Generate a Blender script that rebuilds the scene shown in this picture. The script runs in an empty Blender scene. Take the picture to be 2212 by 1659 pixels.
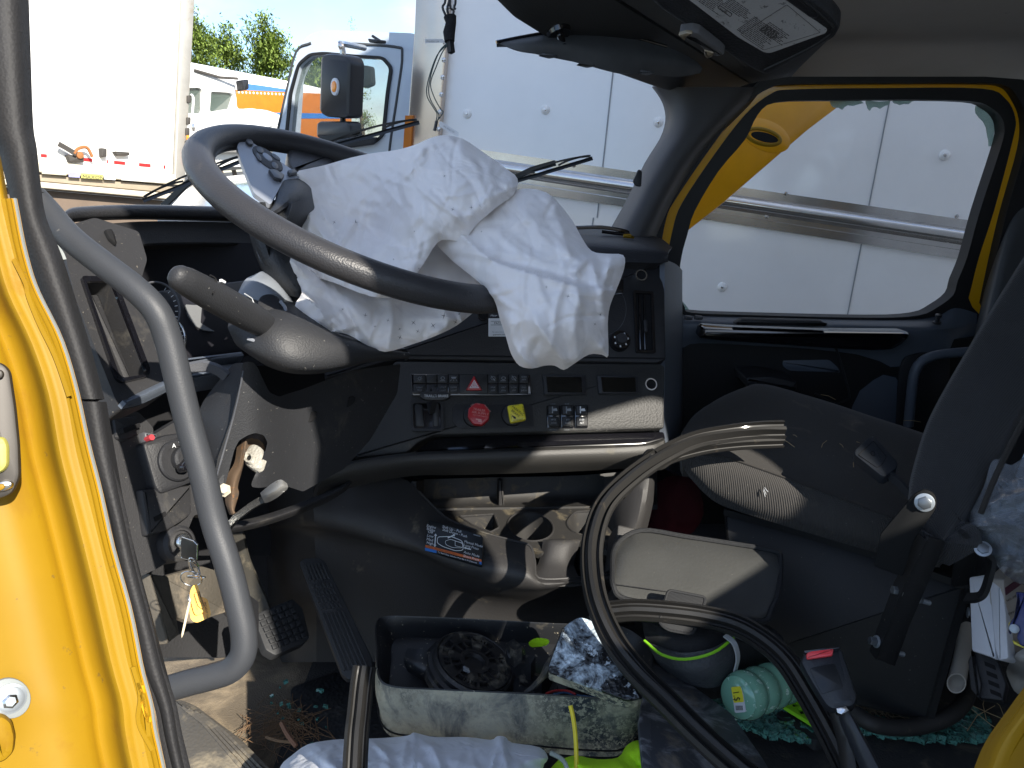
import bpy, math, random
import numpy as np
from mathutils import Vector, Matrix
from mathutils.geometry import delaunay_2d_cdt
random.seed(7); rng=np.random.default_rng(7)
S=bpy.context.scene; COL=S.collection
rad=math.radians
# ---------------------------------------------------------------- camera
# The wrecked cab leans a little: its own axes (cab frame) are x rearwards, y across to the
# passenger door, z up; the photographer stands in the driver's doorway at the cab origin.
FP=1640.0; PITCH=rad(17); ROLL=rad(4); EYE=2.15
cp,sp=math.cos(PITCH),math.sin(PITCH)
LEAN=Matrix.Rotation(ROLL,3,Vector((0,cp,-sp)))          # cab frame -> world
LN=np.array(LEAN)
def world(P): return np.asarray(P,float)@LN.T+np.array([0,0,EYE])
def C(u,v,d):                                             # a point of the cab seen along (u,v) at depth d
    xr=(u-1106)/FP; yr=(829.5-v)/FP
    return np.array([xr*d, d*(cp+yr*sp), d*(-sp+yr*cp)])
def ray(u,v): return C(u,v,1.0)
def at_z(u,v,z): r=ray(u,v); return r*(z/r[2])
def at_y(u,v,y): r=ray(u,v); return r*(y/r[1])
FLOOR=-0.95
cam=bpy.data.cameras.new('camera'); cam.sensor_width=36; cam.lens=36*FP/2212; cam.clip_start=.02; cam.clip_end=2000
co=bpy.data.objects.new('camera',cam); COL.objects.link(co); S.camera=co
Rc=Matrix(((1,0,0),(0,sp,-cp),(0,cp,sp)))                 # camera axes in the cab frame
co.matrix_world=Matrix.Translation((0,0,EYE))@(LEAN@Rc).to_4x4()
cam.dof.use_dof=False
# ---------------------------------------------------------------- sun, sky, exposure
SUN=np.array([0.50,-0.66,0.56]); SUN=SUN/np.linalg.norm(SUN)   # towards the sun, cab frame
sw=LN@SUN; elev=math.asin(sw[2]); 
w=bpy.data.worlds.new('World'); S.world=w; w.use_nodes=True; nt=w.node_tree; nt.nodes.clear()
def N(t,k,**kw):
    n=t.nodes.new(k)
    for a,b in kw.items():
        if a=='ins':
            for i,x in b.items(): n.inputs[i].default_value=x
        else: setattr(n,a,b)
    return n
out=N(nt,'ShaderNodeOutputWorld'); bg=N(nt,'ShaderNodeBackground'); bg.inputs[1].default_value=.15
sky=N(nt,'ShaderNodeTexSky'); sky.sky_type='NISHITA'; sky.sun_disc=False
sky.sun_elevation=elev; sky.sun_rotation=math.atan2(sw[0],sw[1]); sky.air_density=1.2; sky.dust_density=.4; sky.ozone_density=2.5
tc=N(nt,'ShaderNodeTexCoord'); mp=N(nt,'ShaderNodeMapping'); mp.inputs['Scale'].default_value=(1,1,2.6)
ns=N(nt,'ShaderNodeTexNoise',ins={'Scale':3.4,'Detail':9,'Roughness':.58,'Distortion':.3})
rp=N(nt,'ShaderNodeValToRGB'); rp.color_ramp.elements[0].position=.44; rp.color_ramp.elements[1].position=.60
ns2=N(nt,'ShaderNodeTexNoise',ins={'Scale':7,'Detail':6}); rp2=N(nt,'ShaderNodeValToRGB')
rp2.color_ramp.elements[0].color=(2.3,2.6,3.1,1); rp2.color_ramp.elements[1].color=(3.6,3.7,3.85,1); rp2.color_ramp.elements[0].position=.35; rp2.color_ramp.elements[1].position=.6
mx=N(nt,'ShaderNodeMix',data_type='RGBA')
L=nt.links.new
L(tc.outputs['Generated'],mp.inputs[0]); L(mp.outputs[0],ns.inputs['Vector']); L(mp.outputs[0],ns2.inputs['Vector'])
L(ns.outputs[0],rp.inputs[0]); L(ns2.outputs[0],rp2.inputs[0]); L(rp.outputs[0],mx.inputs[0]); tn=N(nt,'ShaderNodeVectorMath',operation='MULTIPLY'); tn.inputs[1].default_value=(.62,.69,.80); L(sky.outputs[0],tn.inputs[0]); L(tn.outputs[0],mx.inputs[6]); L(rp2.outputs[0],mx.inputs[7])
L(mx.outputs[2],bg.inputs[0]); L(bg.outputs[0],out.inputs[0])
sl=bpy.data.lights.new('sun','SUN'); sl.energy=4.4; sl.angle=rad(.5); sl.color=(1,.93,.82)
so=bpy.data.objects.new('sun',sl); COL.objects.link(so); so.rotation_euler=Vector(sw).to_track_quat('Z','Y').to_euler()
S.view_settings.view_transform='Standard'; S.view_settings.look='None'; S.view_settings.exposure=1.22; S.view_settings.gamma=1
S.render.engine='CYCLES'
# ---------------------------------------------------------------- materials
MC={}
def mat(name,col,rough=.5,metal=0,grain=None,dust=None,var=.12,vs=6,coat=0,spec=.5,weave=None,spots=None,streak=None,trans=0,alpha=1,emit=None,ior=1.45,sheen=0,crumple=None):
    """procedural Principled material; grain=(scale,mm), dust=(colour,amount 0-1,scale), weave=(scale,mm), spots=(colour,amount,scale)"""
    if name in MC: return MC[name]
    m=bpy.data.materials.new(name); m.use_nodes=True; t=m.node_tree; t.nodes.clear(); k=t.links.new
    o=N(t,'ShaderNodeOutputMaterial'); b=N(t,'ShaderNodeBsdfPrincipled'); k(b.outputs[0],o.inputs[0])
    b.inputs['Roughness'].default_value=rough; b.inputs['Metallic'].default_value=metal
    b.inputs['Coat Weight'].default_value=coat; b.inputs['Coat Roughness'].default_value=.08
    b.inputs['Specular IOR Level'].default_value=spec; b.inputs['IOR'].default_value=ior
    b.inputs['Transmission Weight'].default_value=trans; b.inputs['Alpha'].default_value=alpha
    b.inputs['Sheen Weight'].default_value=sheen
    if emit: b.inputs['Emission Color'].default_value=(*emit[0],1); b.inputs['Emission Strength'].default_value=emit[1]
    g=N(t,'ShaderNodeTexCoord'); OC=g.outputs['Object']
    n=N(t,'ShaderNodeTexNoise',ins={'Scale':vs,'Detail':5,'Roughness':.6}); k(OC,n.inputs['Vector'])
    mr=N(t,'ShaderNodeMapRange',ins={1:.25,2:.75,3:1-var,4:1+var}); k(n.outputs[0],mr.inputs[0])
    vm=N(t,'ShaderNodeVectorMath',operation='SCALE'); vm.inputs[0].default_value=col[:3]; k(mr.outputs[0],vm.inputs['Scale'])
    c=vm.outputs[0]; rr=None
    def over(c,col2,fac):
        x=N(t,'ShaderNodeMix',data_type='RGBA'); k(fac,x.inputs[0]); k(c,x.inputs[6]); x.inputs[7].default_value=(*col2,1); return x.outputs[2]
    for src in (dust,spots,streak):
        if not src: continue
        n1=N(t,'ShaderNodeTexNoise',ins={'Scale':src[2],'Detail':8,'Roughness':.68,'Distortion':.6 if src is not spots else 0})
        if src is streak:
            q=N(t,'ShaderNodeMapping'); q.inputs['Scale'].default_value=src[3]; k(OC,q.inputs[0]); k(q.outputs[0],n1.inputs['Vector'])
        else: k(OC,n1.inputs['Vector'])
        lo=.72-.42*src[1]
        wd=.03 if src is spots else .16
        f=N(t,'ShaderNodeMapRange',ins={1:lo,2:lo+wd,3:0,4:min(1,.35+src[1])}); k(n1.outputs[0],f.inputs[0])
        c=over(c,src[0],f.outputs[0])
        if rr is None:
            r1=N(t,'ShaderNodeMapRange',ins={1:0,2:1,3:rough,4:min(1,rough+.35)}); k(f.outputs[0],r1.inputs[0]); k(r1.outputs[0],b.inputs['Roughness']); rr=1
    k(c,b.inputs['Base Color'])
    bn=None
    if grain:
        v=N(t,'ShaderNodeTexVoronoi',ins={'Scale':grain[0]}); k(OC,v.inputs['Vector'])
        bn=N(t,'ShaderNodeBump',ins={'Strength':.8,'Distance':grain[1]/1000}); k(v.outputs['Distance'],bn.inputs['Height'])
    if weave:
        hs=[]
        for ax in ('X','Z'):
            wv=N(t,'ShaderNodeTexWave',ins={'Scale':weave[0],'Distortion':.4}); wv.bands_direction=ax; k(OC,wv.inputs['Vector']); hs.append(wv.outputs['Fac'])
        mm=N(t,'ShaderNodeMath',operation='ADD' if len(weave)<3 else 'MULTIPLY'); k(hs[0],mm.inputs[0]); 
        if len(weave)>2: mm.inputs[1].default_value=1
        else: k(hs[1],mm.inputs[1])
        b2=N(t,'ShaderNodeBump',ins={'Strength':.7,'Distance':weave[1]/1000}); k(mm.outputs[0],b2.inputs['Height'])
        if bn: k(bn.outputs[0],b2.inputs['Normal'])
        bn=b2
    if crumple:
        q=N(t,'ShaderNodeTexNoise',ins={'Scale':crumple[0],'Detail':3,'Roughness':.55,'Distortion':.5}); k(OC,q.inputs['Vector'])
        a1=N(t,'ShaderNodeMath',operation='SUBTRACT'); a1.inputs[1].default_value=.5; k(q.outputs[0],a1.inputs[0])
        a2=N(t,'ShaderNodeMath',operation='ABSOLUTE'); k(a1.outputs[0],a2.inputs[0])
        b3=N(t,'ShaderNodeBump',ins={'Strength':1,'Distance':crumple[1]/1000}); b3.invert=True; k(a2.outputs[0],b3.inputs['Height'])
        if bn: k(bn.outputs[0],b3.inputs['Normal'])
        bn=b3
    if bn: k(bn.outputs[0],b.inputs['Normal'])
    MC[name]=m; return m
TAN=(.34,.27,.18); DU=(.16,.14,.11)
# ---------------------------------------------------------------- mesh helpers
def cr(pts,n,closed=False):
    """Catmull-Rom through rows of numbers"""
    P=[np.array(p,float) for p in pts]
    if len(P)<3 and not closed:
        return [P[0]*(1-i/n)+P[-1]*(i/n) for i in range(n+1)]
    Q=[P[-1]]+P+[P[0],P[1]] if closed else [2*P[0]-P[1]]+P+[2*P[-1]-P[-2]]
    o=[]
    for i in range(1,len(Q)-2):
        a,b,c,d=Q[i-1:i+3]
        for j in range(n):
            s=j/n; o.append(.5*((2*b)+(c-a)*s+(2*a-5*b+4*c-d)*s*s+(3*b-a-3*c+d)*s**3))
    if not closed: o.append(P[-1])
    return o
def rnd(poly,r=6,n=4):
    """round the corners of a pixel polygon; a point may carry its own radius"""
    o=[]; m=len(poly)
    for i,p in enumerate(poly):
        rr=p[2] if len(p)>2 else r
        a=np.array(poly[i-1][:2],float); b=np.array(p[:2],float); c=np.array(poly[(i+1)%m][:2],float)
        if rr<=0: o.append(tuple(b)); continue
        e1=a-b; e2=c-b; l1=np.linalg.norm(e1); l2=np.linalg.norm(e2); k=min(rr,l1*.48,l2*.48)
        s=b+e1/l1*k; e=b+e2/l2*k
        for j in range(n+1):
            t=j/n; o.append(tuple((1-t)**2*s+2*t*(1-t)*b+t*t*e))
    return o
def ell(cx,cy,rx,ry,ang=0,n=28):
    a=rad(ang); return [(cx+rx*math.cos(t)*math.cos(a)-ry*math.sin(t)*math.sin(a),cy+rx*math.cos(t)*math.sin(a)+ry*math.sin(t)*math.cos(a)) for t in [2*math.pi*i/n for i in range(n)]]
class Pl:
    """a real plane of the cab, fixed by three points of it; at() finds the spot of the plane seen along a pixel"""
    def __init__(s,a,b=None,c=None,P=None,n=None):
        if P is None:
            A,B,Cc=C(*a),C(*b),C(*c); s.P=A; s.n=np.cross(B-A,Cc-A)
        else: s.P=np.array(P,float); s.n=np.array(n,float)
        s.n=s.n/np.linalg.norm(s.n)
        if s.n@s.P>0: s.n=-s.n
        e=np.array([1.,0,0]); s.ex=e-s.n*(e@s.n); s.ex/=np.linalg.norm(s.ex); s.ey=np.cross(s.n,s.ex)
    def at(s,u,v,l=0):
        r=ray(u,v); return r*((s.P@s.n)/(r@s.n))+s.n*l
def flat(y): return Pl((0,0,1),P=(0,y,0),n=(0,-1,0)) if False else Pl(None,P=(0,y,0),n=(0,-1,0))
def level(z): return Pl(None,P=(0,0,z),n=(0,0,1))
class MB:
    def __init__(s): s.v=[]; s.f=[]; s.m=[]; s.mats=[]; s.k=0
    def mi(s,m):
        if m is None: return s.k
        if m not in s.mats: s.mats.append(m)
        s.k=s.mats.index(m); return s.k
    def add(s,vs,fs,m=None):
        o=len(s.v); i=s.mi(m); s.v+= [np.asarray(x,float) for x in vs]
        for f in fs: s.f.append([o+j for j in f]); s.m.append(i)
        return s
    def prism(s,pl,poly,l0,l1,bev=0,m=None,cap0=True):
        P=[pl.at(p[0],p[1],0) for p in poly]; n=len(P)
        area=sum(((P[i]-P[0])@pl.ex)*((P[(i+1)%n]-P[0])@pl.ey)-((P[(i+1)%n]-P[0])@pl.ex)*((P[i]-P[0])@pl.ey) for i in range(n))
        if area<0: P=P[::-1]
        rings=[[p+pl.n*l0 for p in P]]
        if bev>0:
            ins=[]
            for i in range(n):
                a,b,c=P[i-1],P[i],P[(i+1)%n]
                e1=b-a; e2=c-b; n1=np.cross(pl.n,e1); n2=np.cross(pl.n,e2)
                n1/=max(1e-9,np.linalg.norm(n1)); n2/=max(1e-9,np.linalg.norm(n2)); h=n1+n2; q=h@h
                ins.append(b+h*(2*bev/max(q,1.0)) if q>1e-6 else b)
            rings.append([p+pl.n*(l1-bev) for p in P])
            rings.append([p*.7+q*.3+pl.n*(l1-bev*.3) for p,q in zip(P,ins)])
            rings.append([p+pl.n*l1 for p in ins])
        else: rings.append([p+pl.n*l1 for p in P])
        vs=[x for r in rings for x in r]; fs=[]
        for k in range(len(rings)-1):
            for i in range(n): j=(i+1)%n; fs.append([k*n+i,k*n+j,(k+1)*n+j,(k+1)*n+i])
        fs.append([(len(rings)-1)*n+i for i in range(n)])
        if cap0: fs.append([i for i in range(n)][::-1])
        return s.add(vs,fs,m)
    def loft(s,rings,m=None,cap=(True,True),closed=True):
        n=len(rings[0]); fs=[]
        for k in range(len(rings)-1):
            for i in range(n if closed else n-1):
                j=(i+1)%n; fs.append([k*n+i,k*n+j,(k+1)*n+j,(k+1)*n+i])
        if cap[0]: fs.append(list(range(n))[::-1])
        if cap[1]: fs.append([(len(rings)-1)*n+i for i in range(n)])
        return s.add([x for r in rings for x in r],fs,m)
    def sweep(s,path,prof,up=None,m=None,closed=False,twist=0,scale=None):
        P=[np.array(p,float) for p in path]; n=len(P); rings=[]
        T=[]
        for i in range(n):
            a=P[i-1] if (i>0 or closed) else P[i]; b=P[(i+1)%n] if (i<n-1 or closed) else P[i]
            t=b-a; T.append(t/max(1e-9,np.linalg.norm(t)))
        u0=np.array(up if up is not None else ((0,0,1) if abs(T[0][2])<.9 else (1,0,0)),float)
        x=u0-T[0]*(u0@T[0]); x/=np.linalg.norm(x)
        for i in range(n):
            x=x-T[i]*(x@T[i]); x/=np.linalg.norm(x); y=np.cross(T[i],x)
            a=twist*i/max(1,n-1); c_,s_=math.cos(a),math.sin(a); X=x*c_+y*s_; Y=-x*s_+y*c_
            k=1 if scale is None else (scale[i] if hasattr(scale,'__len__') else scale)
            rings.append([P[i]+X*(q[0]*k)+Y*(q[1]*k) for q in prof])
        if closed: rings.append(rings[0])
        return s.loft(rings,m,cap=(not closed,not closed))
    def tube(s,path,r,seg=12,m=None,closed=False,up=None,flatn=1):
        rr=r if hasattr(r,'__len__') else None
        prof=[(math.cos(2*math.pi*i/seg)*(1 if rr else r),math.sin(2*math.pi*i/seg)*(1 if rr else r)*flatn) for i in range(seg)]
        if rr is not None and len(rr)!=len(path):
            rr=np.interp(np.linspace(0,1,len(path)),np.linspace(0,1,len(rr)),rr)
        return s.sweep(path,prof,up,m,closed,scale=rr)
    def grid(s,rows,su=4,sv=4,th=.01,m=None,smooth=True):
        """rows of points (world-space 3-vectors) -> smooth sheet with thickness th behind it"""
        if smooth:
            R=[cr(r,su) for r in rows]; cols=[cr([r[i] for r in R],sv) for i in range(len(R[0]))]
            G=np.array(cols).transpose(1,0,2)
        else: G=np.array([[np.array(p) for p in r] for r in rows])
        h,wd=G.shape[:2]; du=np.gradient(G,axis=1); dv=np.gradient(G,axis=0); nn=np.cross(du,dv)
        nn/=np.maximum(1e-9,np.linalg.norm(nn,axis=2,keepdims=True))
        if np.sum(nn*G)<0: nn=-nn
        B=G+nn*th; V=list(G.reshape(-1,3))+list(B.reshape(-1,3)); o=h*wd; fs=[]
        for i in range(h-1):
            for j in range(wd-1):
                a,b,c,d=i*wd+j,i*wd+j+1,(i+1)*wd+j+1,(i+1)*wd+j; fs.append([a,b,c,d]); fs.append([o+d,o+c,o+b,o+a])
        for j in range(wd-1):
            fs.append([j+1,j,o+j,o+j+1]); a=(h-1)*wd+j; fs.append([a,a+1,o+a+1,o+a])
        for i in range(h-1):
            a=i*wd; fs.append([a,a+wd,o+a+wd,o+a]); a=i*wd+wd-1; fs.append([a+wd,a,o+a,o+a+wd])
        return s.add(V,fs,m)
    def box(s,c,ax,ay,az,m=None):
        c,ax,ay,az=[np.array(q,float) for q in (c,ax,ay,az)]
        V=[c+ax*i+ay*j+az*k for i in (-1,1) for j in (-1,1) for k in (-1,1)]
        return s.add(V,[[0,1,3,2],[4,6,7,5],[0,4,5,1],[2,3,7,6],[0,2,6,4],[1,5,7,3]],m)
    def lathe(s,o,ax,prof,seg=24,m=None,up=None):
        o=np.array(o,float); ax=np.array(ax,float); ax/=np.linalg.norm(ax)
        u=np.array(up if up is not None else ((0,0,1) if abs(ax[2])<.9 else (1,0,0)),float); u=u-ax*(u@ax); u/=np.linalg.norm(u); w_=np.cross(ax,u)
        rings=[[o+ax*h+(u*math.cos(2*math.pi*i/seg)+w_*math.sin(2*math.pi*i/seg))*r for i in range(seg)] for r,h in prof]
        return s.loft(rings,m,cap=(prof[0][0]>1e-5,prof[-1][0]>1e-5))
    def text(s,pl,body,u,v,size,ang=0,lift=.0006,m=None,sx=1,bold=0,align='LEFT',skew=0):
        vs,fs=glyphs(body,align); a=rad(ang); c_,s_=math.cos(a),math.sin(a); V=[]
        for x,y in vs:
            X=x*size*sx; Y=-y*size; X+=Y*skew
            V.append(pl.at(u+X*c_-Y*s_, v+X*s_+Y*c_, lift))
        return s.add(V,fs,m)
    def build(s,name,parent=None,m=None,ang=38,origin=None):
        if m is not None and not s.mats: s.mats=[m]
        P=world(np.array(s.v)); 
        if parent is not None:
            L0=np.array(parent['_o']); 
        else:
            L0=np.array(origin) if origin is not None else np.array([P[:,0].mean(),P[:,1].mean(),P[:,2].min()])
        me=bpy.data.meshes.new(name); me.from_pydata([tuple(p) for p in (P-L0)],[],s.f)
        for q in s.mats: me.materials.append(q)
        me.polygons.foreach_set('material_index',s.m); me.validate(); 
        me.shade_smooth(); me.set_sharp_from_angle(angle=rad(ang)); me.update()
        ob=bpy.data.objects.new(name,me); COL.objects.link(ob)
        if parent is not None: ob.parent=parent
        else: ob.location=L0
        ob['_o']=[float(q) for q in L0]
        return ob
GC={}
def glyphs(body,align):
    if (body,align) in GC: return GC[(body,align)]
    cu=bpy.data.curves.new('t','FONT'); cu.body=body; cu.resolution_u=2; cu.align_x=align
    o=bpy.data.objects.new('t',cu); me=bpy.data.meshes.new_from_object(o)
    r=([(q.co.x,q.co.y) for q in me.vertices],[list(p.vertices) for p in me.polygons])
    bpy.data.objects.remove(o); bpy.data.meshes.remove(me); GC[(body,align)]=r; return r
def tag(o,label=None,cat=None,group=None,kind=None):
    if label: o['label']=label
    if cat: o['category']=cat
    if group: o['group']=group
    if kind: o['kind']=kind
    return o
def thing(name,label,cat,at,group=None):
    """an Empty at the thing's base that parents its parts; at is a point of the cab frame"""
    o=bpy.data.objects.new(name,None); COL.objects.link(o); p=world(at); o.location=p; o['_o']=[float(q) for q in p]
    o.empty_display_size=.05
    return tag(o,label,cat,group)
def copy_tree(o,delta,parent=None,label=None):
    c=o.copy(); COL.objects.link(c)
    if parent is not None: c.parent=parent
    else: c.location=Vector(o.location)+Vector(delta)
    if label: c['label']=label
    for ch in list(o.children): copy_tree(ch,delta,c)
    return c
def PX(pts): return [C(*p) for p in pts]
# ---------------------------------------------------------------- palette
pl_dark =mat('plastic_charcoal',(.018,.0185,.021),.55,grain=(420,.25),dust=(DU,.10,14),spots=((.3,.28,.24),.08,240))
pl_grain=mat('plastic_leather_grain',(.019,.0195,.022),.5,grain=(330,.5),dust=(DU,.12,10),spots=((.35,.33,.3),.10,260))
pl_dusty=mat('plastic_dusty',(.024,.024,.026),.6,grain=(500,.2),dust=((.085,.078,.065),.34,13),spots=((.42,.38,.30),.14,220))
pl_grey =mat('plastic_grey',(.075,.078,.088),.5,grain=(500,.2),spots=((.02,.02,.02),.05,120))
pl_gloss=mat('plastic_piano_black',(.006,.006,.008),.12,coat=1,dust=(DU,.03,9))
pl_blue =mat('door_trim_slate',(.085,.10,.125),.45,grain=(400,.2),dust=(DU,.20,7))
pillar_m=mat('pillar_trim_black',(.020,.020,.022),.68,grain=(380,.35),dust=(DU,.10,12))
pillar_g=mat('pillar_trim_grey',(.060,.058,.060),.5,grain=(400,.2))
rubber  =mat('rubber_seal',(.010,.010,.011),.5,dust=(DU,.05,12))
rubber_d=mat('rubber_dusty',(.030,.029,.027),.5,dust=((.22,.18,.12),.40,16))
black_m =mat('black_void',(.004,.004,.005),.9)
blackpt =mat('black_painted_steel',(.0105,.011,.012),.55,grain=(900,.12),dust=((.07,.065,.055),.22,28),spots=((.30,.28,.25),.13,230))
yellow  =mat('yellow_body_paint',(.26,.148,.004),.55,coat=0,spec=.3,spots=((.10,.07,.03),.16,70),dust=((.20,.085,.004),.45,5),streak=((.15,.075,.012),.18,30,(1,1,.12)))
yel_ins =mat('yellow_paint_inner',(.62,.30,.008),.4,coat=.2,dust=((.30,.16,.03),.30,10))
primer  =mat('grey_sealant',(.22,.24,.24),.6)
head_m  =mat('headliner_grey',(.42,.40,.375),.85,grain=(700,.15),spots=((.03,.03,.03),.06,22),var=.06)
white_t =mat('white_print',(.62,.64,.66),.6)
dim_t   =mat('dim_print',(.22,.24,.26),.6)
chrome  =mat('bright_steel',(.72,.72,.70),.22,metal=1)
zinc    =mat('zinc_bolt',(.36,.40,.44),.45,metal=.7,spots=((.12,.13,.14),.15,300))
UPC=LN.T@np.array([0,0,1.]); DOWN=-UPC
def inpoly(x,y,P):
    c=False; n=len(P); j=n-1
    for i in range(n):
        xi,yi=P[i][:2]; xj,yj=P[j][:2]
        if (yi>y)!=(yj>y) and x<(xj-xi)*(y-yi)/(yj-yi)+xi: c=not c
        j=i
    return c
def cdt(outer,holes=(),extra=()):
    V=[];E_=[]
    for L_ in (outer,)+tuple(holes):
        o=len(V); V+=[Vector(p[:2]) for p in L_]; E_+=[(o+i,o+(i+1)%len(L_)) for i in range(len(L_))]
    V+=[Vector(p) for p in extra]
    r=delaunay_2d_cdt(V,E_,[],0,1e-4); v=[tuple(p) for p in r[0]]; f=[]
    for t in r[2]:
        x=sum(v[i][0] for i in t)/3; y=sum(v[i][1] for i in t)/3
        if inpoly(x,y,outer) and not any(inpoly(x,y,h) for h in holes): f.append(list(t))
    return v,f
def holed(mb,pl,outer,holes,l0,l1,m=None,back=True):
    v,f=cdt(outer,holes); A=[pl.at(p[0],p[1],0)+pl.n*l1 for p in v]; B=[pl.at(p[0],p[1],0)+pl.n*l0 for p in v]; n=len(v)
    mb.add(A+B,f+([[n+i for i in t][::-1] for t in f] if back else []),m)
    for L_ in (outer,)+tuple(holes):
        k=len(L_); a=[pl.at(p[0],p[1],0)+pl.n*l1 for p in L_]; b=[pl.at(p[0],p[1],0)+pl.n*l0 for p in L_]
        mb.add(a+b,[[i,(i+1)%k,k+(i+1)%k,k+i] for i in range(k)])
    return mb
def vplane(a,b):
    A,B=C(*a),C(*b); n=np.cross(B-A,UPC); return Pl(None,P=A,n=n)
# materials outside
truck_w=mat('white_truck_panel',(.84,.83,.82),.16,coat=.5,var=.03,spots=((.45,.44,.42),.02,3))
truck_s=mat('silver_blue_paint',(.48,.55,.64),.3,coat=.4,var=.04)
trail_w=mat('trailer_white',(.72,.72,.70),.4,var=.04,dust=((.55,.50,.42),.06,1.2))
alu=mat('mill_aluminium',(.62,.60,.58),.20,metal=.9,var=.10,vs=14,streak=((.50,.38,.27),.3,3,(1,1,.3)))
alu_c=mat('aluminium_corner_post',(.62,.52,.44),.25,metal=.8,var=.10,streak=((.60,.30,.12),.45,2,(1,1,.2)))  # orange streaks put a warm reflection into the metal's colour
dirtyw=mat('dirty_cream_rail',(.55,.50,.40),.6,dust=((.30,.20,.10),.30,6))
red_t=mat('red_reflective_tape',(.60,.02,.02),.35); red_l=mat('red_lamp_lens',(.65,.02,.04),.15,coat=1); amb=mat('amber_lens',(.85,.28,.03),.2,coat=1)
dkgrey=mat('dark_chassis_steel',(.05,.045,.04),.6); blk=mat('mirror_black_plastic',(.02,.021,.024),.35,grain=(200,.3))
glass_t=mat('tinted_window_glass',(.10,.14,.12),.03,alpha=.35,var=0)
orange=mat('orange_trailer_paint',(.50,.145,.004),.5); bluep=mat('blue_stripe_paint',(.03,.15,.45),.4)
asphalt=mat('yard_asphalt',(.07,.068,.062),.9,grain=(60,3),dust=((.22,.19,.14),.4,2))
leafm=mat('tree_leaves',(.17,.24,.045),.6,var=.5,vs=1.2); bark=mat('bark',(.11,.08,.055),.9,grain=(20,6))
# ground
def flatmesh(name,pts,m,kind=None,parent=None):
    me=bpy.data.meshes.new(name); me.from_pydata(pts,[],[list(range(len(pts)))]); me.materials.append(m)
    o=bpy.data.objects.new(name,me); COL.objects.link(o); 
    if kind: o['kind']=kind
    return o
flatmesh('ground',[(-900,-400,0),(900,-400,0),(900,1500,0),(-900,1500,0)],asphalt,'structure')
# ---- neighbouring box truck (silver cab, white box) seen through windscreen and passenger window
BP=vplane((905,300,3.35),(2100,400,2.85))
bt=thing('box_truck','silver blue box truck with long white box body parked close alongside the cab','truck',at_z(1000,829,-EYE+.2)*0+BP.at(1300,700)*np.array([1,1,1])+DOWN*.9)
mb=MB(); mb.prism(BP,[(911,-260),(2700,-260),(2560,1500),(840,1400)],-2.4,0,.01,truck_w); mb.build('box_body',bt)
mb=MB(); mb.prism(BP,[(916,-255),(985,-250),(970,111),(956,289),(926,760),(852,760),(884,302),(901,67)],.002,.035,.008,alu_c)
for v in range(20,700,37):
    uu=975-v*.075; mb.lathe(BP.at(uu,v,.035),BP.n,[(.011,0),(.010,.004),(.004,.008)],10,alu)
mb.build('corner_post',bt)
mb=MB(); mb.prism(BP,[(884,250),(901,250),(890,420),(873,420)],.036,.05,.004,orange); mb.build('marker_strip',bt)
# panel seams and rivets
mb=MB(); seam=mat('panel_seam_shadow_gap',(.30,.32,.34),.6)
for (a,b) in (((1352,-100),(1290,470)),((1954,50),(1815,760)),((2230,50),(2060,760)),((1282,470),(1240,760)),((1150,-100),(1110,300))):
    if a[0]==1150 or a[0]==2230: continue
    mb=MB()
    mb.prism(BP,[(a[0]-1.4,a[1]),(a[0]+1.4,a[1]),(b[0]+1.4,b[1]),(b[0]-1.4,b[1])],.001,.003,0,seam); mb.build('panel_seam',bt)
for (u,v) in ((1178,237),(1422,264),(1009,246),(2040,335),(1560,620),(1270,640)):
    mb=MB(); mb.lathe(BP.at(u,v,.0),BP.n,[(.020,0),(.019,.004),(.012,.009),(.0001,.011)],16,truck_w); mb.lathe(BP.at(u,v,.010),BP.n,[(.006,0),(.005,.004),(.0001,.005)],10,alu); mb.build('rivet',bt)
# rub rail
A0,A1=BP.at(880,300),BP.at(2420,523)
ax=(A1-A0)/np.linalg.norm(A1-A0); upv=np.cross(ax,BP.n); upv=upv/np.linalg.norm(upv)
if upv[2]<0: upv=-upv
prof=[(0,.0),(0,.004),(-.032,.004),(-.036,.016)]+[(-.036-.024*(1-math.cos(t)),.016+.026*math.sin(t)) for t in np.linspace(.3,math.pi-.3,8)]+[(-.088,.014),(-.094,.004),(-.112,.004),(-.114,.012),(-.146,.012),(-.148,.0)]
mb=MB(); rings=[[P+upv*q[0]+BP.n*q[1] for q in prof] for P in (A0,A1)]; mb.loft(rings,alu)
for u,v in ((1697,418),(2066,467),(1656,468),(2047,520),(1240,358),(1420,380)):
    mb.lathe(BP.at(u,v,.005),BP.n,[(.008,0),(.007,.004),(.0001,.006)],10,alu)
mb.build('rub_rail',bt)
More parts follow.
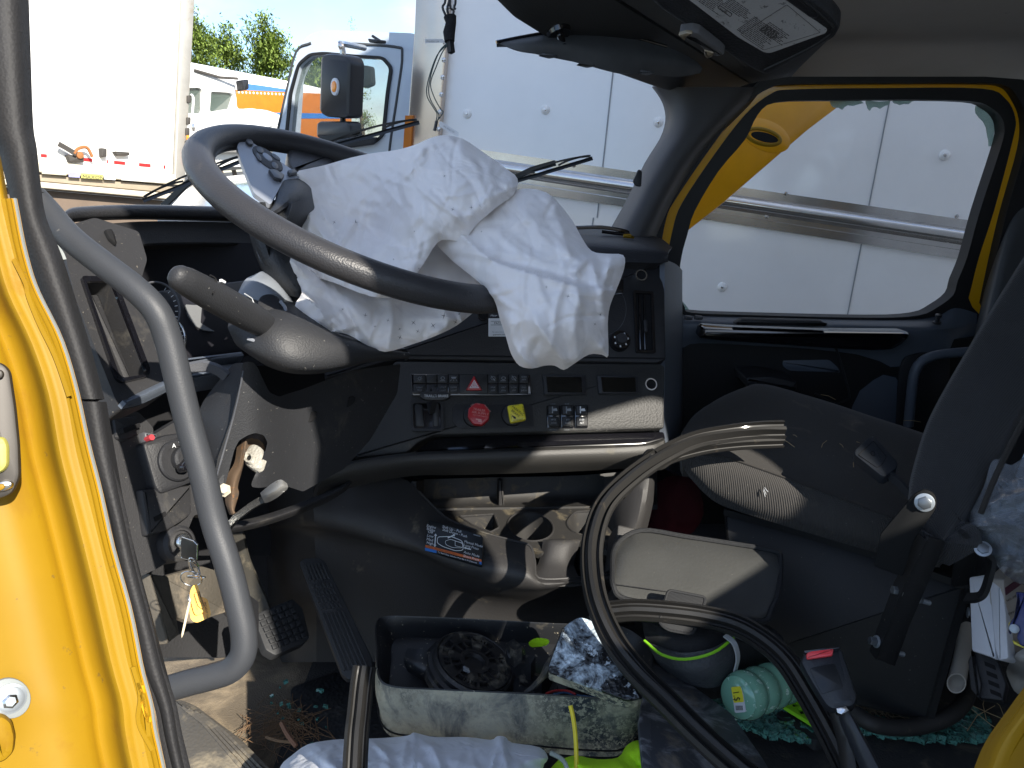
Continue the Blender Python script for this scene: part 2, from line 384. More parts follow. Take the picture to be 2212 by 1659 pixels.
# silver cab
CP=Pl(None,P=BP.at(905,200)-BP.n*.12,n=BP.n)
body=rnd([(560,420),(600,292),(622,188),(648,97),(668,73),(700,64),(899,72),(884,330),(868,480),(560,480)],12)
win=rnd([(623,292),(632,202),(648,142),(672,121),(700,118),(764,124),(826,128),(843,148),(835,202),(826,290),(810,304),(755,313),(690,318),(630,316)],8)
mb=MB(); holed(mb,CP,body,[win],-.06,0,truck_s)
CPf=Pl(None,P=CP.P-CP.n*1.35,n=CP.n); holed(mb,CPf,[(628,440),(640,150),(670,90),(860,90),(850,440)],[rnd([(640,320),(650,170),(680,108),(846,108),(838,320)],10)],-.04,0,truck_s)
mb.prism(CP,[(668,73),(700,64),(899,72),(898,80),(700,72),(674,80)],-1.35,-.06,0,truck_s); mb.build('cab_body',bt)
mb=MB(); holed(mb,CP,rnd([(617,296),(627,200),(645,137),(670,115),(702,112),(766,118),(830,122),(850,146),(841,204),(832,292),(813,310),(755,319),(690,324),(624,321)],10),[win],.0,.012,rubber); mb.build('window_seal',bt)
mb=MB(); mb.prism(CP,win,-.03,-.025,0,glass_t); mb.build('window_pane',bt)
for L_ in ([(734,93),(852,101),(869,118),(859,202),(842,319),(838,400)],[(672,93),(640,112),(618,200),(596,300)]):
    mb=MB(); mb.tube([CP.at(u,v,.001) for u,v in cr(L_,5)],.006,6,mat('door_gap_dark',(.05,.055,.06),.6)); mb.build('door_gap',bt)
mb=MB(); mb.prism(CP,rnd([(700,300),(820,296),(812,312),(756,320),(700,322)],5),.012,.03,.005,blk); mb.build('sill_trim',bt)
MP=Pl(None,P=CP.at(730,190)+CP.n*.35,n=CP.n+np.array([-.5,0,0]))
mr=mb=MB(); mb.prism(MP,rnd([(700,119),(722,115),(758,121),(766,136),(762,250),(754,256),(706,252),(696,240)],9),-.05,.02,.015,blk)
mo=mb.build('mirror',bt)
mb=MB(); mb.prism(MP,ell(734,188,8,19),.02,.03,.004,white_t); mb.prism(MP,ell(735,188,5,12),.03,.036,.003,amb); mb.build('lamp',mo)
mb=MB(); mb.prism(MP,rnd([(690,262),(762,262),(766,300),(690,300)],9),-.04,.02,.015,blk); mb.build('lower_mirror',bt)
mb=MB(); mb.tube([MP.at(*p) for p in cr([(665,90,-.3),(700,90,-.1),(722,94,-.03),(727,106,-.03),(728,125,-.03)],6)],.012,8,alu)
mb.build('mirror_arm',bt); mb=MB(); mb.tube([MP.at(*p) for p in [(728,250,-.03),(728,270,-.03)]],.012,8,blk); mb.build('mirror_link',bt)
mb=MB(); mb.prism(MP,rnd([(690,70),(712,72),(712,80),(694,80)],3),-.3,-.25,.004,blk); mb.tube([MP.at(682,62,-.3),MP.at(700,74,-.3)],.006,6,blk); mb.build('roof_marker_lamp',bt)
for k,(u,v) in enumerate(((790,165),(757,225))):
    mb=MB(); mb.prism(Pl(None,P=CP.at(u,v)-CP.n*1.2,n=CP.n),rnd([(u-14,v-26),(u+10,v-22),(u+13,v+18),(u-6,v+26),(u-16,v+12)],6),-.06,0,.01,blk); mb.build('far_mirror',bt)
# ---- left white trailer with lift gate
TP=vplane((60,300,6.3),(400,300,7.4))
lt=thing('box_trailer','white box trailer with red and white tape and folded lift gate beyond the windscreen','trailer',TP.at(200,620))
mb=MB(); mb.prism(TP,[(-420,-300),(394,-300),(390,0),(373,376),(-420,300)],-3,0,.01,trail_w)
for u0,u1 in ((160,163),(279,276)):
    for i in range(28):
        v=4+i*11.6
        if i%4==3: continue
        mb.lathe(TP.at(u0+(u1-u0)*i/28,v,0),TP.n,[(.008,0),(.006,.003),(.0001,.004)],6,mat('rivet_grey',(.35,.35,.34),.5))
mb.build('box_body',lt)
mb=MB(); mb.prism(TP,[(391,-300),(420,-300),(417,0),(396,400),(373,400),(374,376),(390,0)],-.5,.03,.01,mat('post_galvanised',(.42,.40,.36),.45,metal=.5,dust=((.25,.17,.08),.3,5)))
for u,v in ((403,215),(402,262),(400,285),(399,312)): mb.prism(TP,rnd([(u-4,v-8),(u+4,v-8),(u+4,v+8),(u-4,v+8)],2),.03,.05,.004,dkgrey)
mb.tube([TP.at(u,v,.06) for u,v in cr([(405,205),(410,215),(407,260)],4)],.012,6,trail_w); mb.build('corner_post',lt)
mb=MB(); mb.prism(TP,ell(400,346,6,16),.03,.06,.006,red_l); mb.build('tail_lamp',lt)
mb=MB(); mb.prism(TP,rnd([(396,293),(402,293),(402,303),(396,303)],1),.05,.06,.002,amb); mb.build('side_lamp',lt)
mb=MB()
def tv(u): return 336+(u-91)*.094
for i,(a,b) in enumerate(((-60,-20),(0,22),(88,101),(176,199),(230,233),(246,270),(300,325),(353,357))):
    mb.prism(TP,[(a,tv(a)-3.6),(b,tv(b)-3.6),(b,tv(b)+3.6),(a,tv(a)+3.6)],.001,.004,0,red_t)
mb.build('reflective_tape',lt)
mb=MB(); mb.prism(TP,[(-420,298),(374,377),(372,386),(-420,312)],.0,.05,.006,dirtyw); mb.build('bottom_rail',lt)
for u,v,w_,h_ in ((157,343,36,16),(218,330,12,20),(257,332,32,9)):
    mb=MB(); mb.prism(TP,rnd([(u-w_/2,v-h_/2),(u+w_/2,v-h_/2+2),(u+w_/2,v+h_/2),(u-w_/3,v+h_/2)],2),.002,.06,.008,dkgrey)
    if w_==36:
        mb.sweep([TP.at(a,b,.08) for a,b in ((117,312),(135,322),(155,334))],[(-.02,-.008),(.02,-.008),(.02,.008),(-.02,.008)],m=dkgrey)
        mb.tube([TP.at(a,b,.08) for a,b in cr([(150,333),(160,322),(178,320),(190,340)],5)],.014,6,mat('rusty_strap',(.30,.12,.04),.8)); mb.lathe(TP.at(164,336,.06),TP.n,[(.03,0),(.03,.02),(.01,.03)],12,mat('rusty_strap',(.3,.12,.04),.8))
    mb.build('latch',lt)
lg=MB(); lg.prism(TP,[(-420,312),(372,388),(366,402),(-420,330)],.02,.22,.01,dirtyw)
lg.prism(TP,[(-420,333),(362,404),(350,418),(-420,350)],.05,.18,.01,mat('gate_tan',(.33,.28,.21),.6))
lg.prism(TP,[(-420,352),(345,420),(342,432),(-420,366)],.02,.24,.01,dirtyw)
lg.prism(TP,[(-420,368),(340,434),(345,520),(-420,450)],-.3,.12,.01,mat('gate_brown',(.16,.12,.09),.7))
lgo=lg.build('lift_gate',lt)
LP=Pl(None,P=TP.at(200,385)+TP.n*.222,n=TP.n)
ylab=mat('yellow_label',(.42,.40,.12),.5)
for (a,b,c_,d_,m_) in ((148,372,172,384,mat('lilac_label',(.30,.30,.50),.5)),(175,374.5,222,388,ylab),(225,378,249,389,white_t),(262,384,345,395,mat('alu_label',(.5,.5,.47),.4)),(90,368,143,379,mat('cream_label',(.5,.47,.36),.5))):
    mb=MB(); mb.prism(LP,[(a,b),(c_,b+(c_-a)*.07),(c_,d_),(a,d_-(c_-a)*.07)],.001,.004,0,m_); o=mb
    if m_ is ylab: o.text(LP,'MAXON',177,385,11,4,.006,dkgrey,sx=1.15,bold=1)
    o.build('label',lgo)
# wheels under the trailer hidden by dash: axle beam only
# ---- white van behind, orange trailer, white-roofed trailer
def far(u,v,d): return vplane((u,v,d),(u+100,v,d*1.01))
VP=vplane((410,240,11),(610,240,12.5))
vt=thing('utility_truck','white utility truck with dark side windows parked between the two trailers','truck',VP.at(500,470))
vw=[rnd([(395,190),(432,189),(437,196),(437,240),(432,246),(395,244)],4),rnd([(456,197),(500,200),(505,206),(494,241),(462,247),(453,240)],4)]
mb=MB(); holed(mb,VP,rnd([(380,138),(416,142),(508,176),(512,236),(545,234),(600,246),(612,262),(616,360),(380,360)],8),vw,-1.6,0,mat('van_white',(.75,.75,.73),.3,coat=.4,var=.03)); mb.build('cab_body',vt)
for w_ in vw:
    mb=MB(); mb.prism(VP,w_,-.06,-.05,0,glass_t); mb.build('window',vt)
mb=MB(); mb.prism(VP,rnd([(440,246),(480,236),(560,238),(600,252),(606,300),(590,330),(440,330)],14),-.9,.25,.12,mat('van_white',(.75,.75,.73),.3)); mb.text(Pl(None,P=VP.P+VP.n*.256,n=VP.n),'PENSKE',437,322,15,-4,.004,dkgrey,sx=1.1,skew=-.3); mb.build('bonnet',vt)
mb=MB(); mb.prism(VP,rnd([(499,176),(513,174),(514,196),(503,200)],4),.1,.25,.02,blk); mb.tube([VP.at(499,172,.15),VP.at(470,168,.05),VP.at(418,152,.02)],.02,6,dkgrey); mb.build('mirror',vt)
mb=MB(); mb.lathe(VP.at(417,275,.0),VP.n,[(.05,0),(.05,.02),(.02,.03)],12,alu); mb.build('fuel_cap',vt)
OP=vplane((515,215,17),(615,215,18))
ot=thing('cargo_trailer','bright orange cargo trailer with rivets along its top edge and a blue base stripe','trailer',OP.at(560,330))
mb=MB(); mb.prism(OP,[(430,190),(760,205),(760,300),(430,300)],-2.5,0,.02,orange)
for i in range(26): mb.lathe(OP.at(436+i*8.0,196+i*.36,0),OP.n,[(.03,0),(.02,.01),(.0001,.015)],6,white_t)
mb.build('box_body',ot)
mb=MB(); mb.prism(OP,[(430,241),(760,246),(760,256),(430,256)],.002,.01,0,bluep); mb.build('base_stripe',ot)
RP=vplane((450,150,26),(620,170,27))
rt=thing('long_trailer','white roofed long trailer with a blue stripe behind the orange trailer','trailer',RP.at(520,300))
mb=MB(); mb.prism(RP,[(380,128),(420,136),(640,178),(760,205),(760,300),(380,300)],-2.5,0,.05,truck_w); mb.build('box_body',rt)
mb=MB(); mb.prism(RP,[(512,178),(560,184),(640,196),(640,205),(512,196)],.002,.01,0,bluep); mb.build('blue_stripe',rt)
# ---- trees: tapered trunk, limbs, crown of many small leaf clumps
def tree(name,label,u,v0,v1,wd,d,seed,n=2600):
    r=np.random.default_rng(seed); base=C(u,v1,d); g=world(base); g[2]=0
    top=world(C(u,v0,d)); H=top[2]; W_=wd/1640*d
    t=bpy.data.objects.new(name,None); COL.objects.link(t); t.location=g; t['_o']=[float(q) for q in g]; tag(t,label,'tree','pine and oak trees behind the yard')
    def cabp(p): return LN.T@(np.asarray(p)-np.array([0,0,EYE]))
    mb=MB(); mb.tube([cabp(g+np.array([.1*math.sin(z),0,z])) for z in np.linspace(0,H*.95,8)],list(np.linspace(.22,.03,8)),8,bark)
    limbs=[]
    for i in range(26):
        z=H*r.uniform(.35,.92); a=r.uniform(0,6.28); L_=W_*.5*r.uniform(.5,1)*(1.15-z/H*.75)
        e=g+np.array([math.cos(a)*L_,math.sin(a)*L_,z+L_*.35]); s_=g+np.array([0,0,z]); limbs.append((s_,e)); mb.tube([cabp(s_),cabp((s_+e)/2+[0,0,.1]),cabp(e)],[.06,.04,.02],5,bark)
    mb.build('trunk',t)
    V=[];F_=[]; cl=[]
    for s_,e in limbs:
        for k in range(5): cl.append((s_+(e-s_)*r.uniform(.35,1.1)+r.normal(size=3)*W_*.06, W_*r.uniform(.10,.20)))
    cl.append((g+[0,0,H],W_*.1)); cl.append((g+[0,0,H*.96],W_*.12))
    for i in range(int(n*3.6)):
        c_,rr=cl[r.integers(len(cl))]; p=c_+r.normal(size=3)*rr*.62; q=r.normal(size=3); q/=np.linalg.norm(q); a=np.cross(q,[0,0,1.]); a/=np.linalg.norm(a)+1e-6; s1=W_*r.uniform(.012,.030)
        o=len(V); V+=[cabp(p-q*s1*1.6),cabp(p+a*s1*.7),cabp(p+q*s1*1.6),cabp(p-a*s1*.7)]; F_.append([o,o+1,o+2,o+3])
    mb=MB(); mb.add(V,F_,leafm); mb.build('crown',t)
tree('pine_tree','tall green tree rising just right of the trailer corner post',436,30,150,110,48,3)
tree('pine_tree','tree in the middle of the tree row with rounded crown',505,66,160,120,52,4)
tree('pine_tree','widest tree with the highest tip left of the silver cab',590,44,175,130,50,5,3200)
tree('pine_tree','small tree top peeking above the silver cab roof',770,50,150,60,60,6,1200)
tree('pine_tree','low dark tree behind the white utility truck',470,92,170,110,58,8)
tree('pine_tree','low tree seen through the silver cab window',690,110,190,130,58,9)
# ================================================================= the wrecked cab shell
cab=thing('truck_cab','yellow wrecked lorry cab seen from its open driver doorway, black trim inside','truck cab',(0,1.0,FLOOR-.9))
def prt(name,fn,parent,label=None,ang=38):
    mb=MB(); fn(mb); o=mb.build(name,parent,ang=ang)
    if label: o['label']=label
    return o
# floor with carpet and door sill
floor_m=mat('floor_mat_dusty_shaded',(.030,.030,.031),.8,grain=(260,.8),dust=((.12,.105,.08),.42,16),spots=((.4,.36,.29),.05,240),var=.25)
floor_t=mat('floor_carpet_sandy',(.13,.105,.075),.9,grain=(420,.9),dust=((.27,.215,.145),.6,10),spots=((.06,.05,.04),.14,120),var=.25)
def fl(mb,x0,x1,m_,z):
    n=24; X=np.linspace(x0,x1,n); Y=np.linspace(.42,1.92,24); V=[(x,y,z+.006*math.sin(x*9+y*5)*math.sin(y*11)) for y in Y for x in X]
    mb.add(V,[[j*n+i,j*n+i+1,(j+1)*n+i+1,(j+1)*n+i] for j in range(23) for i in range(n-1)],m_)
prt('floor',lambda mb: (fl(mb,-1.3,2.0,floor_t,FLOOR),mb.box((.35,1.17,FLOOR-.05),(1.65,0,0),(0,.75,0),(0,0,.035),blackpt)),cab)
prt('floor_covering',lambda mb: fl(mb,-.385,2.0,floor_m,FLOOR+.006),cab)  # dark mat edged on the sun patch; its colour also stands for shade
def lay(z): return level(z)
def f(mb):
    T=level(FLOOR+.05); tread=mat('sill_tread_dusty',(.09,.082,.07),.6,grain=(160,.8),dust=((.30,.25,.17),.55,10))
    mb.prism(T,rnd([(371,1512),(392,1508),(425,1522),(520,1592),(640,1710),(400,1740),(384,1600),(372,1556)],8),-.06,0,.006,tread)
    for k in range(4):
        a=k*15; mb.sweep([T.at(396+a*.9,1528-a*.35+k*10,.0),T.at(440+a,1562+k*6,.0),T.at(560+a,1700,.0)],[(-.003,0),(-.002,.004),(.002,.004),(.003,0)],up=(0,0,1),m=tread)
prt('door_sill',f,cab)
# yellow door jamb at the left
JE=[(-520,-230),(-250,-160),(0,-96),(200,-38),(336,0),(430,18),(553,47),(634,71),(741,121),(852,158),(983,183),(1106,215),(1267,255),(1429,292),(1519,316),(1593,325),(1720,352)]
def f(mb):
    rows=[]
    for v,u in JE:
        rows.append([C(u+du,v,d) for du,d in ((0,.598),(-10,.584),(-34,.580),(-58,.576),(-78,.594),(-110,.598),(-140,.585),(-230,.565),(-420,.55))])
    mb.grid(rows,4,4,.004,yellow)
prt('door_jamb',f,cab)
def f(mb):                                                # folded weld flanges and sealant along the jamb edge
    for du,d,m_,r in ((5,.602,primer,.0018),(9,.604,yel_ins,.0012),(2,.594,yel_ins,.0010),(-4,.587,yellow,.0014),(-12,.583,yellow,.0008)):
        mb.sweep([C(u+du+2.5*math.sin(v*.02),v,d) for v,u in cr(JE[5:],4)],[(-r*2,-.001),(r*2,-.001),(r*2,.001),(-r*2,.001)],up=(1,0,0),m=m_)
    for a,m_ in (([(30,560),(56,612),(62,640),(86,700),(120,770),(150,856)],yellow),([(300,1474),(316,1530),(322,1590)],yellow),([(306,1480),(310,1520),(322,1560)],yel_ins),([(288,1440),(304,1500),(300,1560),(330,1620)],yellow)):
        mb.sweep([C(u,v,.580) for u,v in cr(a,4)],[(-.002,-.0008),(.002,-.0008),(.0016,.0008),(-.0016,.0008)],up=(1,0,0),m=m_)
prt('weld_flange',f,cab)
JP=Pl((0,900,.553),(60,900,.560),(20,1100,.553))
def f(mb):
    pm=mat('striker_plate_worn',(.05,.045,.04),.5,metal=.4,dust=((.25,.22,.18),.35,30))
    mb.prism(JP,rnd([(-60,780),(5,783),(24,800),(36,880),(44,960),(46,1030),(30,1065),(8,1076),(-60,1080)],14),0,.006,.003,pm)
    mb.prism(JP,rnd([(-40,950),(14,942),(24,960),(24,1005),(10,1020),(-40,1025)],10),.005,.012,.004,mat('worn_yellow_rubber',(.45,.42,.10),.5))
    mb.prism(JP,ell(4,810,9,10),.006,.010,.002,pm); mb.prism(JP,ell(12,1048,22,12,-14),.006,.010,.003,chrome); mb.prism(JP,ell(6,1050,12,7,-14),.010,.012,.001,yellow)
prt('striker_plate',f,cab)
BPn=Pl((0,1500,.545),(60,1500,.556),(20,1600,.545))
def f(mb):
    mb.prism(BPn,ell(20,1508,46,44),-.002,.002,.001,primer)
    P=BPn.at(20,1508,.002); mb.lathe(P,BPn.n,[(.0105,0),(.0105,.002),(.0085,.0025),(.0085,.005),(.006,.006)],24,zinc)
    mb.lathe(BPn.at(16,1509,.008),BPn.n,[(.0052,0),(.0052,.004),(.0035,.0052)],6,chrome)
prt('hinge_bolt',f,cab)
prt('door_stop',lambda mb: mb.prism(BPn,rnd([(-40,1540),(4,1538),(22,1552),(30,1585),(26,1620),(6,1640),(-40,1650)],9),-.004,.012,.006,yellow),cab)
# black trim of the near windscreen pillar
PL=[(-620,-330,10),(-300,-220,48),(-60,-110,60),(134,-60,67),(269,-30,72),(322,-6,80),(396,14,88),(470,32,100),(553,57,134),(650,92,165),(750,126,196),(862,163,226)]
PL2=[(868,165,230),(985,188,250),(1106,227,272),(1224,250,300),(1358,284,336),(1442,302,358),(1526,336,380),(1600,352,392),(1720,382,418)]
def pil(mb,T,m_):
    mb.grid([[C(l,v,.640),C(l*.85+r*.15,v,.622),C(l*.55+r*.45,v,.616),C(l*.2+r*.8,v,.624),C(r,v,.655)] for v,l,r in T],4,4,.012,m_)
prt('pillar_trim',lambda mb: pil(mb,PL,pillar_m),cab,'upper near windscreen pillar trim')
prt('pillar_trim',lambda mb: pil(mb,PL2,pillar_m),cab,'lower near pillar trim beside the footwell')
def f(mb):
    for a,m_ in (([(78,470),(88,500),(100,520),(108,560)],pl_grey),([(112,540),(122,552),(128,566)],primer)): mb.sweep([C(u,v,.66) for u,v in cr(a,4)],[(-.006,-.003),(.006,-.003),(.004,.003),(-.004,.003)],m=m_)
prt('trim_clip',f,cab)
# dark body behind the dashboard (bulkhead) and footwell sides
def f(mb):
    mb.grid([[C(u,v,d) for u,d in ((130,1.02),(300,1.2),(600,1.55),(1000,1.72),(1425,1.80))] for v in (560,800,1000,1200)],3,3,.01,mat('bulkhead_dark',(.012,.012,.014),.9))
    mb.grid([[C(u,v,d) for u,d in ((180,.98),(330,1.3),(640,1.62),(1000,1.72),(1430,1.85))] for v in (1180,1300,1420)],3,3,.01,mat('bulkhead_carpet',(.026,.026,.028),.95,grain=(200,1)))
prt('bulkhead',f,cab)
kick=mat('kick_panel_dusty',(.085,.075,.060),.7,grain=(220,.5),dust=((.26,.21,.15),.5,9))
KP=Pl((353,1244,1.02),(467,1234,1.12),(400,1380,1.04))
def f(mb):
    mb.prism(KP,rnd([(350,1246),(437,1222),(470,1232),(492,1322),(417,1347),(372,1330)],6),-.01,.0,.003,kick)
    mb.prism(KP,rnd([(306,1240),(350,1246),(374,1372),(346,1394),(330,1340)],5),-.01,.012,.004,kick)
    mb.prism(KP,[(470,1232),(560,1300),(560,1400),(492,1322)],-.01,0,.002,pl_dark)
prt('kick_panel',f,cab)
# header, headliner
prt('windscreen_header',lambda mb: mb.sweep([C(u,v,d) for u,v,d in cr([(-60,-600,.63),(300,-420,.85),(700,-250,1.05),(1100,-150,1.25)],4)],[(-.05,-.02),(.05,-.02),(.05,.02),(-.05,.02)],up=(0,0,1),m=pillar_m),cab)
def f(mb):
    rows=[]
    for v,d,v2 in ((188,1.93,150),(150,1.86,118),(100,1.70,70),(40,1.5,20),(-60,1.25,-60),(-300,.86,-300),(-700,.60,-700)):
        rows.append([C(1560,v2,d*1.02),C(1700,v if v<150 else 176,d),C(1900,v-2,d),C(2150,v-2,d),C(2260,v+6,d),C(2500,v+10,d*.99),C(2900,v,d*.97)])
    mb.grid(rows,4,4,.02,head_m)
prt('headliner',f,cab)
HP=Pl((1100,0,1.25),(1640,185,1.86),(1640,-60,1.35))
def f(mb):
    hd=mat('header_panel',(.05,.052,.055),.6,grain=(300,.4))
    mb.prism(HP,rnd([(980,-120),(1097,0),(1201,67),(1300,120),(1420,165),(1560,190),(1664,186),(1720,120),(1900,-60),(1900,-200),(1000,-260)],10),-.0,.035,.012,hd)
    mb.lathe(HP.at(1196,26,.035),HP.n,[(.022,0),(.020,.008),(.008,.010),(.007,.026),(.010,.030),(.003,.034)],16,pl_gloss)
    mb.prism(HP,ell(1246,44,10,6,10),.036,.037,0,black_m)
    mb.sweep([HP.at(u,v,.036) for u,v in ((1450,-20),(1560,70),(1600,110))],[(-.003,0),(0,.004),(.003,0)],m=pl_dark)
prt('header_panel',f,cab)
# far windscreen pillar trim
def f(mb):
    T=[(188,1408,1660),(210,1424,1640),(232,1434,1618),(262,1437,1585),(300,1425,1545),(353,1392,1502),(427,1356,1456),(495,1318,1424),(520,1304,1414)]
    mb.grid([[C(l,v,1.74),C(l+14,v,1.69),C(l*.6+r*.4,v,1.65),C(l*.2+r*.8,v,1.66),C(r,v,1.74)] for v,l,r in T],4,3,.02,pillar_g)
    G=Pl(None,P=C(1376,385,1.655),n=np.array([.1,-1,.2])); mb.prism(G,rnd([(1366,392),(1378,366),(1386,370),(1384,404),(1372,402)],4),.0,.006,.002,pl_dark)
prt('pillar_trim',f,cab,'far windscreen pillar trim, grey and lit by the window')
# body aperture round the far door
DY=1.86; DP=flat(DY)
W_=[(1805,218),(1939,217),(2084,220),(2124,232),(2148,252),(2156,279),(2148,319),(2104,454),(2077,553),(2057,603),(2047,634),(2013,660),(1973,677),(1872,682),(1603,676),(1489,671),(1475,660),(1465,635),(1462,600),(1468,550),(1480,505),(1496,454),(1546,370),(1603,302),(1630,249),(1671,222)]
SO=[(1704,195),(1900,192),(2107,193),(2158,215),(2179,255),(2174,302),(2134,454),(2102,553),(2080,640),(2060,705),(1460,705),(1440,640),(1438,560),(1450,490),(1469,437),(1536,336),(1603,249),(1657,205)]
YO=[(1700,186),(1900,184),(2091,184),(2146,190),(2170,216),(2187,258),(2184,320),(2147,454),(2124,553),(2104,650),(2090,720),(1430,720),(1416,640),(1416,560),(1430,470),(1452,425),(1522,322),(1588,236),(1648,194)]
BO=[(1690,170),(2100,170),(2180,176),(2212,216),(2226,260),(2216,330),(2176,470),(2146,580),(2120,700),(2100,1300),(1380,1300),(1384,640),(1380,560),(1396,500),(1420,420),(1492,312),(1556,236),(1625,180)]
W_=cr(W_,3,closed=True); SO=cr(SO,4,closed=True); YO=cr(YO,4,closed=True)
prt('door_aperture_seal',lambda mb: holed(mb,DP,BO,[YO],.0,.05,rubber),cab)
# near-side body: rear jamb; the unseen walls and roof further down shape the sunlight
CABX0,CABX1=.34,2.3
prt('rear_jamb',lambda mb: mb.grid([[C(u,v,d) for u,d in ((a,.36),(a+26,.335),(a+60,.33),(a+130,.34))] for v,a in ((1430,2262),(1480,2216),(1540,2172),(1600,2130),(1660,2104),(1760,2070))],4,4,.006,yellow),cab)
# ================================================================= passenger door
door=thing('passenger_door','passenger door with slate trim and its window glass smashed out','door',DP.at(1760,1100))
prt('door_frame',lambda mb: holed(mb,DP,YO,[SO],-.03,.022,mat('yellow_paint_shade_side',(.80,.40,.006),.2,coat=.8,var=.05)),door)  # body yellow made lighter here, offsetting the frame's shade
prt('window_seal',lambda mb: holed(mb,DP,SO,[W_],-.014,.024,rubber),door)
glass_b=mat('crazed_green_glass',(.62,.82,.76),.2,trans=.5,ior=1.3,spots=((.02,.08,.07),.40,520),var=.2)
def shard(mb,poly):
    v,f_=cdt(poly); mb.prism(DP,poly,-.02,-.015,0,glass_b)
for P_ in ([(1800,216),(1860,217),(1872,222),(1850,228),(1838,226),(1826,236),(1816,232),(1804,228)],[(1878,216),(1930,217),(1926,226),(1908,234),(1896,230),(1886,238),(1880,226)],[(1936,216),(1984,217),(1970,224),(1952,226),(1940,222)],[(2118,228),(2146,246),(2158,270),(2154,312),(2146,316),(2143,292),(2134,262),(2118,244)],[(1466,600),(1474,650),(1492,672),(1484,674),(1464,650)]):
    mb=MB(); q=[]
    for i,p in enumerate(P_):
        b=P_[(i+1)%len(P_)]; q.append(p); q.append(((p[0]+b[0])/2+random.uniform(-2,2),(p[1]+b[1])/2+random.uniform(-2.5,2.5)))
    shard(mb,q); mb.build('glass_remnant',door)
def f(mb):
    def row(v,d): return [C(u,v,d) for u in (1400,1500,1650,1850,2000,2085)]
    Y=DY
    def r2(pts): return [ray(u,v)*(y/ray(u,v)[1]) for u,v,y in pts]
    rows=[r2([(1400,664,Y),(1470,670,Y),(1500,677,Y),(1700,683,Y),(1900,686,Y),(1990,680,Y),(2030,664,Y),(2062,636,Y),(2112,640,Y)]),
          r2([(1400,680,Y-.05),(1470,690,Y-.05),(1500,692,Y-.06),(1700,697,Y-.06),(1900,701,Y-.06),(1990,704,Y-.06),(2034,706,Y-.06),(2066,700,Y-.05),(2110,690,Y-.03)]),
          r2([(1400,720,Y-.06),(1470,720,Y-.06),(1500,715,Y-.07),(1700,720,Y-.07),(1900,722,Y-.07),(1990,722,Y-.07),(2040,720,Y-.06),(2066,720,Y-.05),(2106,720,Y-.03)]),
          r2([(1400,790,Y-.04),(1470,790,Y-.04),(1520,770,Y-.035),(1700,780,Y-.035),(1900,780,Y-.05),(1990,780,Y-.05),(2040,780,Y-.05),(2062,790,Y-.04),(2084,790,Y-.03)]),
          r2([(1400,900,Y-.04),(1470,900,Y-.04),(1520,880,Y-.03),(1700,880,Y-.03),(1840,880,Y-.05),(1980,890,Y-.05),(2030,900,Y-.05),(2056,900,Y-.04),(2080,900,Y-.03)]),
          r2([(1400,1200,Y-.05),(1470,1200,Y-.05),(1520,1200,Y-.05),(1700,1200,Y-.05),(1840,1200,Y-.05),(1980,1200,Y-.05),(2030,1200,Y-.05),(2056,1200,Y-.04),(2080,1200,Y-.03)])]
    mb.grid(rows,4,5,.02,pl_blue)
prt('trim_panel',f,door)
TP2=flat(DY-.092)
prt('gloss_strip',lambda mb: mb.prism(TP2,rnd([(1512,702),(1600,706),(1760,711),(1950,713),(1963,718),(1944,740),(1920,754),(1880,756),(1700,744),(1560,734),(1506,728)],8),-.03,.022,.014,pl_gloss),door)
def f(mb):
    mb.prism(TP2,rnd([(1582,697),(1600,686),(1770,690),(1786,700),(1760,703),(1590,700)],4),-.005,.012,.006,pl_dark)
prt('ledge_recess',f,door)
prt('armrest',lambda mb: mb.prism(TP2,rnd([(1596,802),(1650,800),(1707,812),(1708,832),(1680,836),(1600,824)],5),-.04,.05,.01,pl_dark),door)
def f(mb):
    mb.prism(flat(DY-.04),rnd([(1684,772),(1790,770),(1812,790),(1816,806),(1700,803),(1682,790)],9),-.0,.012,.01,pl_blue)
    mb.tube([flat(DY-.055).at(u,v,0) for u,v in cr([(1806,752),(1818,790),(1834,850),(1828,864),(1800,870),(1760,850)],5)],.003,6,pl_dark)
prt('door_pocket',f,door)
prt('pull_handle',lambda mb: mb.tube([flat(DY-.14).at(u,v,0) for u,v in cr([(2120,758),(2064,762),(2020,768),(1990,782),(1975,808),(1968,860),(1962,920)],6)],.0115,12,pl_blue),door)
prt('handle_recess',lambda mb: mb.prism(flat(DY-.055),rnd([(1940,800),(1952,770),(1990,760),(2052,760),(2040,1000),(1930,1000)],12),-.0,.006,.004,pl_dark),door)
def f(mb): P=flat(DY-.06).at(2023,698,0); mb.lathe(P,(0,-.2,1),[(.010,0),(.010,.004),(.005,.006),(.0045,.016),(.008,.018),(.008,.022),(.002,.024)],14,blk)
prt('lock_button',f,door)
def f(mb):
    for a in (0,22): mb.prism(flat(DY-.06),rnd([(1478+a,680),(1496+a,682),(1494+a,690),(1476+a,689)],3),.0,.012,.004,pl_grey)
prt('window_switch',f,door)
# B pillar trim on the far side
def f(mb):
    T=[(186,2186),(216,2204),(255,2216),(320,2210),(460,2172),(580,2140),(700,2112),(780,2094),(900,2078),(1200,2050)]
    mb.grid([[C(u-2,v,1.84),C(u+8,v,1.79),C(u+26,v,1.77),C(u+70,v,1.76),C(u+200,v,1.72),C(u+520,v,1.6)] for v,u in T],4,4,.02,mat('rear_pillar_trim',(.055,.058,.062),.5,grain=(400,.2),streak=((.3,.26,.2),.08,40,(.2,1,1))))
prt('pillar_trim',f,cab,'far rear pillar trim beside the passenger seat')
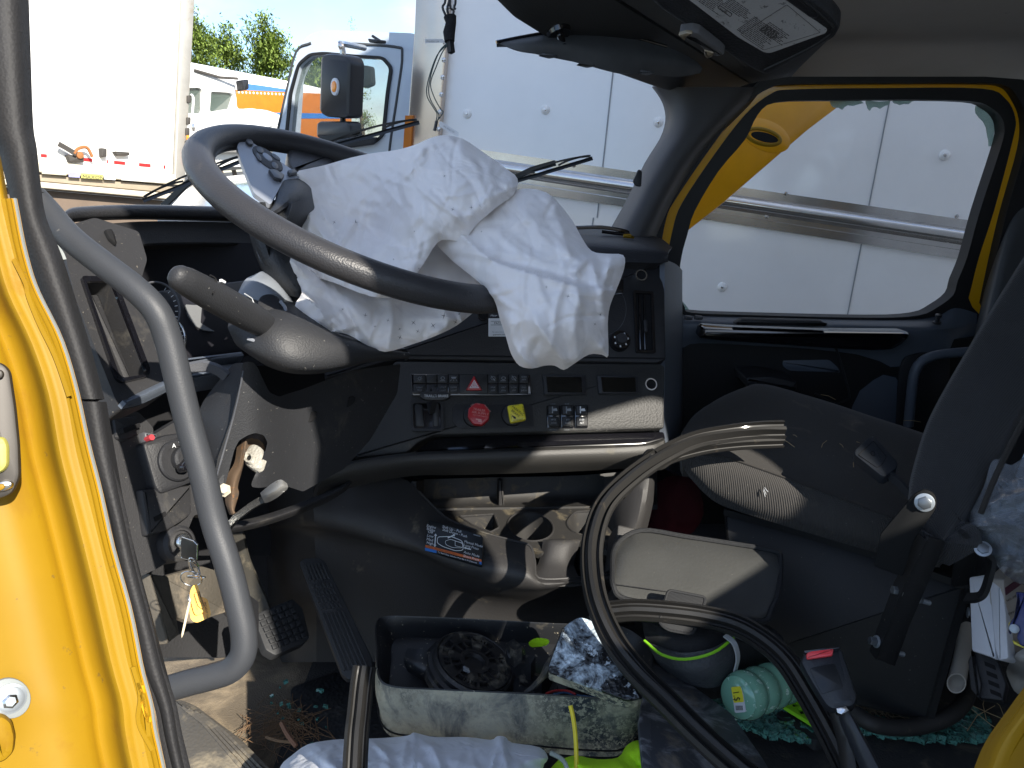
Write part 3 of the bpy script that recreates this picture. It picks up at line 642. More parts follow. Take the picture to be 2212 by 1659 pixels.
# yellow mirror fairing hanging outside the passenger window
YP=Pl((1560,300,2.15),(1800,230,2.2),(1500,480,2.12))
fr=thing('fairing_panel','yellow painted fairing hanging outside the far window, with an oval socket','body panel',YP.at(1600,420))
prt('panel',lambda mb: mb.prism(YP,rnd([(1420,560),(1482,501),(1560,440),(1745,280),(1832,214),(1860,150),(1640,120),(1420,420)],10),-.014,0,.004,mat('yellow_fairing_paint',(.80,.36,.006),.3,coat=.4,dust=((.50,.24,.03),.25,8))),fr)
prt('oval_flange',lambda mb: mb.prism(YP,ell(1654,293,56,33,24,36),.0,.0012,.0008,mat('yellow_fairing_paint',(.8,.36,.006),.3)),fr)
so_=prt('socket_ring',lambda mb: mb.loft([[YP.at(u,v,l) for u,v in ell(1648,296,rx,ry,14,28)] for rx,ry,l in ((42,20,.0015),(39,18,.004),(37,15,.005),(34,12.5,.004),(33,12,.0015))],yellow,cap=(False,False)),fr)
prt('socket_hole',lambda mb: mb.prism(YP,ell(1651,297,30,10,14,28),.0014,.002,0,black_m),fr)
prt('bolt_boss',lambda mb: mb.prism(YP,rnd([(1812,212),(1834,212),(1830,226),(1816,226)],3),.0,.01,.002,primer),fr)
outer_m=mat('bounce_panel_pale',(.62,.62,.62),.5,var=.05)  # light grey picked to bounce neutral fill onto box and cab
# sleeper body round and behind the photographer: added side wall cut to the sun patches, roof and walls that block the sun
def poly3(mb,P,n,m):
    """extrude a polygon given in cab space by n"""
    n=np.array(n,float); k=len(P); P=[np.array(p,float) for p in P]
    mb.add(P+[p+n for p in P],[list(range(k))[::-1],[k+i for i in range(k)]]+[[i,(i+1)%k,k+(i+1)%k,k+i] for i in range(k)],m)
SUN_MASK_O=[(.36,-1.3),(.365,-.10),(.44,.06),(.46,.30),(.50,.47),(.47,.60),(.42,.74),(.33,.88),(.24,.97),(.2,1.06),(.22,1.3),(.35,1.74),(1.1,1.94),(3.1,2.0),(3.1,-1.3)]
SUN_MASK_W=rnd([(.745,.10),(.80,.26),(.89,.48),(1.12,.66),(1.31,.73),(1.44,.60),(1.40,.48),(1.32,.36),(1.20,.28),(1.02,.19),(.88,.09)],.04,3)  # opening shaped to let the inner sun patches through, not a known window
def f(mb):
    v,t=cdt(SUN_MASK_O,[SUN_MASK_W]); n=len(v)
    mb.add([(a,.0,b) for a,b in v]+[(a,-.03,b) for a,b in v],t+[[n+i for i in q][::-1] for q in t],outer_m)
    for L_ in (SUN_MASK_O,SUN_MASK_W):
        k=len(L_); mb.add([(a,.0,b) for a,b in L_]+[(a,-.03,b) for a,b in L_],[[i,(i+1)%k,k+(i+1)%k,k+i] for i in range(k)],outer_m)
prt('sun_mask_wall',f,cab)
prt('rear_wall',lambda mb: mb.box((3.12,.98,.35),(.02,0,0),(0,1.0,0),(0,0,1.65),head_m),cab)
def f(mb): mb.grid([[(x,y,z) for x,z in ((.16,1.03),(.2,1.3),(.35,1.75),(1.12,1.95),(2.0,1.98),(3.14,2.02))] for y in (-.04,.9,1.98)],4,3,.03,outer_m)  # unseen roof, raised to keep sun off the neighbouring box
prt('roof',f,cab)
def f(mb): poly3(mb,[(1.28,1.95,-1.3),(1.28,1.95,.34),(.30,1.95,.42),(.22,1.95,1.0),(.35,1.95,1.75),(1.12,1.95,1.95),(3.1,1.95,2.0),(3.1,1.95,-1.3)],(0,.03,0),outer_m)  # unseen wall added to hold the neighbouring box in shade
prt('box_shade_wall',f,cab)
def f(mb): mb.grid([[C(2110,v,1.60),C(2200,v,1.62),C(2300,v,1.7),C(2600,v,1.5)] for v in (780,1000,1200,1400,1560)],2,2,.02,mat('sleeper_bulkhead',(.02,.021,.024),.8,grain=(200,.5)))
prt('sleeper_bulkhead',f,cab)
# ================================================================= dashboard
dash=thing('dashboard','black lorry dashboard with torn near end, switch panel and air vents','dashboard',(0,1.2,-.95))
def f(mb):
    T=[]
    for u,v0,d in ((128,470,.99),(150,451,1.0),(190,446,1.04),(260,443,1.09),(340,443,1.16),(480,447,1.28),(640,452,1.42),(820,462,1.55)):
        T.append([C(u,v0,d+.16),C(u,v0-.5,d+.03),C(u,v0+5,d+.004),C(u,v0+18,d),C(u,v0+27,d+.006),C(u,v0+32,d+.03)])
    rows=[[t[i] for t in T] for i in range(6)]
    mb.grid(rows,4,3,.012,pl_grain)
prt('top_pad',f,dash)
def f(mb):
    rows=[]
    for dv,dd in ((34,.012),(48,.012),(70,.006),(84,.004),(90,.03),(96,.09)):
        rows.append([C(u,v0+dv*k,d+dd) for u,v0,d,k in ((118,452,.97,1.0),(190,446,1.04,1.15),(260,443,1.09,1.14),(340,443,1.16,1.02),(480,447,1.28,.96),(640,452,1.42,.95),(820,462,1.55,.95))])
    mb.grid(rows,4,3,.01,pl_dark)
prt('instrument_hood',f,dash)
def f(mb):                                                 # dark recess behind the instruments
    mb.grid([[C(u,v,d) for u,d in ((250,1.12),(340,1.22),(480,1.30),(640,1.36),(760,1.40))] for v in (525,600,650,790)],3,3,.01,mat('instrument_recess',(.010,.010,.014),.7))
prt('instrument_recess',f,dash)
CL=Pl((300,660,1.05),(560,650,1.22),(345,790,1.03))
gf=mat('dial_sun_patch_grey',(.14,.145,.15),.4)  # lighter grey puts the sun on the cluster face into its colour
cl=prt('instrument_cluster',lambda mb: mb.prism(CL,rnd([(284,640),(330,628),(560,600),(604,690),(590,752),(420,770),(350,800),(310,770)],10),-.02,.0,.004,mat('cluster_shell',(.012,.012,.016),.4)),dash)
for P_,nm in ((rnd([(286,650),(312,662),(330,690),(345,760),(348,792),(336,768),(322,750),(308,705)],4),0),(rnd([(398,660),(434,662),(431,700),(462,718),(440,716),(420,706),(404,684)],3),1)):
    prt('sunlit_dial_face',lambda mb: mb.prism(CL,P_,.001,.003,0,gf),cl)
for (cx,cy,rx,ry) in ((330,676,54,62),(352,738,44,50)):
    def f(mb):
        E_=ell(cx,cy,rx,ry,0,48); mb.tube([CL.at(u,v,.006) for u,v in E_],.0016,6,chrome if cy>700 else pl_grey,closed=True)
        for a in range(-60,80,12):
            c_,s_=math.cos(rad(a)),math.sin(rad(a)); mb.prism(CL,[(cx+rx*.86*c_-1,cy+ry*.86*s_-.7),(cx+rx*.95*c_,cy+ry*.95*s_-.7),(cx+rx*.95*c_,cy+ry*.95*s_+.7),(cx+rx*.86*c_-1,cy+ry*.86*s_+.7)],.004,.005,0,white_t)
    prt('gauge_ring',f,cl)
def f(mb):
    mb.prism(CL,[(303,686),(322,680),(322,684),(304,690)],.005,.007,0,white_t)
    mb.text(CL,'RPM',317,709,9,4,.005,white_t); mb.text(CL,'x1000',319,717,7,4,.005,white_t)
prt('needle',f,cl)
def f(mb):
    for P_,l in (([(398,772),(524,757),(530,768),(400,783)],.0),([(398,786),(525,770),(560,776),(560,800),(520,792),(402,808)],-.01)):
        mb.prism(Pl((400,780,1.02),(560,765,1.15),(400,820,.99)),rnd(P_,3),l-.03,l,.004,pl_blue)
    mb.sweep([C(u,v,d) for u,v,d in cr([(400,798,.99),(440,792,1.0),(470,800,1.0),(490,815,1.0)],4)],[(-.008,-.002),(.008,-.002),(.006,.003),(-.006,.003)],m=pl_grey)
prt('cluster_ledge',f,dash)
# near end bezel with the big vent
VPn=Pl((150,560,.90),(340,560,1.02),(260,880,.86))
BZ=rnd([(134,520),(150,486),(205,470),(300,500),(318,560),(300,620),(338,760),(360,820),(356,850),(302,876),(259,887),(161,640)],8)
VO=rnd([(181,612),(237,612),(311,805),(306,813),(262,820),(252,812)],6)
prt('vent_bezel',lambda mb: holed(mb,VPn,BZ,[VO],-.03,0,pl_dusty),dash)
vt=prt('air_vent',lambda mb: holed(mb,VPn,rnd([(171,600),(244,602),(320,802),(316,816),(258,830),(246,820)],8),[VO],.0005,.005,pl_gloss),dash)
def f(mb): mb.prism(VPn,rnd([(176,604),(240,606),(314,810),(256,824)],3),-.055,-.05,0,pl_dusty)
prt('vent_duct',f,vt)
for a,b,c_,d_ in (((188,618),(204,622),(274,812),(258,814)),((212,620),(232,618),(306,804),(290,808))):
    prt('vent_vane',lambda mb: mb.prism(VPn,rnd([a,b,c_,d_],2),-.03,-.018,.003,pl_dusty),vt)
def f(mb):                                                 # small vent half hidden by the grab handle
    mb=mb; mb.prism(VPn,rnd([(222,500),(236,498),(244,512),(248,534),(232,520)],4),.001,.006,.002,black_m)
    pass
prt('defrost_vent',f,dash)
for k in range(2):
    def f(mb): mb.prism(VPn,rnd([(154+k*5,526+k*18),(186+k*6,520+k*16),(188+k*6,526+k*16),(158+k*5,532+k*18)],2),.001,.010,.002,pl_dusty)
    prt('vent_fin',f,dash)
prt('vent_slot',lambda mb: mb.prism(VPn,rnd([(172,528),(206,540),(214,556),(180,548)],3),.001,.003,0,black_m),dash)
prt('bezel_lip',lambda mb: mb.grid([[VPn.at(u,v,.002) for u,v in ((259,886),(302,875),(356,849),(384,835))],[VPn.at(u,v,.012) for u,v in ((262,878),(300,862),(350,838),(378,824))],[VPn.at(u,v,.0) for u,v in ((265,868),(296,850),(346,826),(372,812))]],4,3,.006,pl_blue),dash)
# lower near bracket with light switch and ignition lock
LB=Pl((230,900,.93),(430,900,1.04),(300,1200,.93))
def f(mb):
    holed(mb,LB,rnd([(222,872),(300,890),(332,925),(330,940),(430,880),(470,1040),(470,1120),(420,1110),(404,1150),(390,1190),(346,1225),(298,1248),(250,1040)],10),[rnd([(245,930),(286,918),(288,926),(250,940)],2),rnd([(314,1118),(340,1104),(342,1112),(316,1130)],2)],-.02,0,pl_dusty)
    mb.prism(LB,rnd([(240,905),(292,900),(300,915),(296,940),(262,955),(246,948)],6),.0005,.006,.003,pl_dusty)
    mb.prism(LB,rnd([(292,1060),(400,1050),(402,1112),(380,1130),(346,1150),(306,1160)],6),.001,.014,.005,pl_dusty)
    for q in ((250,930,286,918),(316,1120,342,1107)): mb.prism(LB,rnd([(q[0],q[1]),(q[2],q[3]),(q[2]+3,q[3]+8),(q[0]+4,q[1]+10)],2),.005,.0152,0,black_m)
prt('lower_bracket',f,dash)
lsw=prt('light_switch',lambda mb: mb.prism(LB,rnd([(291,962),(338,944),(400,935),(412,1040),(384,1052),(330,1072),(318,1056)],9),-.0,.018,.005,pl_dark),dash)
def f(mb):
    P=LB.at(362,1000,.018); mb.lathe(P,LB.n,[(.0265,0),(.0265,.004),(.0245,.006),(.0185,.006),(.018,.004),(.0165,.004)],36,pl_dark)
    mb.text(LB,'A',346,974,13,-6,.0255,white_t); mb.text(LB,'O',359,965,13,0,.0255,dim_t)
    for k in range(3): mb.prism(LB,[(375,954+k*4),(386,953+k*4),(386,954.4+k*4),(375,955.4+k*4)],.0245,.025,0,dim_t)
    mb.loft([[LB.at(u,v,.0250) for u,v in ell(392,999,r,r*1.1,0,12)] for r in (3.2,2.3)],white_t,cap=(False,False))
    for a in range(0,360,45): mb.prism(LB,[(392+5*math.cos(rad(a))-.6,999+5*math.sin(rad(a))-.6),(392+7*math.cos(rad(a))+.6,999+7*math.sin(rad(a))-.6),(392+7*math.cos(rad(a))+.6,999+7*math.sin(rad(a))+.6)],.0245,.025,0,white_t)
    mb.prism(LB,[(397,976),(399,976),(400,984),(398,984)],.0245,.025,0,white_t)
prt('dial',f,lsw)
def f(mb):
    P=LB.at(371,998,.02); mb.lathe(P,LB.n,[(.0165,0),(.016,.010),(.013,.013)],30,pl_dark)
    mb.prism(LB,rnd([(348,1016),(386,972),(394,978),(390,990),(366,1028),(354,1028)],8),.03,.042,.005,pl_gloss)
prt('knob',f,lsw)
def f(mb):
    mb.tube([LB.at(*p) for p in ((308,952,.0),(308,950,.02))],.004,8,mat('red_wire_stub',(.35,.04,.05),.5)); mb.prism(LB,rnd([(300,935),(330,940),(326,956),(302,958)],4),.0,.012,.004,pl_grey)
prt('switch_plug',f,lsw)
ig=thing('ignition_key','bright key turned in the ignition lock with ring and black head','key',LB.at(405,1200,.05))
igl=prt('ignition_lock',lambda mb: mb.lathe(LB.at(374,1176,.0),LB.n,[(.024,-.02),(.023,.014),(.019,.018),(.0165,.018),(.0165,.014)],28,pl_dusty),dash)
prt('lock_barrel',lambda mb: (mb.lathe(LB.at(375,1173,.012),LB.n,[(.0105,0),(.0105,.010),(.009,.012),(.004,.012)],24,chrome),mb.prism(LB,[(374,1168),(377,1168),(377,1179),(374,1179)],.0235,.0245,0,black_m)),igl)
K0=LB.at(377,1173,.024)
def f(mb):
    KPl=Pl(None,P=C(405,1190,.80),n=np.array([-.55,-.8,.1]))
    mb.sweep([K0,KPl.at(392,1178)],[(-.003,-.0008),(.003,-.0008),(.003,.0008),(-.003,.0008)],m=chrome)
    mb.prism(KPl,rnd([(396,1160),(420,1168),(428,1176),(427,1208),(420,1212),(394,1204),(393,1172)],4),-.001,.0016,.0006,mat('key_head_black',(.05,.047,.04),.35,metal=.3))
    mb.tube([KPl.at(u,v,.001) for u,v in ((396,1160),(420,1168),(428,1176),(427,1208),(420,1212),(394,1204),(393,1172))],.0006,6,chrome,closed=True)
prt('key_blade',f,ig)
def ring(mb,u,v,d,rx,ry,tilt,m,r=.0006):
    P=C(u,v,d); a=np.array([rx,0,0.]); b=np.array([0,ry*math.sin(tilt),-ry*math.cos(tilt)])
    mb.tube([P+a*math.cos(t)+b*math.sin(t) for t in np.linspace(0,2*math.pi,24,endpoint=False)],r,6,m,closed=True)
prt('key_ring',lambda mb: (ring(mb,419,1224,.79,.0045,.013,.3,chrome,.0009),ring(mb,421,1228,.79,.003,.014,.5,chrome,.0009),ring(mb,413,1250,.785,.011,.010,.2,chrome,.0006),ring(mb,424,1246,.785,.009,.009,.9,chrome,.0006)),ig)
TG=Pl((400,1300,.775),(450,1300,.782),(420,1350,.770))
tag_y=mat('yellow_plastic_tag',(.86,.45,.01),.3,coat=.5)
kt=thing('key_tag','two yellow plastic key tags hanging from the ignition key ring','key tag',TG.at(425,1345))
blt=mat('black_tag_print',(.03,.025,.02),.6)
prt('rear_tag',lambda mb: (mb.prism(TG,rnd([(410,1290),(436,1288),(448,1292),(455,1322),(454,1332),(424,1345),(412,1338),(408,1310)],8),-.006,-.0044,0,tag_y),mb.text(TG,'PREVENT THEFT',440,1300,6.4,80,-.0035,blt,sx=.95)),kt)
def f(mb):
    mb.prism(TG,rnd([(411,1276),(418,1264),(426,1262),(432,1280),(442,1318),(440,1322),(424,1330),(419,1324),(410,1290)],6),.0,.0016,0,tag_y)
    for t,u,v,s in (('PREVENT THEFT',428,1278,4.6),('PUNK LOSE LOCK',0,0,0),('PENSKE',425.5,1284,5.6)):
        if s: mb.text(TG,t,u,v,s,76,.0026,blt)
    mb.text(TG,'PLEASE LOCK DOORS',417,1284,3.6,76,.0026,blt)
    mb.tube([TG.at(u,v,.0026) for u,v in ((422,1280),(431,1281),(441,1310),(437,1317),(428,1310),(420,1286))],.0003,4,blt,closed=True)
prt('front_tag',f,kt)
spare=thing('spare_key','narrow worn spare key dangling beside the yellow tags','key',TG.at(396,1340))
prt('blade',lambda mb: mb.prism(TG,rnd([(408,1296),(412,1300),(402,1345),(396,1370),(392,1378),(392,1368),(400,1330)],1),-.003,-.0022,0,mat('old_brass',(.22,.19,.14),.45,metal=.6)),spare)
prt('bow',lambda mb: mb.prism(TG,ell(410,1290,5,10,10),-.0035,-.0015,.0006,chrome),spare)
# ---- centre panels
UP=Pl((900,600,1.40),(1436,600,1.46),(900,780,1.36))
def f(mb):
    mb.prism(UP,rnd([(700,600),(860,540),(1436,566),(1440,776),(1420,784),(852,776),(700,820)],6),-.2,0,.006,pl_dark)
    mb.prism(UP,ell(1043,682,9.5,9.5),.0005,.001,0,black_m); mb.loft([[UP.at(u,v,l) for u,v in ell(1043,682,r,r)] for r,l in ((11.5,.001),(11,.003),(9.5,.003),(9,.0))],pl_gloss,cap=(False,False))
    mb.loft([[UP.at(u,v,.0009) for u,v in ell(1303,668,r,r*1.15)] for r in (50,49)],pl_grey,cap=(False,False))
    mb.prism(UP,rnd([(1326,604),(1346,606),(1345,636),(1326,638)],2),.0,.004,.001,pl_gloss)
    mb.prism(UP,[(852,766),(1436,773),(1436,776),(852,769)],.0005,.0012,0,black_m)
prt('upper_fascia',f,dash)
def f(mb):
    rows=[[C(u,v,d) for u,v,d in ((1180,488,1.75),(1260,489,1.75),(1353,500,1.75),(1420,512,1.7),(1452,534,1.62))],[C(u,v,d) for u,v,d in ((1180,505,1.6),(1260,506,1.6),(1353,514,1.58),(1420,528,1.54),(1444,542,1.5))],[C(u,v,d) for u,v,d in ((1180,520,1.5),(1260,524,1.48),(1353,532,1.47),(1420,540,1.46),(1443,548,1.45))],[C(u,v,d) for u,v,d in ((1180,560,1.46),(1260,562,1.45),(1353,566,1.44),(1420,568,1.44),(1443,566,1.45))]]
    mb.grid(rows,4,4,.02,pl_grain)
    mb.tube([C(u,v,1.6) for u,v in cr([(1240,492),(1300,491),(1352,500),(1350,506),(1300,500)],4)],.004,6,pl_gloss)
prt('top_pad',f,dash,'far end of the dashboard top')
prt('warning_clip',lambda mb: mb.prism(Pl(None,P=C(1358,512,1.56),n=np.array([0,-1,.6])),rnd([(1346,508),(1360,508),(1370,516),(1346,514)],2),0,.008,.002,yellow),dash)
def f(mb):
    mb.grid([[C(1436,v,1.455),C(1446,v+4,1.5),C(1462,v+12,1.62),C(1474,v+24,1.80)] for v in (560,650,760,860,930,1010)],3,3,.01,pl_blue)
prt('end_cap',f,dash)
v2=prt('air_vent',lambda mb: holed(mb,UP,rnd([(1366,630),(1409,632),(1414,765),(1372,763)],4),[rnd([(1371,636),(1404,637),(1408,759),(1376,758)],3)],.0005,.007,pl_gloss),dash,'far air vent')
prt('vent_duct',lambda mb: mb.prism(UP,[(1371,636),(1404,637),(1408,759),(1376,758)],.0004,.001,0,black_m),v2)
for u in (1380,1390): prt('vent_vane',lambda mb: mb.prism(UP,[(u-2,638),(u+2,638),(u+4,757),(u,757)],.001,.006,.0015,pl_gloss),v2)
prt('vent_slider',lambda mb: mb.prism(UP,rnd([(1388,694),(1395,694),(1396,720),(1389,720)],2),.006,.010,.001,pl_dark),v2)
for u,v,pln in ((1384,596,'u'),(1405,831,'l')):
    pass
LPn=Pl((900,800,1.355),(1430,800,1.42),(900,940,1.33))
def sock(P_,u,v):
    def f(mb):
        mb.lathe(P_.at(u,v,.0),P_.n,[(.0125,0),(.0125,.003),(.0115,.005),(.0092,.005),(.0088,.002),(.0088,-.012)],28,chrome)
        mb.prism(P_,ell(u,v,10,10.5),.0008,.0012,0,black_m)
    prt('power_socket',f,dash)
def f(mb):
    mb.prism(LPn,rnd([(852,779),(1428,785,10),(1437,790),(1436,926),(936,940),(905,955),(880,978),(764,990),(790,900)],8),-.1,0,.006,mat('panel_textured',(.030,.030,.029),.55,grain=(300,.5),dust=(DU,.18,20),spots=((.4,.37,.3),.05,160)))
prt('lower_fascia',f,dash)
sock(UP,1384,596); sock(LPn,1405,831)
def f(mb):
    mb.lathe(UP.at(1337,739,0),UP.n,[(.0195,0),(.019,.012),(.0175,.016)],30,pl_gloss)
    mb.lathe(UP.at(1337,739,.016),UP.n,[(.011,0),(.010,.008),(.009,.009)],24,pl_dark)
    for a in range(-60,250,52):
        u,v=1337+14.5*math.cos(rad(a)),739+14.5*math.sin(rad(a)); mb.prism(UP,[(u-1.5,v-2),(u+1,v-2),(u+2,v+2),(u-1.5,v+2)],.0162,.0166,0,white_t)
prt('climate_knob',f,dash)
def f(mb):
    mb.prism(UP,rnd([(1055,688),(1120,688),(1120,727),(1055,727)],1.5),.0,.0012,0,mat('white_card',(.70,.72,.74),.5))
    mb.prism(UP,[(1060,694),(1118,694),(1118,695),(1060,695)],.0012,.0016,0,dim_t); mb.prism(UP,[(1060,702),(1118,702),(1118,703),(1060,703)],.0012,.0016,0,dim_t)
    mb.text(UP,'PACCAR',1067,701,6.5,0,.0018,blt); mb.text(UP,'Hear',1059,684,6.5,0,.001,white_t,skew=-.25,sx=1.1)
    mb.text(UP,'For sales instru',1063,719,4,0,.0018,dim_t); mb.text(UP,'gopenske.com',1065,724.5,4.6,0,.0018,blt)
prt('info_card',f,dash)
# switch bank
sb=prt('switch_bank',lambda mb: mb.prism(LPn,rnd([(887,808),(1144,811),(1147,855),(890,855)],3),.0005,.004,.001,pl_gloss),dash)
xs=[892,920.5,944,968,991,1053,1075,1098,1120,1141]
swm=mat('switch_black',(.022,.023,.025),.45)
labs={0:('LIGHT','TEST'),2:('UTILY','LIGHT'),3:('DOME','LIGHT'),5:('MSA','OFF'),6:('ARC','SPIN'),7:('LOW','OFF'),8:('ENG','SHDN')}
for i in range(9):
    if i==4: continue
    a,b=xs[i],xs[i+1]
    def f(mb):
        mb.prism(LPn,rnd([(a+.8,811),(b-.8,811),(b-.8,829),(a+.8,829)],1.2),.004,.0075,.001,swm)
        mb.prism(LPn,rnd([(a+.8,832),(b-.8,832),(b-.8,852),(a+.8,852)],1.2),.004,.0075,.001,swm)
        cx=(a+b)/2
        if i in labs:
            t,q=labs[i]; mb.text(LPn,t,cx,840.5,5,0,.008,dim_t,align='CENTER'); mb.text(LPn,q,cx,847,5,0,.008,dim_t,align='CENTER')
        if i==0:
            mb.loft([[LPn.at(u,v,.0079) for u,v in ell(cx,820,r,r,0,14)] for r in (3.4,2.6)],dim_t,cap=(False,False))
            for k in range(0,360,45): mb.prism(LPn,[(cx+4.5*math.cos(rad(k))-.4,820+4.5*math.sin(rad(k))-.4),(cx+6.5*math.cos(rad(k)),820+6.5*math.sin(rad(k))),(cx+4.5*math.cos(rad(k))+.4,820+4.5*math.sin(rad(k))+.4)],.0075,.008,0,dim_t)
        if i in (2,6): mb.loft([[LPn.at(u,v,.0079) for u,v in ell(cx,819,r*1.3,r,0,14)] for r in (3.6,2.6)],dim_t,cap=(False,False)); mb.prism(LPn,[(cx-6,824),(cx+5,824),(cx+5,825),(cx-6,825)],.0075,.008,0,dim_t)
        if i==3:
            mb.prism(LPn,[(cx-6,816),(cx+6,816),(cx+4,820),(cx-4,820)],.0075,.0079,0,dim_t)
            for k in (-5,0,5): mb.prism(LPn,[(cx+k-.5,822),(cx+k+.5,822),(cx+k*1.4+.5,825),(cx+k*1.4-.5,825)],.0075,.008,0,dim_t)
        if i in (5,7): mb.loft([[LPn.at(u,v,.0079) for u,v in ell(cx,819,r*1.2,r,0,14)] for r in (4.2,3.4)],dim_t,cap=(False,False)); mb.prism(LPn,[(cx-5,814),(cx-4,813.5),(cx+5,825),(cx+4,825.5)],.0079,.0082,0,dim_t)
        if i==8: mb.text(LPn,'OVER',cx,818,4.6,0,.008,dim_t,align='CENTER'); mb.text(LPn,'RIDE',cx,823.5,4.6,0,.008,dim_t,align='CENTER')
    prt('rocker_switch',f,sb)
redm=mat('red_switch_plastic',(.42,.02,.025),.35,coat=.3)
def tri(cx,cy,r): return [(cx,cy-r*1.05),(cx+r*.95,cy+r*.62),(cx-r*.95,cy+r*.62)]
def f(mb):
    mb.prism(LPn,rnd([(992,811),(1052,811),(1052,852),(992,852)],1.5),.004,.007,.001,swm)
    mb.prism(LPn,rnd(tri(1023,834,19),3),.007,.013,.002,redm)
    for ro,ri in ((10.5,8.2),(6,3.8)): holed(mb,LPn,tri(1023,835,ro),[tri(1023,835,ri)],.0128,.0135,white_t)
    mb.prism(LPn,tri(1023,835,1.8),.0128,.0135,0,white_t)
prt('hazard_switch',f,sb)
for (a,b,c_,d_,e,g,h,i2) in ((1171,810,1266,854,1179,815,1256,849),(1288,811,1379,852,1297,816,1372,848)):
    o=prt('display',lambda mb: mb.prism(LPn,rnd([(a,b),(c_-2,b+1),(c_,d_),(a+4,d_)],2),.0005,.005,.002,pl_dark),dash)
    prt('screen',lambda mb: mb.prism(LPn,rnd([(e,g),(h-2,g+1),(h,i2),(e+3,i2)],1),.005,.0055,0,mat('dark_screen',(.001,.001,.001),.08)),o)
tb=prt('trailer_brake_pocket',lambda mb: holed(mb,LPn,rnd([(886,866),(957,866),(958,932),(888,932)],7),[rnd([(891,871),(952,871),(953,927),(893,927)],7)],.0005,.006,pl_dark),dash)
prt('pocket_floor',lambda mb: (mb.prism(LPn,rnd([(891,871),(952,871),(953,927),(893,927)],7),.0003,.001,0,pl_gloss),mb.prism(LPn,rnd([(896,874),(912,874),(914,900),(918,922),(898,922)],5),.001,.005,.002,swm),mb.prism(LPn,rnd([(936,872),(948,872),(948,922),(934,922)],5),.001,.005,.002,swm)),tb)
def f(mb):
    mb.sweep([LPn.at(930,885,.0),LPn.at(934,868,.03),LPn.at(938,857,.045)],[(-.010,-.005),(.010,-.005),(.010,.005),(-.010,.005)],m=swm)
    Q=Pl(None,P=LPn.at(940,856,.045),n=LPn.n); mb.prism(Q,rnd([(906,850),(920,845),(958,846),(974,849),(973,860),(955,866),(920,865),(907,859)],5),-.008,.004,.003,swm)
    mb.text(Q,'TRAILER BRAKE',916,859,8,0,.0045,white_t,sx=.93)
prt('trailer_brake_lever',f,dash)
prt('valve_recess',lambda mb: mb.prism(LPn,rnd([(978,874),(1150,874),(1154,924),(990,926),(976,910)],8),.0003,.0018,.0006,pl_dark),dash)
oct_=[(1034+25*math.cos(rad(22.5+45*k+6)),895+25*math.sin(rad(22.5+45*k+6))) for k in range(8)]
def f(mb):
    Q=Pl(None,P=LPn.at(1034,895,.045),n=LPn.n+np.array([-.12,0,.05])); mb.lathe(LPn.at(1024,900,.0),LPn.n,[(.020,0),(.019,.012),(.011,.016),(.010,.042)],20,pl_dark)
    mb.prism(Q,rnd(oct_,3),-.008,.004,.003,redm)
    pk=mat('pale_red_print',(.60,.28,.26),.5)
    for t,y,s,dx in (('TRAILER',889,7.2,0),('AIR SUPPLY',896,7.2,2),('NOT FOR PARKING',901,3.8,3)): mb.text(Q,t,1035+dx,y,s,9,.0046,pk,align='CENTER')
    for t,u,v,a in (('PULL',1018,879,-35),('TO',1031,875,5),('EVACUATE',1046,877,50),('PUSH',1016,906,50),('SUPPLY',1042,915,-40)): mb.text(Q,t,u,v,4,a,.0046,pk)
    mb.prism(Q,[(1028,905),(1040,907),(1041,914),(1033,912),(1033,909),(1028,908)],.004,.0046,0,pk)
prt('trailer_air_supply_knob',f,dash)
ylk=mat('yellow_knob_plastic',(.72,.62,.03),.35,coat=.3)
def f(mb):
    Q=Pl(None,P=LPn.at(1116,893,.045),n=LPn.n+np.array([-.12,0,.05])); mb.lathe(LPn.at(1106,898,.0),LPn.n,[(.020,0),(.019,.012),(.011,.016)],20,pl_dark); mb.lathe(LPn.at(1108,897,.016),LPn.n,[(.010,0),(.010,.028)],16,ylk)
    sq=[(1095,877),(1130,872),(1137,907),(1102,914)]
    mb.prism(Q,rnd(sq,5),-.007,.004,.003,ylk)
    mb.text(Q,'PARKING',1117,890,7.4,38,.0046,blt,align='CENTER'); mb.text(Q,'BRAKE',1112,896,7.4,38,.0046,blt,align='CENTER')
    for t,u,v,a in (('PULL',1112,878,-8),('TO APPLY',1127,878,78),('PUSH',1102,896,82),('TO RELEASE',1108,911,-8)): mb.text(Q,t,u,v,4,a,.0046,blt)
    mb.prism(Q,[(1106,898),(1114,902),(1114,907),(1108,904),(1109,902),(1106,901)],.004,.0046,0,blt)
prt('parking_brake_knob',f,dash)
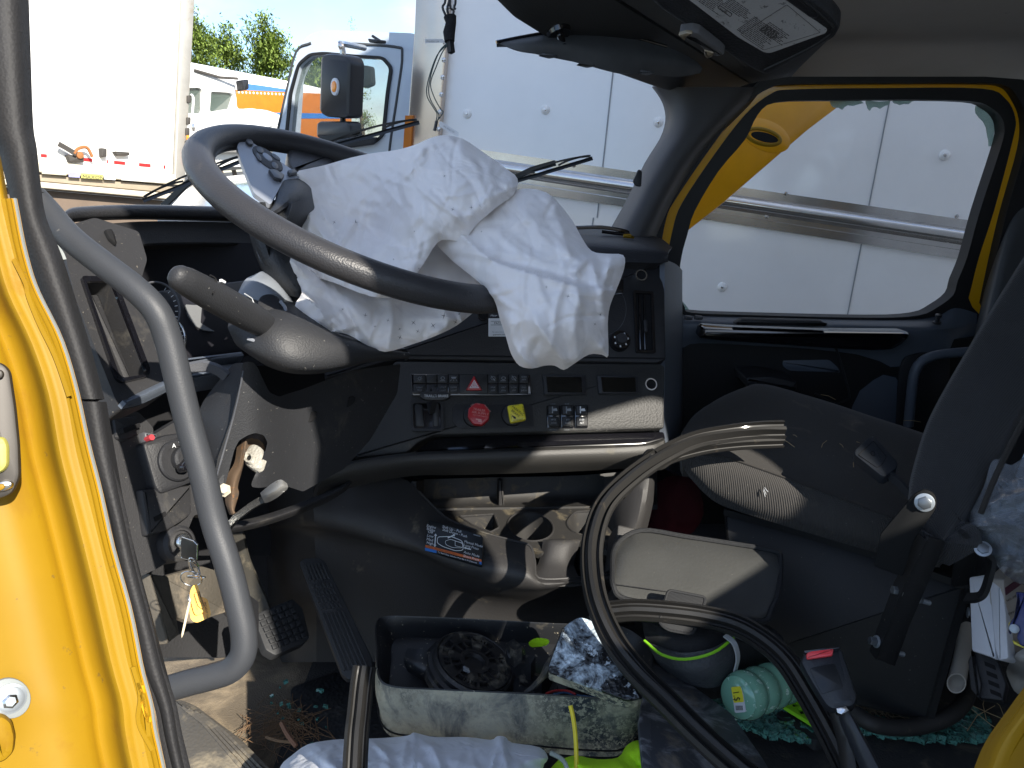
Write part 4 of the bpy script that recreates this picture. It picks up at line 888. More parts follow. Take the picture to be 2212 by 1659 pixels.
for k,(t,q,top,bot) in enumerate((('INTR','AXLE','LOCK','UNLOCK'),('AIR','SLIDE','SLIDE','LOCK'),('SUSP','ALT','',''))):
    a=1181+k*30; b=a+27
    def f(mb):
        mb.prism(LPn,rnd([(a-1,876),(b+1,876),(b+1,925),(a,925)],2),.0005,.003,.001,pl_gloss)
        mb.prism(LPn,rnd([(a+1,878),(b-2,878),(b-2,898),(a+2,898)],2),.003,.010,.002,swm); mb.prism(LPn,rnd([(a+2,901),(b-2,901),(b-1,922),(a+3,922)],2),.003,.008,.002,swm)
        m_=white_t if k==2 else dim_t
        mb.text(LPn,t,(a+b)/2,910,5,0,.0084,m_,align='CENTER'); mb.text(LPn,q,(a+b)/2,917,5,0,.0084,m_,align='CENTER')
        mb.prism(LPn,[(a+8,886),(b-8,884),(b-6,890),(a+12,890)],.010,.0104,0,m_); mb.prism(LPn,[(a+9,880),(a+11,880),(a+11,895),(a+9,895)],.010,.0104,0,m_)
        mb.text(LPn,top,(a+b)/2,874,4,0,.0006,dim_t,align='CENTER'); mb.text(LPn,bot,(a+b)/2,930,4,0,.0006,dim_t,align='CENTER')
    prt('rocker_switch',f,dash,'rocker switch of the lower group')
# gloss strip and knee lip below
GP=Pl((900,960,1.335),(1430,940,1.41),(900,990,1.32))
prt('gloss_strip',lambda mb: mb.prism(GP,rnd([(892,976),(930,946),(960,941),(1436,929),(1440,945),(1395,957),(1000,972)],6),-.06,-.004,.004,pl_gloss),dash)
def f(mb):
    rows=[[C(u,v,d) for u,v,d in ((700,1010,1.25),(780,992,1.28),(892,977,1.32),(1000,972,1.34),(1200,965,1.37),(1390,958,1.40),(1434,945,1.42))],
          [C(u,v+4,d-.022) for u,v,d in ((700,1014,1.25),(780,994,1.28),(892,980,1.32),(1000,975,1.34),(1200,968,1.37),(1390,960,1.40),(1434,948,1.42))],
          [C(u,v,d-.02) for u,v,d in ((690,1050,1.25),(780,1024,1.28),(892,1006,1.32),(1000,1002,1.34),(1200,996,1.37),(1390,990,1.40),(1434,980,1.42))],
          [C(u,v,d+.02) for u,v,d in ((680,1080,1.25),(780,1048,1.28),(892,1028,1.32),(1000,1026,1.34),(1200,1020,1.37),(1390,1010,1.40),(1434,1002,1.42))]]
    mb.grid(rows,4,3,.01,mat('knee_lip_plastic',(.033,.032,.030),.5,grain=(500,.25),dust=((.2,.18,.13),.22,16)))
prt('knee_lip',f,dash)
def f(mb):
    mb.grid([[C(u,v+dv,d-dd) for u,v,d in ((462,1106,.98),(480,1140,.97),(540,1134,1.02),(620,1110,1.10),(700,1078,1.20),(752,1046,1.26),(765,1020,1.3))] for dv,dd in ((-14,-.04),(-6,.0),(2,.004),(10,-.02))],5,3,.006,pl_dusty)
prt('knee_edge',f,dash)
# ================================================================= centre console
con=thing('centre_console','black dusty centre console with cup holders below the dashboard','console',(.1,1.3,FLOOR))
conm=mat('console_plastic',(.028,.027,.027),.58,grain=(450,.25),dust=((.22,.19,.13),.26,12),spots=((.45,.40,.30),.06,150))
cond=mat('console_deck_plastic',(.028,.027,.026),.55,dust=((.15,.125,.08),.40,30),spots=((.5,.44,.32),.12,170))
BW=Pl((911,1034,1.50),(1415,1012,1.56),(911,1088,1.50))
prt('tray_back',lambda mb: mb.grid([[C(u,v,d) for u,v,d in ((900,1040,1.40),(912,1036,1.48),(930,1035,1.53),(1080,1031,1.54),(1250,1027,1.55),(1420,1012,1.57))],[C(u,v,d) for u,v,d in ((898,1086,1.39),(908,1084,1.46),(930,1083,1.52),(1080,1082,1.53),(1250,1077,1.54),(1420,1074,1.56))],[C(u,v,d) for u,v,d in ((904,1092,1.38),(912,1094,1.43),(934,1098,1.46),(1080,1096,1.47),(1250,1094,1.48),(1420,1090,1.50))]],4,4,.01,cond),con)
prt('tray_divider',lambda mb: mb.prism(BW,rnd([(1076,1034),(1084,1034),(1088,1098),(1074,1098)],2),-.01,.02,.004,conm),con)
DK=Pl((934,1102,1.44),(1272,1099,1.47),(1100,1180,1.33))
cup1=ell(1146,1138,50,31,8,36); cup2=rnd([(1222,1130),(1240,1106),(1285,1104),(1300,1140),(1290,1160),(1262,1158),(1232,1146)],12); pock=rnd([(992,1116),(1068,1111),(1078,1140),(1060,1150),(1020,1134)],3)
deck=rnd([(934,1103),(1272,1098),(1330,1096),(1316,1190),(1250,1168),(1186,1168),(1174,1196),(1152,1190),(1146,1178),(1059,1154),(1005,1136),(960,1114)],5)
def f(mb):
    cm=cond
    holed(mb,DK,deck,[cup1,cup2,pock],-.012,0,cm,back=False)
    for L_,m_,dep in ((cup1,cm,.10),(cup2,cm,.10),(pock,cm,.05)):
        top=[DK.at(u,v,0) for u,v in L_]; c0=sum(top)/len(top); dn=DOWN*dep+(-DK.n)*dep*.2
        mb.loft([[p for p in top],[p*.94+c0*.06-DK.n*.01 for p in top],[c0+(p-c0)*.78+dn for p in top]],m_,cap=(False,True))
        mb.tube(top,.0022,6,conm,closed=True)
prt('cup_holder_deck',f,con)
def f(mb):
    mb.grid([[C(u,v,d) for u,v,d in ((1172,1166,1.335),(1196,1164,1.33),(1230,1164,1.335),(1254,1166,1.345))],[C(u,v,d) for u,v,d in ((1172,1174,1.33),(1194,1172,1.318),(1230,1172,1.322),(1252,1174,1.34))],[C(u,v,d) for u,v,d in ((1164,1214,1.31),(1184,1212,1.30),(1222,1214,1.305),(1240,1214,1.33))],[C(u,v,d) for u,v,d in ((1152,1232,1.29),(1180,1234,1.28),(1216,1236,1.285),(1244,1232,1.31))],[C(u,v,d) for u,v,d in ((1150,1250,1.27),(1180,1252,1.262),(1216,1252,1.266),(1250,1246,1.29))]],4,4,.006,conm)
prt('cup_holder_front',f,con)
def f(mb):
    R0=[(540,1040,1.75),(640,1030,1.34),(740,1028,1.35),(860,1030,1.38),(906,1062,1.37),(960,1115,1.345),(1005,1137,1.335),(1059,1155,1.325),(1110,1168,1.315),(1145,1179,1.305),(1155,1212,1.285),(1164,1248,1.265),(1240,1248,1.275),(1318,1240,1.31)]
    R1=[(540,1090,1.75),(640,1090,1.32),(740,1100,1.31),(830,1114,1.31),(890,1150,1.30),(950,1178,1.28),(1000,1196,1.265),(1060,1212,1.25),(1110,1222,1.245),(1140,1230,1.245),(1154,1240,1.25),(1166,1256,1.25),(1236,1256,1.26),(1320,1250,1.30)]
    R2=[(540,1140,1.75),(640,1130,1.33),(750,1148,1.31),(840,1174,1.30),(900,1190,1.29),(950,1212,1.27),(1000,1232,1.26),(1060,1250,1.25),(1110,1262,1.245),(1150,1266,1.245),(1170,1268,1.25),(1200,1268,1.255),(1250,1258,1.265),(1322,1256,1.31)]
    R3=[(540,1160,1.75),(640,1150,1.37),(750,1168,1.35),(840,1184,1.34),(910,1204,1.33),(950,1226,1.32),(990,1248,1.31),(1040,1270,1.30),(1090,1280,1.29),(1140,1284,1.29),(1180,1282,1.29),(1210,1278,1.30),(1256,1266,1.31),(1326,1262,1.34)]
    R4=[(540,1240,1.75),(640,1240,1.37),(760,1250,1.37),(840,1260,1.37),(910,1270,1.37),(950,1290,1.37),(990,1300,1.37),(1040,1310,1.365),(1090,1316,1.36),(1140,1320,1.36),(1180,1320,1.36),(1210,1318,1.36),(1256,1310,1.36),(1330,1300,1.37)]
    R5=[(u,1430,1.40 if u>600 else 1.7) for u in (560,640,770,840,910,950,990,1040,1090,1140,1180,1210,1256,1340)]
    mb.grid([[C(*p) for p in r] for r in (R0,R1,R2,R3,R4,R5)],3,5,.008,conm)
    mb.tube([C(*p)+np.array([0,-.002,.001]) for p in cr(R0[4:],4)],.0022,6,conm)
prt('console_shell',f,con)
SPn=Pl((1000,1200,1.262),(1040,1210,1.255),(1000,1150,1.305))
DP2=Pl((921,1160,1.282),(1045,1200,1.243),(930,1110,1.318))
dc=thing('shift_guide_decal','dark sticker of white shift pattern text with orange and blue stripe on the console','sticker',DP2.at(980,1210))
def f(mb):
    mb.prism(DP2,rnd([(926,1124),(1044,1160),(1042,1225),(918,1188)],6),-.003,.0035,.001,mat('decal_black',(.012,.014,.016),.3))
    orr=mat('decal_orange',(.55,.12,.02),.4); blu=mat('decal_blue',(.02,.14,.45),.4)
    mb.prism(DP2,[(920,1180),(1041,1212),(1041,1217),(920,1185)],.0036,.0042,0,orr); mb.prism(DP2,[(919,1186),(944,1192),(944,1198),(919,1192)],.0036,.0042,0,blu); mb.prism(DP2,[(1036,1216),(1041,1217),(1041,1223),(1036,1221)],.0036,.0042,0,blu)
    a=16
    for t,u,v in (('Engine',922,1141),('Brake',922,1147.5),('Off',925,1154),('Low',923,1162),('Med',922,1170),('High',922,1177.5)): mb.text(DP2,t,u,v,8,14,.0044,white_t)
    for t,u,v in (('Shift Up - Pull',956,1143),('Shift Down - Push',956,1149.5),('Manual Mode',1003,1175),('Long Press',1002,1182.5),('Auto Mode',1002,1198),('Short Press',1001,1206)): mb.text(DP2,t,u,v,7.6,a,.0044,white_t)
    mb.text(DP2,'To Start Gear Selector Must Be In N (Neutral)',946,1197.5,4.6,15.5,.0044,white_t); mb.text(DP2,'! Warning: Shifting Without Shift Lock Release',922,1184.5,3.6,15,.0046,blt)
    mb.prism(DP2,[(1023,1157),(1038,1161),(1038,1162.5),(1023,1158.5)],.0036,.0044,0,dim_t)
    for L_,r in ((rnd([(946,1163),(975,1162),(998,1171),(1002,1180),(1001,1192),(985,1193),(958,1184),(945,1176)],5),.0006),(rnd([(962,1172),(974,1168),(1000,1177),(1000,1187),(978,1186),(964,1180)],4),.0004),(rnd([(984,1172),(1000,1176),(1000,1186),(984,1182)],1),.0004)):
        mb.tube([DP2.at(u,v,.0042) for u,v in L_],r,4,white_t,closed=True)
    def arrow(p,q,two=False):
        p=np.array(p,float); q=np.array(q,float); e=(q-p)/np.linalg.norm(q-p); n_=np.array([-e[1],e[0]])
        mb.prism(DP2,[tuple(p+n_*1),tuple(q-e*3+n_*1),tuple(q-e*3-n_*1),tuple(p-n_*1)],.0036,.0044,0,white_t); mb.prism(DP2,[tuple(q),tuple(q-e*4+n_*3),tuple(q-e*4-n_*3)],.0036,.0044,0,white_t)
        if two: mb.prism(DP2,[tuple(p),tuple(p+e*4+n_*3),tuple(p+e*4-n_*3)],.0036,.0044,0,white_t)
    arrow((940,1184),(942,1156),True); arrow((968,1165),(984,1158)); arrow((1018,1190),(1003,1186))
prt('decal',f,dc)
prt('console_side',lambda mb: mb.grid([[C(u,v,d) for u,v,d in ((1306,1032,1.46),(1350,1026,1.42),(1405,1012,1.40),(1420,1010,1.46))],[C(u,v,d) for u,v,d in ((1304,1100,1.44),(1345,1100,1.39),(1396,1080,1.38),(1412,1080,1.46))],[C(u,v,d) for u,v,d in ((1310,1180,1.40),(1340,1170,1.36),(1378,1150,1.36),(1396,1150,1.44))],[C(u,v,d) for u,v,d in ((1312,1250,1.38),(1330,1250,1.35),(1350,1250,1.35),(1370,1250,1.42))],[C(u,v,d) for u,v,d in ((1240,1350,1.38),(1290,1350,1.36),(1340,1350,1.36),(1370,1350,1.42))]],4,4,.01,conm),con)
prt('side_pocket',lambda mb: mb.prism(Pl((1320,1200,1.32),(1330,1200,1.30),(1320,1160,1.34)),rnd([(1318,1160),(1326,1146),(1340,1132),(1334,1200),(1318,1234),(1308,1240)],6),-.03,.004,.004,conm),con)
red_c=mat('dark_red_cloth',(.09,.006,.010),.85,weave=(300,.3))
# ================================================================= pedals
pedm=mat('pedal_rubber',(.020,.021,.023),.6,grain=(400,.2),dust=(DU,.12,30))
bp=thing('brake_pedal','square brake pedal pad with grid of ribs on a dusty arm','pedal',C(600,1420,1.3))
BR=Pl((548,1330,1.27),(632,1292,1.33),(596,1412,1.25))
def f(mb):
    q=[(546,1328),(632,1292),(654,1312),(670,1376),(660,1388),(595,1416),(574,1404)]
    mb.prism(BR,rnd(q,6),-.02,0,.003,pedm)
    A,B,D,E_=np.array((552,1332.)),np.array((630,1298.)),np.array((588,1406.)),np.array((664,1378.))
    for i in range(6):
        for j in range(6):
            def P_(s,t): return tuple((A*(1-s)+B*s)*(1-t)+(D*(1-s)+E_*s)*t)
            s0,s1,t0,t1=(i+.14)/6,(i+.90)/6,(j+.14)/6,(j+.90)/6; mb.prism(BR,[P_(s0,t0),P_(s1,t0),P_(s1,t1),P_(s0,t1)],.0,.004,.001,pedm)
prt('pad',f,bp)
prt('arm',lambda mb: mb.sweep(PX(cr([(508,1150,1.30),(522,1210,1.32),(548,1270,1.34),(572,1330,1.33),(580,1400,1.36)],4)),[(-.014,-.004),(.014,-.004),(.014,.004),(-.014,.004)],up=(1,0,0),m=mat('pedal_arm_dusty',(.05,.047,.04),.55,dust=((.26,.22,.15),.4,14))),bp)
ap=thing('accelerator_pedal','long ribbed accelerator pedal standing in the dark footwell','pedal',C(770,1470,1.2))
AP=Pl((645,1210,1.27),(690,1204,1.28),(770,1460,1.17))
def f(mb):
    mb.prism(AP,rnd([(645,1215),(655,1206),(690,1203),(704,1214),(806,1424),(804,1462),(750,1468),(738,1455)],6),-.015,0,.003,pedm)
    for k in range(6):
        for t0,t1 in ((.02,.17),(.2,.24),(.26,.30),(.32,.36),(.38,.42),(.45,.95)):
            a=np.array((652+k*7.8,1212.)); b=np.array((748+k*9.4,1462.-k*2)); p,q=a+(b-a)*t0,a+(b-a)*t1; mb.prism(AP,[(p[0],p[1]),(p[0]+4.4,p[1]),(q[0]+5,q[1]),(q[0],q[1])],.0,.003,.0008,pedm)
prt('pad',f,ap)
def CC(x,y,z): return np.array([x,z*cp+y*sp,-z*sp+y*cp])
def segd(P,L_):
    """distance of points to a polyline, signed side"""
    best=np.full(len(P),1e9); side=np.zeros(len(P))
    L_=np.array(L_,float)
    for a,b in zip(L_[:-1],L_[1:]):
        e=b-a; t=np.clip(((P-a)@e)/(e@e),0,1); q=a+t[:,None]*e; d=np.hypot(*(P-q).T); s_=np.sign(e[0]*(P-a)[:,1]-e[1]*(P-a)[:,0])
        m_=d<best; best[m_]=d[m_]; side[m_]=s_[m_]
    return best,side
def cloth(name,outline,ctrl,folds=(),seed=1,amp=.004,edge=(.03,22),th=.012,step=7,m=None,parent=None,crosses=(),ncr=70,sub=3,holes=(),wr=(10,34),ln=(30,110)):
    r=np.random.default_rng(seed); out=cr(outline,sub,closed=True)
    pts=[]                                                  # resample the outline evenly
    for a,b in zip(out,out[1:]+out[:1]):
        n=max(1,int(round(np.linalg.norm(b-a)/step)))
        for i in range(n): pts.append(a+(b-a)*i/n)
    B=np.array(pts); x0,y0=B.min(0); x1,y1=B.max(0); ins=[]
    for j,y in enumerate(np.arange(y0,y1,step*.87)):
        for x in np.arange(x0+(j%2)*step/2,x1,step): ins.append((x+r.uniform(-.12,.12)*step,y+r.uniform(-.12,.12)*step))
    ins=np.array(ins); ok=[inpoly(p[0],p[1],pts) for p in ins]; ins=ins[ok]
    db,_=segd(ins,np.vstack([B,B[:1]])); ins=ins[db>step*.55]
    v,f_=cdt([tuple(p) for p in pts],(),[tuple(p) for p in ins]); V=np.array(v)
    c=np.array(ctrl,float); folds_r=[]
    for k in range(ncr):
        ctr=np.array([r.uniform(x0,x1),r.uniform(y0,y1)]); a=r.normal(.9,.8); L_=r.uniform(*ln); folds_r.append((ctr,a,L_,r.uniform(*wr),r.choice([-1,1],p=[.4,.6])*r.uniform(.3,1)*amp))
    X=c[:,:2]/100.
    def U(a,b): d2=((a[:,None,:]-b[None,:,:])**2).sum(2)+1e-9; return .5*d2*np.log(d2)
    nC=len(c); M_=np.zeros((nC+3,nC+3)); M_[:nC,:nC]=U(X,X)+np.eye(nC)*.02; M_[:nC,nC]=1; M_[:nC,nC+1:]=X; M_[nC,:nC]=1; M_[nC+1:,:nC]=X.T
    wt=np.linalg.lstsq(M_,np.r_[c[:,2],0,0,0],rcond=None)[0]; dmin,dmax=c[:,2].min()-.03,c[:,2].max()+.03
    def depth(Q):
        q=Q/100.; D=np.clip(U(q,X)@wt[:nC]+wt[nC]+q@wt[nC+1:],dmin,dmax)
        db,_=segd(Q,np.vstack([B,B[:1]])); D=D+edge[0]*np.exp(-db/edge[1])
        for ctr,a,L_,wd,am in folds_r:
            e=np.array([math.cos(a),math.sin(a)]); s_=(Q-ctr)@e; t=(Q-ctr)@np.array([-e[1],e[0]])+.12*s_*np.sin(s_/30.)
            D=D-am*np.exp(-(s_/L_)**2)*np.maximum(0,1-np.abs(t)/wd)
        for fo in folds:
            L_,wd,am=fo[:3]; dd,sd=segd(Q,cr(L_,4)); 
            if len(fo)>3: D=D-am*np.where(sd>0,np.exp(-dd/wd),np.exp(-dd/(wd*.18)))     # one steep side
            else: D=D-am*np.maximum(0,1-dd/wd)**1.2
        return D
    D=depth(V); n=len(V)
    A=[C(p[0],p[1],d) for p,d in zip(V,D)]; Bk=[C(p[0],p[1],d+th) for p,d in zip(V,D)]
    mb=MB(); mb.add(A+Bk,f_+[[n+i for i in t][::-1] for t in f_],m)
    k=len(pts); mb.add([A[i] for i in range(k)]+[Bk[i] for i in range(k)],[[i,(i+1)%k,k+(i+1)%k,k+i] for i in range(k)])
    for (cu,cv,s_,a) in crosses:
        for q in (a,a+90):
            e=np.array([math.cos(rad(q)),math.sin(rad(q))])*s_; n_=np.array([-e[1],e[0]])*.10
            Q=np.array([[cu,cv]-e,[cu,cv]+n_,[cu,cv]+e,[cu,cv]-n_]); dd=depth(Q)-.0012; mb.add([C(p[0],p[1],x) for p,x in zip(Q,dd)],[[0,1,2,3]],mat('grey_stitch_mark',(.16,.15,.16),.8))
    o=mb.build(name,parent,ang=75)
    return o
# ================================================================= steering wheel
WC=CC(-.1793,.2265,1.0022); WN=CC(.4043,.8178,-.4096); WN/=np.linalg.norm(WN)
WP=Pl(None,P=WC,n=WN)
sw_=thing('steering_wheel','black leather grained steering wheel with silver button spoke, burst open by its airbag','steering wheel',WC)
wa=np.cross(WN,[0,0,1.]); wa/=np.linalg.norm(wa); wb=np.cross(WN,wa)
rimm=mat('rim_leather',(.030,.030,.033),.42,grain=(520,.35),dust=((.20,.17,.13),.14,9),spots=((.4,.36,.3),.015,200))
def f(mb):
    P=[WC+.222*(math.cos(t)*wa+math.sin(t)*wb) for t in np.linspace(0,2*math.pi,160,endpoint=False)]
    sc=[1+.03*math.sin(i*160/160*1.4)*0+.025*math.sin(i*1.1) for i in range(160)]
    prof=[(.0185*math.cos(a),.0165*math.sin(a)) for a in np.linspace(0,2*math.pi,18,endpoint=False)]
    rings=[]
    for i,p in enumerate(P):
        e=(p-WC)/.222; k=1+(.05 if 1 else 0)*max(0,math.sin(i*.92))**2*.6
        rings.append([p+e*q[0]*(k if q[0]>0 else 1)+WN*q[1] for q in prof])
    rings.append(rings[0]); mb.loft(rings,rimm,cap=(False,False))
prt('rim',f,sw_)
silv=mat('spoke_silver_plastic',(.27,.29,.33),.38,metal=.25,grain=(700,.1),spots=((.05,.05,.06),.09,150))
sk=prt('spoke',lambda mb: mb.prism(WP,rnd([(511,318),(520,306),(533,303),(589,341),(638,375),(648,386),(612,392),(583,446),(548,421),(519,350)],5),-.003,.002,0,silv),sw_,'silver left spoke with buttons')
prt('button_pad',lambda mb: mb.prism(WP,ell(577,347,40,15,38,30),.002,.0034,.0008,pl_dark),sk)
for k,(u,v,rx,ry,an) in enumerate(((576,345,13,5,38),(560,330,9,6,30),(592,364,9,6,45),(557,345,10,4,60),(594,345,12,4,35))):
    prt('button',lambda mb: mb.prism(WP,ell(u,v,rx,ry,an,18),.003,.0045,.0008,silv if k==0 else mat('button_black',(.035,.037,.042),.4)),sk)
prt('button',lambda mb: mb.prism(WP,ell(537,314,9,5,32,18),.003,.006,.001,mat('button_black',(.035,.037,.042),.4)),sk)
for L_ in ([(577,376),(592,376),(612,388),(605,398),(590,394)],[(618,378),(632,374),(640,382),(622,386)]): prt('button',lambda mb: mb.prism(WP,rnd(L_,2),.003,.007,.001,mat('button_black',(.035,.037,.042),.4)),sk)
prt('spoke',lambda mb: mb.prism(WP,rnd([(628,302),(690,314),(730,330),(716,352),(668,356),(640,362),(622,340)],8),-.02,-.004,.006,rimm),sw_,'dark upper spoke')
def f(mb):
    hl=mat('hub_leather_black',(.022,.023,.025),.5,grain=(420,.5))
    def W(u,v,k): return C(u,v,(WP.at(u,v)@np.array([0,cp,-sp]))+k)
    rows=[[W(u,v,l) for u,v,l in ((592,440,.008),(598,418,.0),(610,392,-.005),(636,378,-.0),(668,378,.03))],
          [W(u,v,l) for u,v,l in ((572,474,.012),(602,458,-.0),(630,440,-.008),(656,430,.0),(676,430,.05))]]
    rows+=[[C(u,v,d) for u,v,d in r_] for r_ in (((548,512,.97),(580,508,.955),(615,505,.955),(650,500,.98),(690,500,1.06)),((562,566,.96),(590,562,.94),(625,560,.94),(655,556,.96),(690,560,1.04)),((584,612,.96),(606,614,.94),(632,616,.935),(658,620,.95),(690,620,1.02)),((604,634,.96),(620,638,.95),(640,642,.94),(660,648,.95),(690,650,1.0)))]
    mb.grid(rows,4,5,.02,hl)
    mb.grid([[C(u,v,d) for u,v,d in ((536,496,1.0),(548,500,.96),(566,506,.95))],[C(u,v,d) for u,v,d in ((552,552,1.0),(564,556,.955),(584,560,.945))],[C(u,v,d) for u,v,d in ((576,604,1.0),(588,608,.96),(606,614,.945))],[C(u,v,d) for u,v,d in ((598,634,1.0),(606,638,.97),(622,642,.955))]],4,4,.02,hl)
prt('hub',f,sw_)
# ---- steering column
colm=mat('column_plastic',(.022,.023,.026),.55,grain=(500,.25),dust=((.10,.088,.07),.30,10),spots=((.5,.48,.42),.14,190))
st=thing('steering_column','dusty black steering column with silver collar and torn lower cover','steering column',C(640,1060,1.0))
def f(mb):
    rows=[[C(u,v,d) for u,v,d in ((514,632,.93),(528,606,.94),(548,594,.95),(580,588,.97),(620,640,.98))],
          [C(u,v,d) for u,v,d in ((518,636,.915),(540,616,.92),(568,606,.925),(600,612,.94),(634,648,.96))],
          [C(u,v,d) for u,v,d in ((560,650,.91),(580,636,.91),(600,636,.915),(618,648,.93),(640,655,.96))]]
    mb.grid(rows,4,4,.01,mat('column_silver_collar',(.20,.22,.25),.45,grain=(700,.1)))
prt('collar',f,st)
def f(mb):
    R0=[(500,690,.90),(530,668,.90),(572,655,.90),(615,652,.91),(660,672,.93),(720,715,.95),(790,735,.98),(870,748,1.03)]
    R1=[(492,705,.885),(530,690,.87),(580,690,.86),(630,690,.868),(690,710,.885),(740,732,.91),(800,748,.95),(880,758,1.01)]
    R2=[(500,726,.885),(531,737,.858),(570,738,.846),(620,744,.848),(680,748,.866),(744,752,.895),(806,758,.94),(886,764,1.0)]
    R3=[(510,745,.89),(536,762,.866),(578,782,.854),(630,796,.856),(690,796,.874),(748,788,.905),(806,776,.95),(884,772,1.0)]
    R4=[(520,752,.93),(546,772,.92),(588,796,.91),(640,808,.91),(700,806,.925),(752,794,.95),(806,782,.98),(884,776,1.03)]
    mb.grid([[C(*p) for p in r] for r in (R0,R1,R2,R3,R4)],4,5,.012,colm)
prt('upper_shroud',f,st)
SH=Pl((560,650,.885),(640,700,.885),(560,730,.86))
prt('shroud_insert',lambda mb: (mb.tube([SH.at(u,v,.004) for u,v in cr([(605,655),(616,672),(610,700),(585,728),(556,740),(534,736)],5)],.002,6,silv),mb.prism(SH,rnd([(560,640),(580,634),(602,640),(614,672),(604,700),(580,722),(556,732),(540,724)],10),-.01,.002,.003,pl_dark)),st)
ST0,ST1=C(385,598,.72),C(572,702,.86)
def f(mb):
    ax=ST1-ST0; L_=np.linalg.norm(ax); ax/=L_; path=[ST0+ax*L_*t for t in (-.05,-.035,.0,.1,.25,.4,.6,.8,.93,1.0)]
    prof=[(1,.15),(.82,.62),(.35,.92),(-.35,.92),(-.82,.62),(-1,.15),(-1,-.35),(-.75,-.75),(-.2,-.95),(.3,-.95),(.8,-.7),(1,-.3)]
    mb.sweep(path,[(a*.0165,b*.0145) for a,b in prof],up=np.cross(ax,ray(480,650)),m=colm,scale=[.30,.52,.70,.84,.92,.98,1.0,.98,.94,.85])
prt('stalk_body',f,st,'chunky black indicator stalk')
SKP=Pl((385,598,.7055),(572,702,.8455),(400,560,.7205))
def f(mb):
    mb.tube([SKP.at(u,v,.004) for u,v in cr([(446,596),(458,604),(458,622),(452,636)],4)],.0009,6,black_m)
    mb.prism(SKP,rnd([(470,604),(480,610),(478,614),(470,610)],1),.002,.0046,0,white_t); mb.text(SKP,'O',498,652,12,10,.0046,white_t); mb.text(SKP,'...',488,642,12,25,.0046,white_t)
    mb.tube([SKP.at(u,v,.0046) for u,v in ((520,636),(536,646),(540,656),(532,660))],.0006,4,white_t)
prt('stalk_marks',f,st)
CV=Pl((470,1000,.98),(760,900,1.16),(550,800,1.05))
def f(mb):
    mb.grid([[C(u,v,d) for u,v,d in ((500,790,1.02),(512,784,1.0),(530,786,.97))],[C(u,v,d) for u,v,d in ((440,866,1.0),(470,862,.975),(512,855,.95))],[C(u,v,d) for u,v,d in ((432,910,.98),(462,920,.955),(498,925,.935))],[C(u,v,d) for u,v,d in ((446,1010,.97),(460,1012,.95),(478,1000,.93))],[C(u,v,d) for u,v,d in ((462,1052,.97),(466,1054,.95),(470,1056,.93))]],4,4,.006,colm)
    L_=rnd([(524,784),(536,781),(548,783),(558,796),(570,824),(583,848),(603,857),(626,849),(650,842),(760,800),(866,786),(858,850),(800,950),(744,1012),(655,1062),(612,1048),(560,1054),(544,1052),(543,1044),(573,975),(578,956),(570,940),(552,935),(535,940),(516,952),(506,972),(486,1050),(480,1056),(464,1030),(470,990),(500,905),(518,830)],5)
    v,t=cdt(L_,(),[(u+3*(q%2),q2) for q2 in range(800,1050,14) for q,u in enumerate(range(480,860,14))]); V=np.array(v)
    # keep only extra points inside; curved cover
    def D(u,v): return .905+.00062*(u-480)+.00035*(v-800)*.4-.03*math.exp(-((u-560)/60.)**2)+.035*max(0,(u-640)/200.)**2
    used=sorted({i for q in t for i in q}); ix={a:i for i,a in enumerate(used)}; A=[C(V[i][0],V[i][1],D(*V[i])) for i in used]; Bk=[C(V[i][0],V[i][1],D(*V[i])+.012) for i in used]; n=len(used)
    mb.add(A+Bk,[[ix[i] for i in q] for q in t]+[[n+ix[i] for i in q][::-1] for q in t],colm)
    k=len(L_); mb.add([C(p[0],p[1],D(*p)) for p in L_]+[C(p[0],p[1],D(*p)+.012) for p in L_],[[i,(i+1)%k,k+(i+1)%k,k+i] for i in range(k)])
    for u,v in ((672,900),(754,868)):
        Q=Pl(None,P=C(u,v,D(u,v)-.0012),n=-ray(u,v)); mb.prism(Q,ell(u,v,16,9,-38,18),-.001,.0008,0,black_m)
    mb.tube([C(u,v,D(u,v)-.001) for u,v in cr([(526,800),(512,870),(496,930),(476,1000),(466,1040)],4)],.0012,6,pl_grey)
prt('lower_cover',f,st,ang=60)
rust=mat('rusty_bracket',(.10,.065,.04),.8,dust=((.05,.045,.04),.45,60),spots=((.24,.11,.04),.25,80))
def f(mb):
    mb.grid([[C(u,v,d) for u,v,d in ((512,965,.97),(530,950,.96),(536,962,.97))],[C(u,v,d) for u,v,d in ((506,1000,.96),(522,1004,.95),(524,1012,.96))],[C(u,v,d) for u,v,d in ((490,1030,.95),(506,1036,.94),(514,1050,.95))],[C(u,v,d) for u,v,d in ((486,1080,.95),(500,1090,.94),(516,1066,.95))],[C(u,v,d) for u,v,d in ((496,1112,.95),(504,1110,.94),(508,1096,.95))]],4,4,.004,rust)
    P=C(484,1059,.93); mb.lathe(P,-ray(484,1059),[(.0085,-.01),(.0085,.008),(.006,.010),(.004,.012),(.004,.018),(.001,.019)],6,mat('cream_nut',(.5,.45,.35),.5))
prt('bracket',f,st)
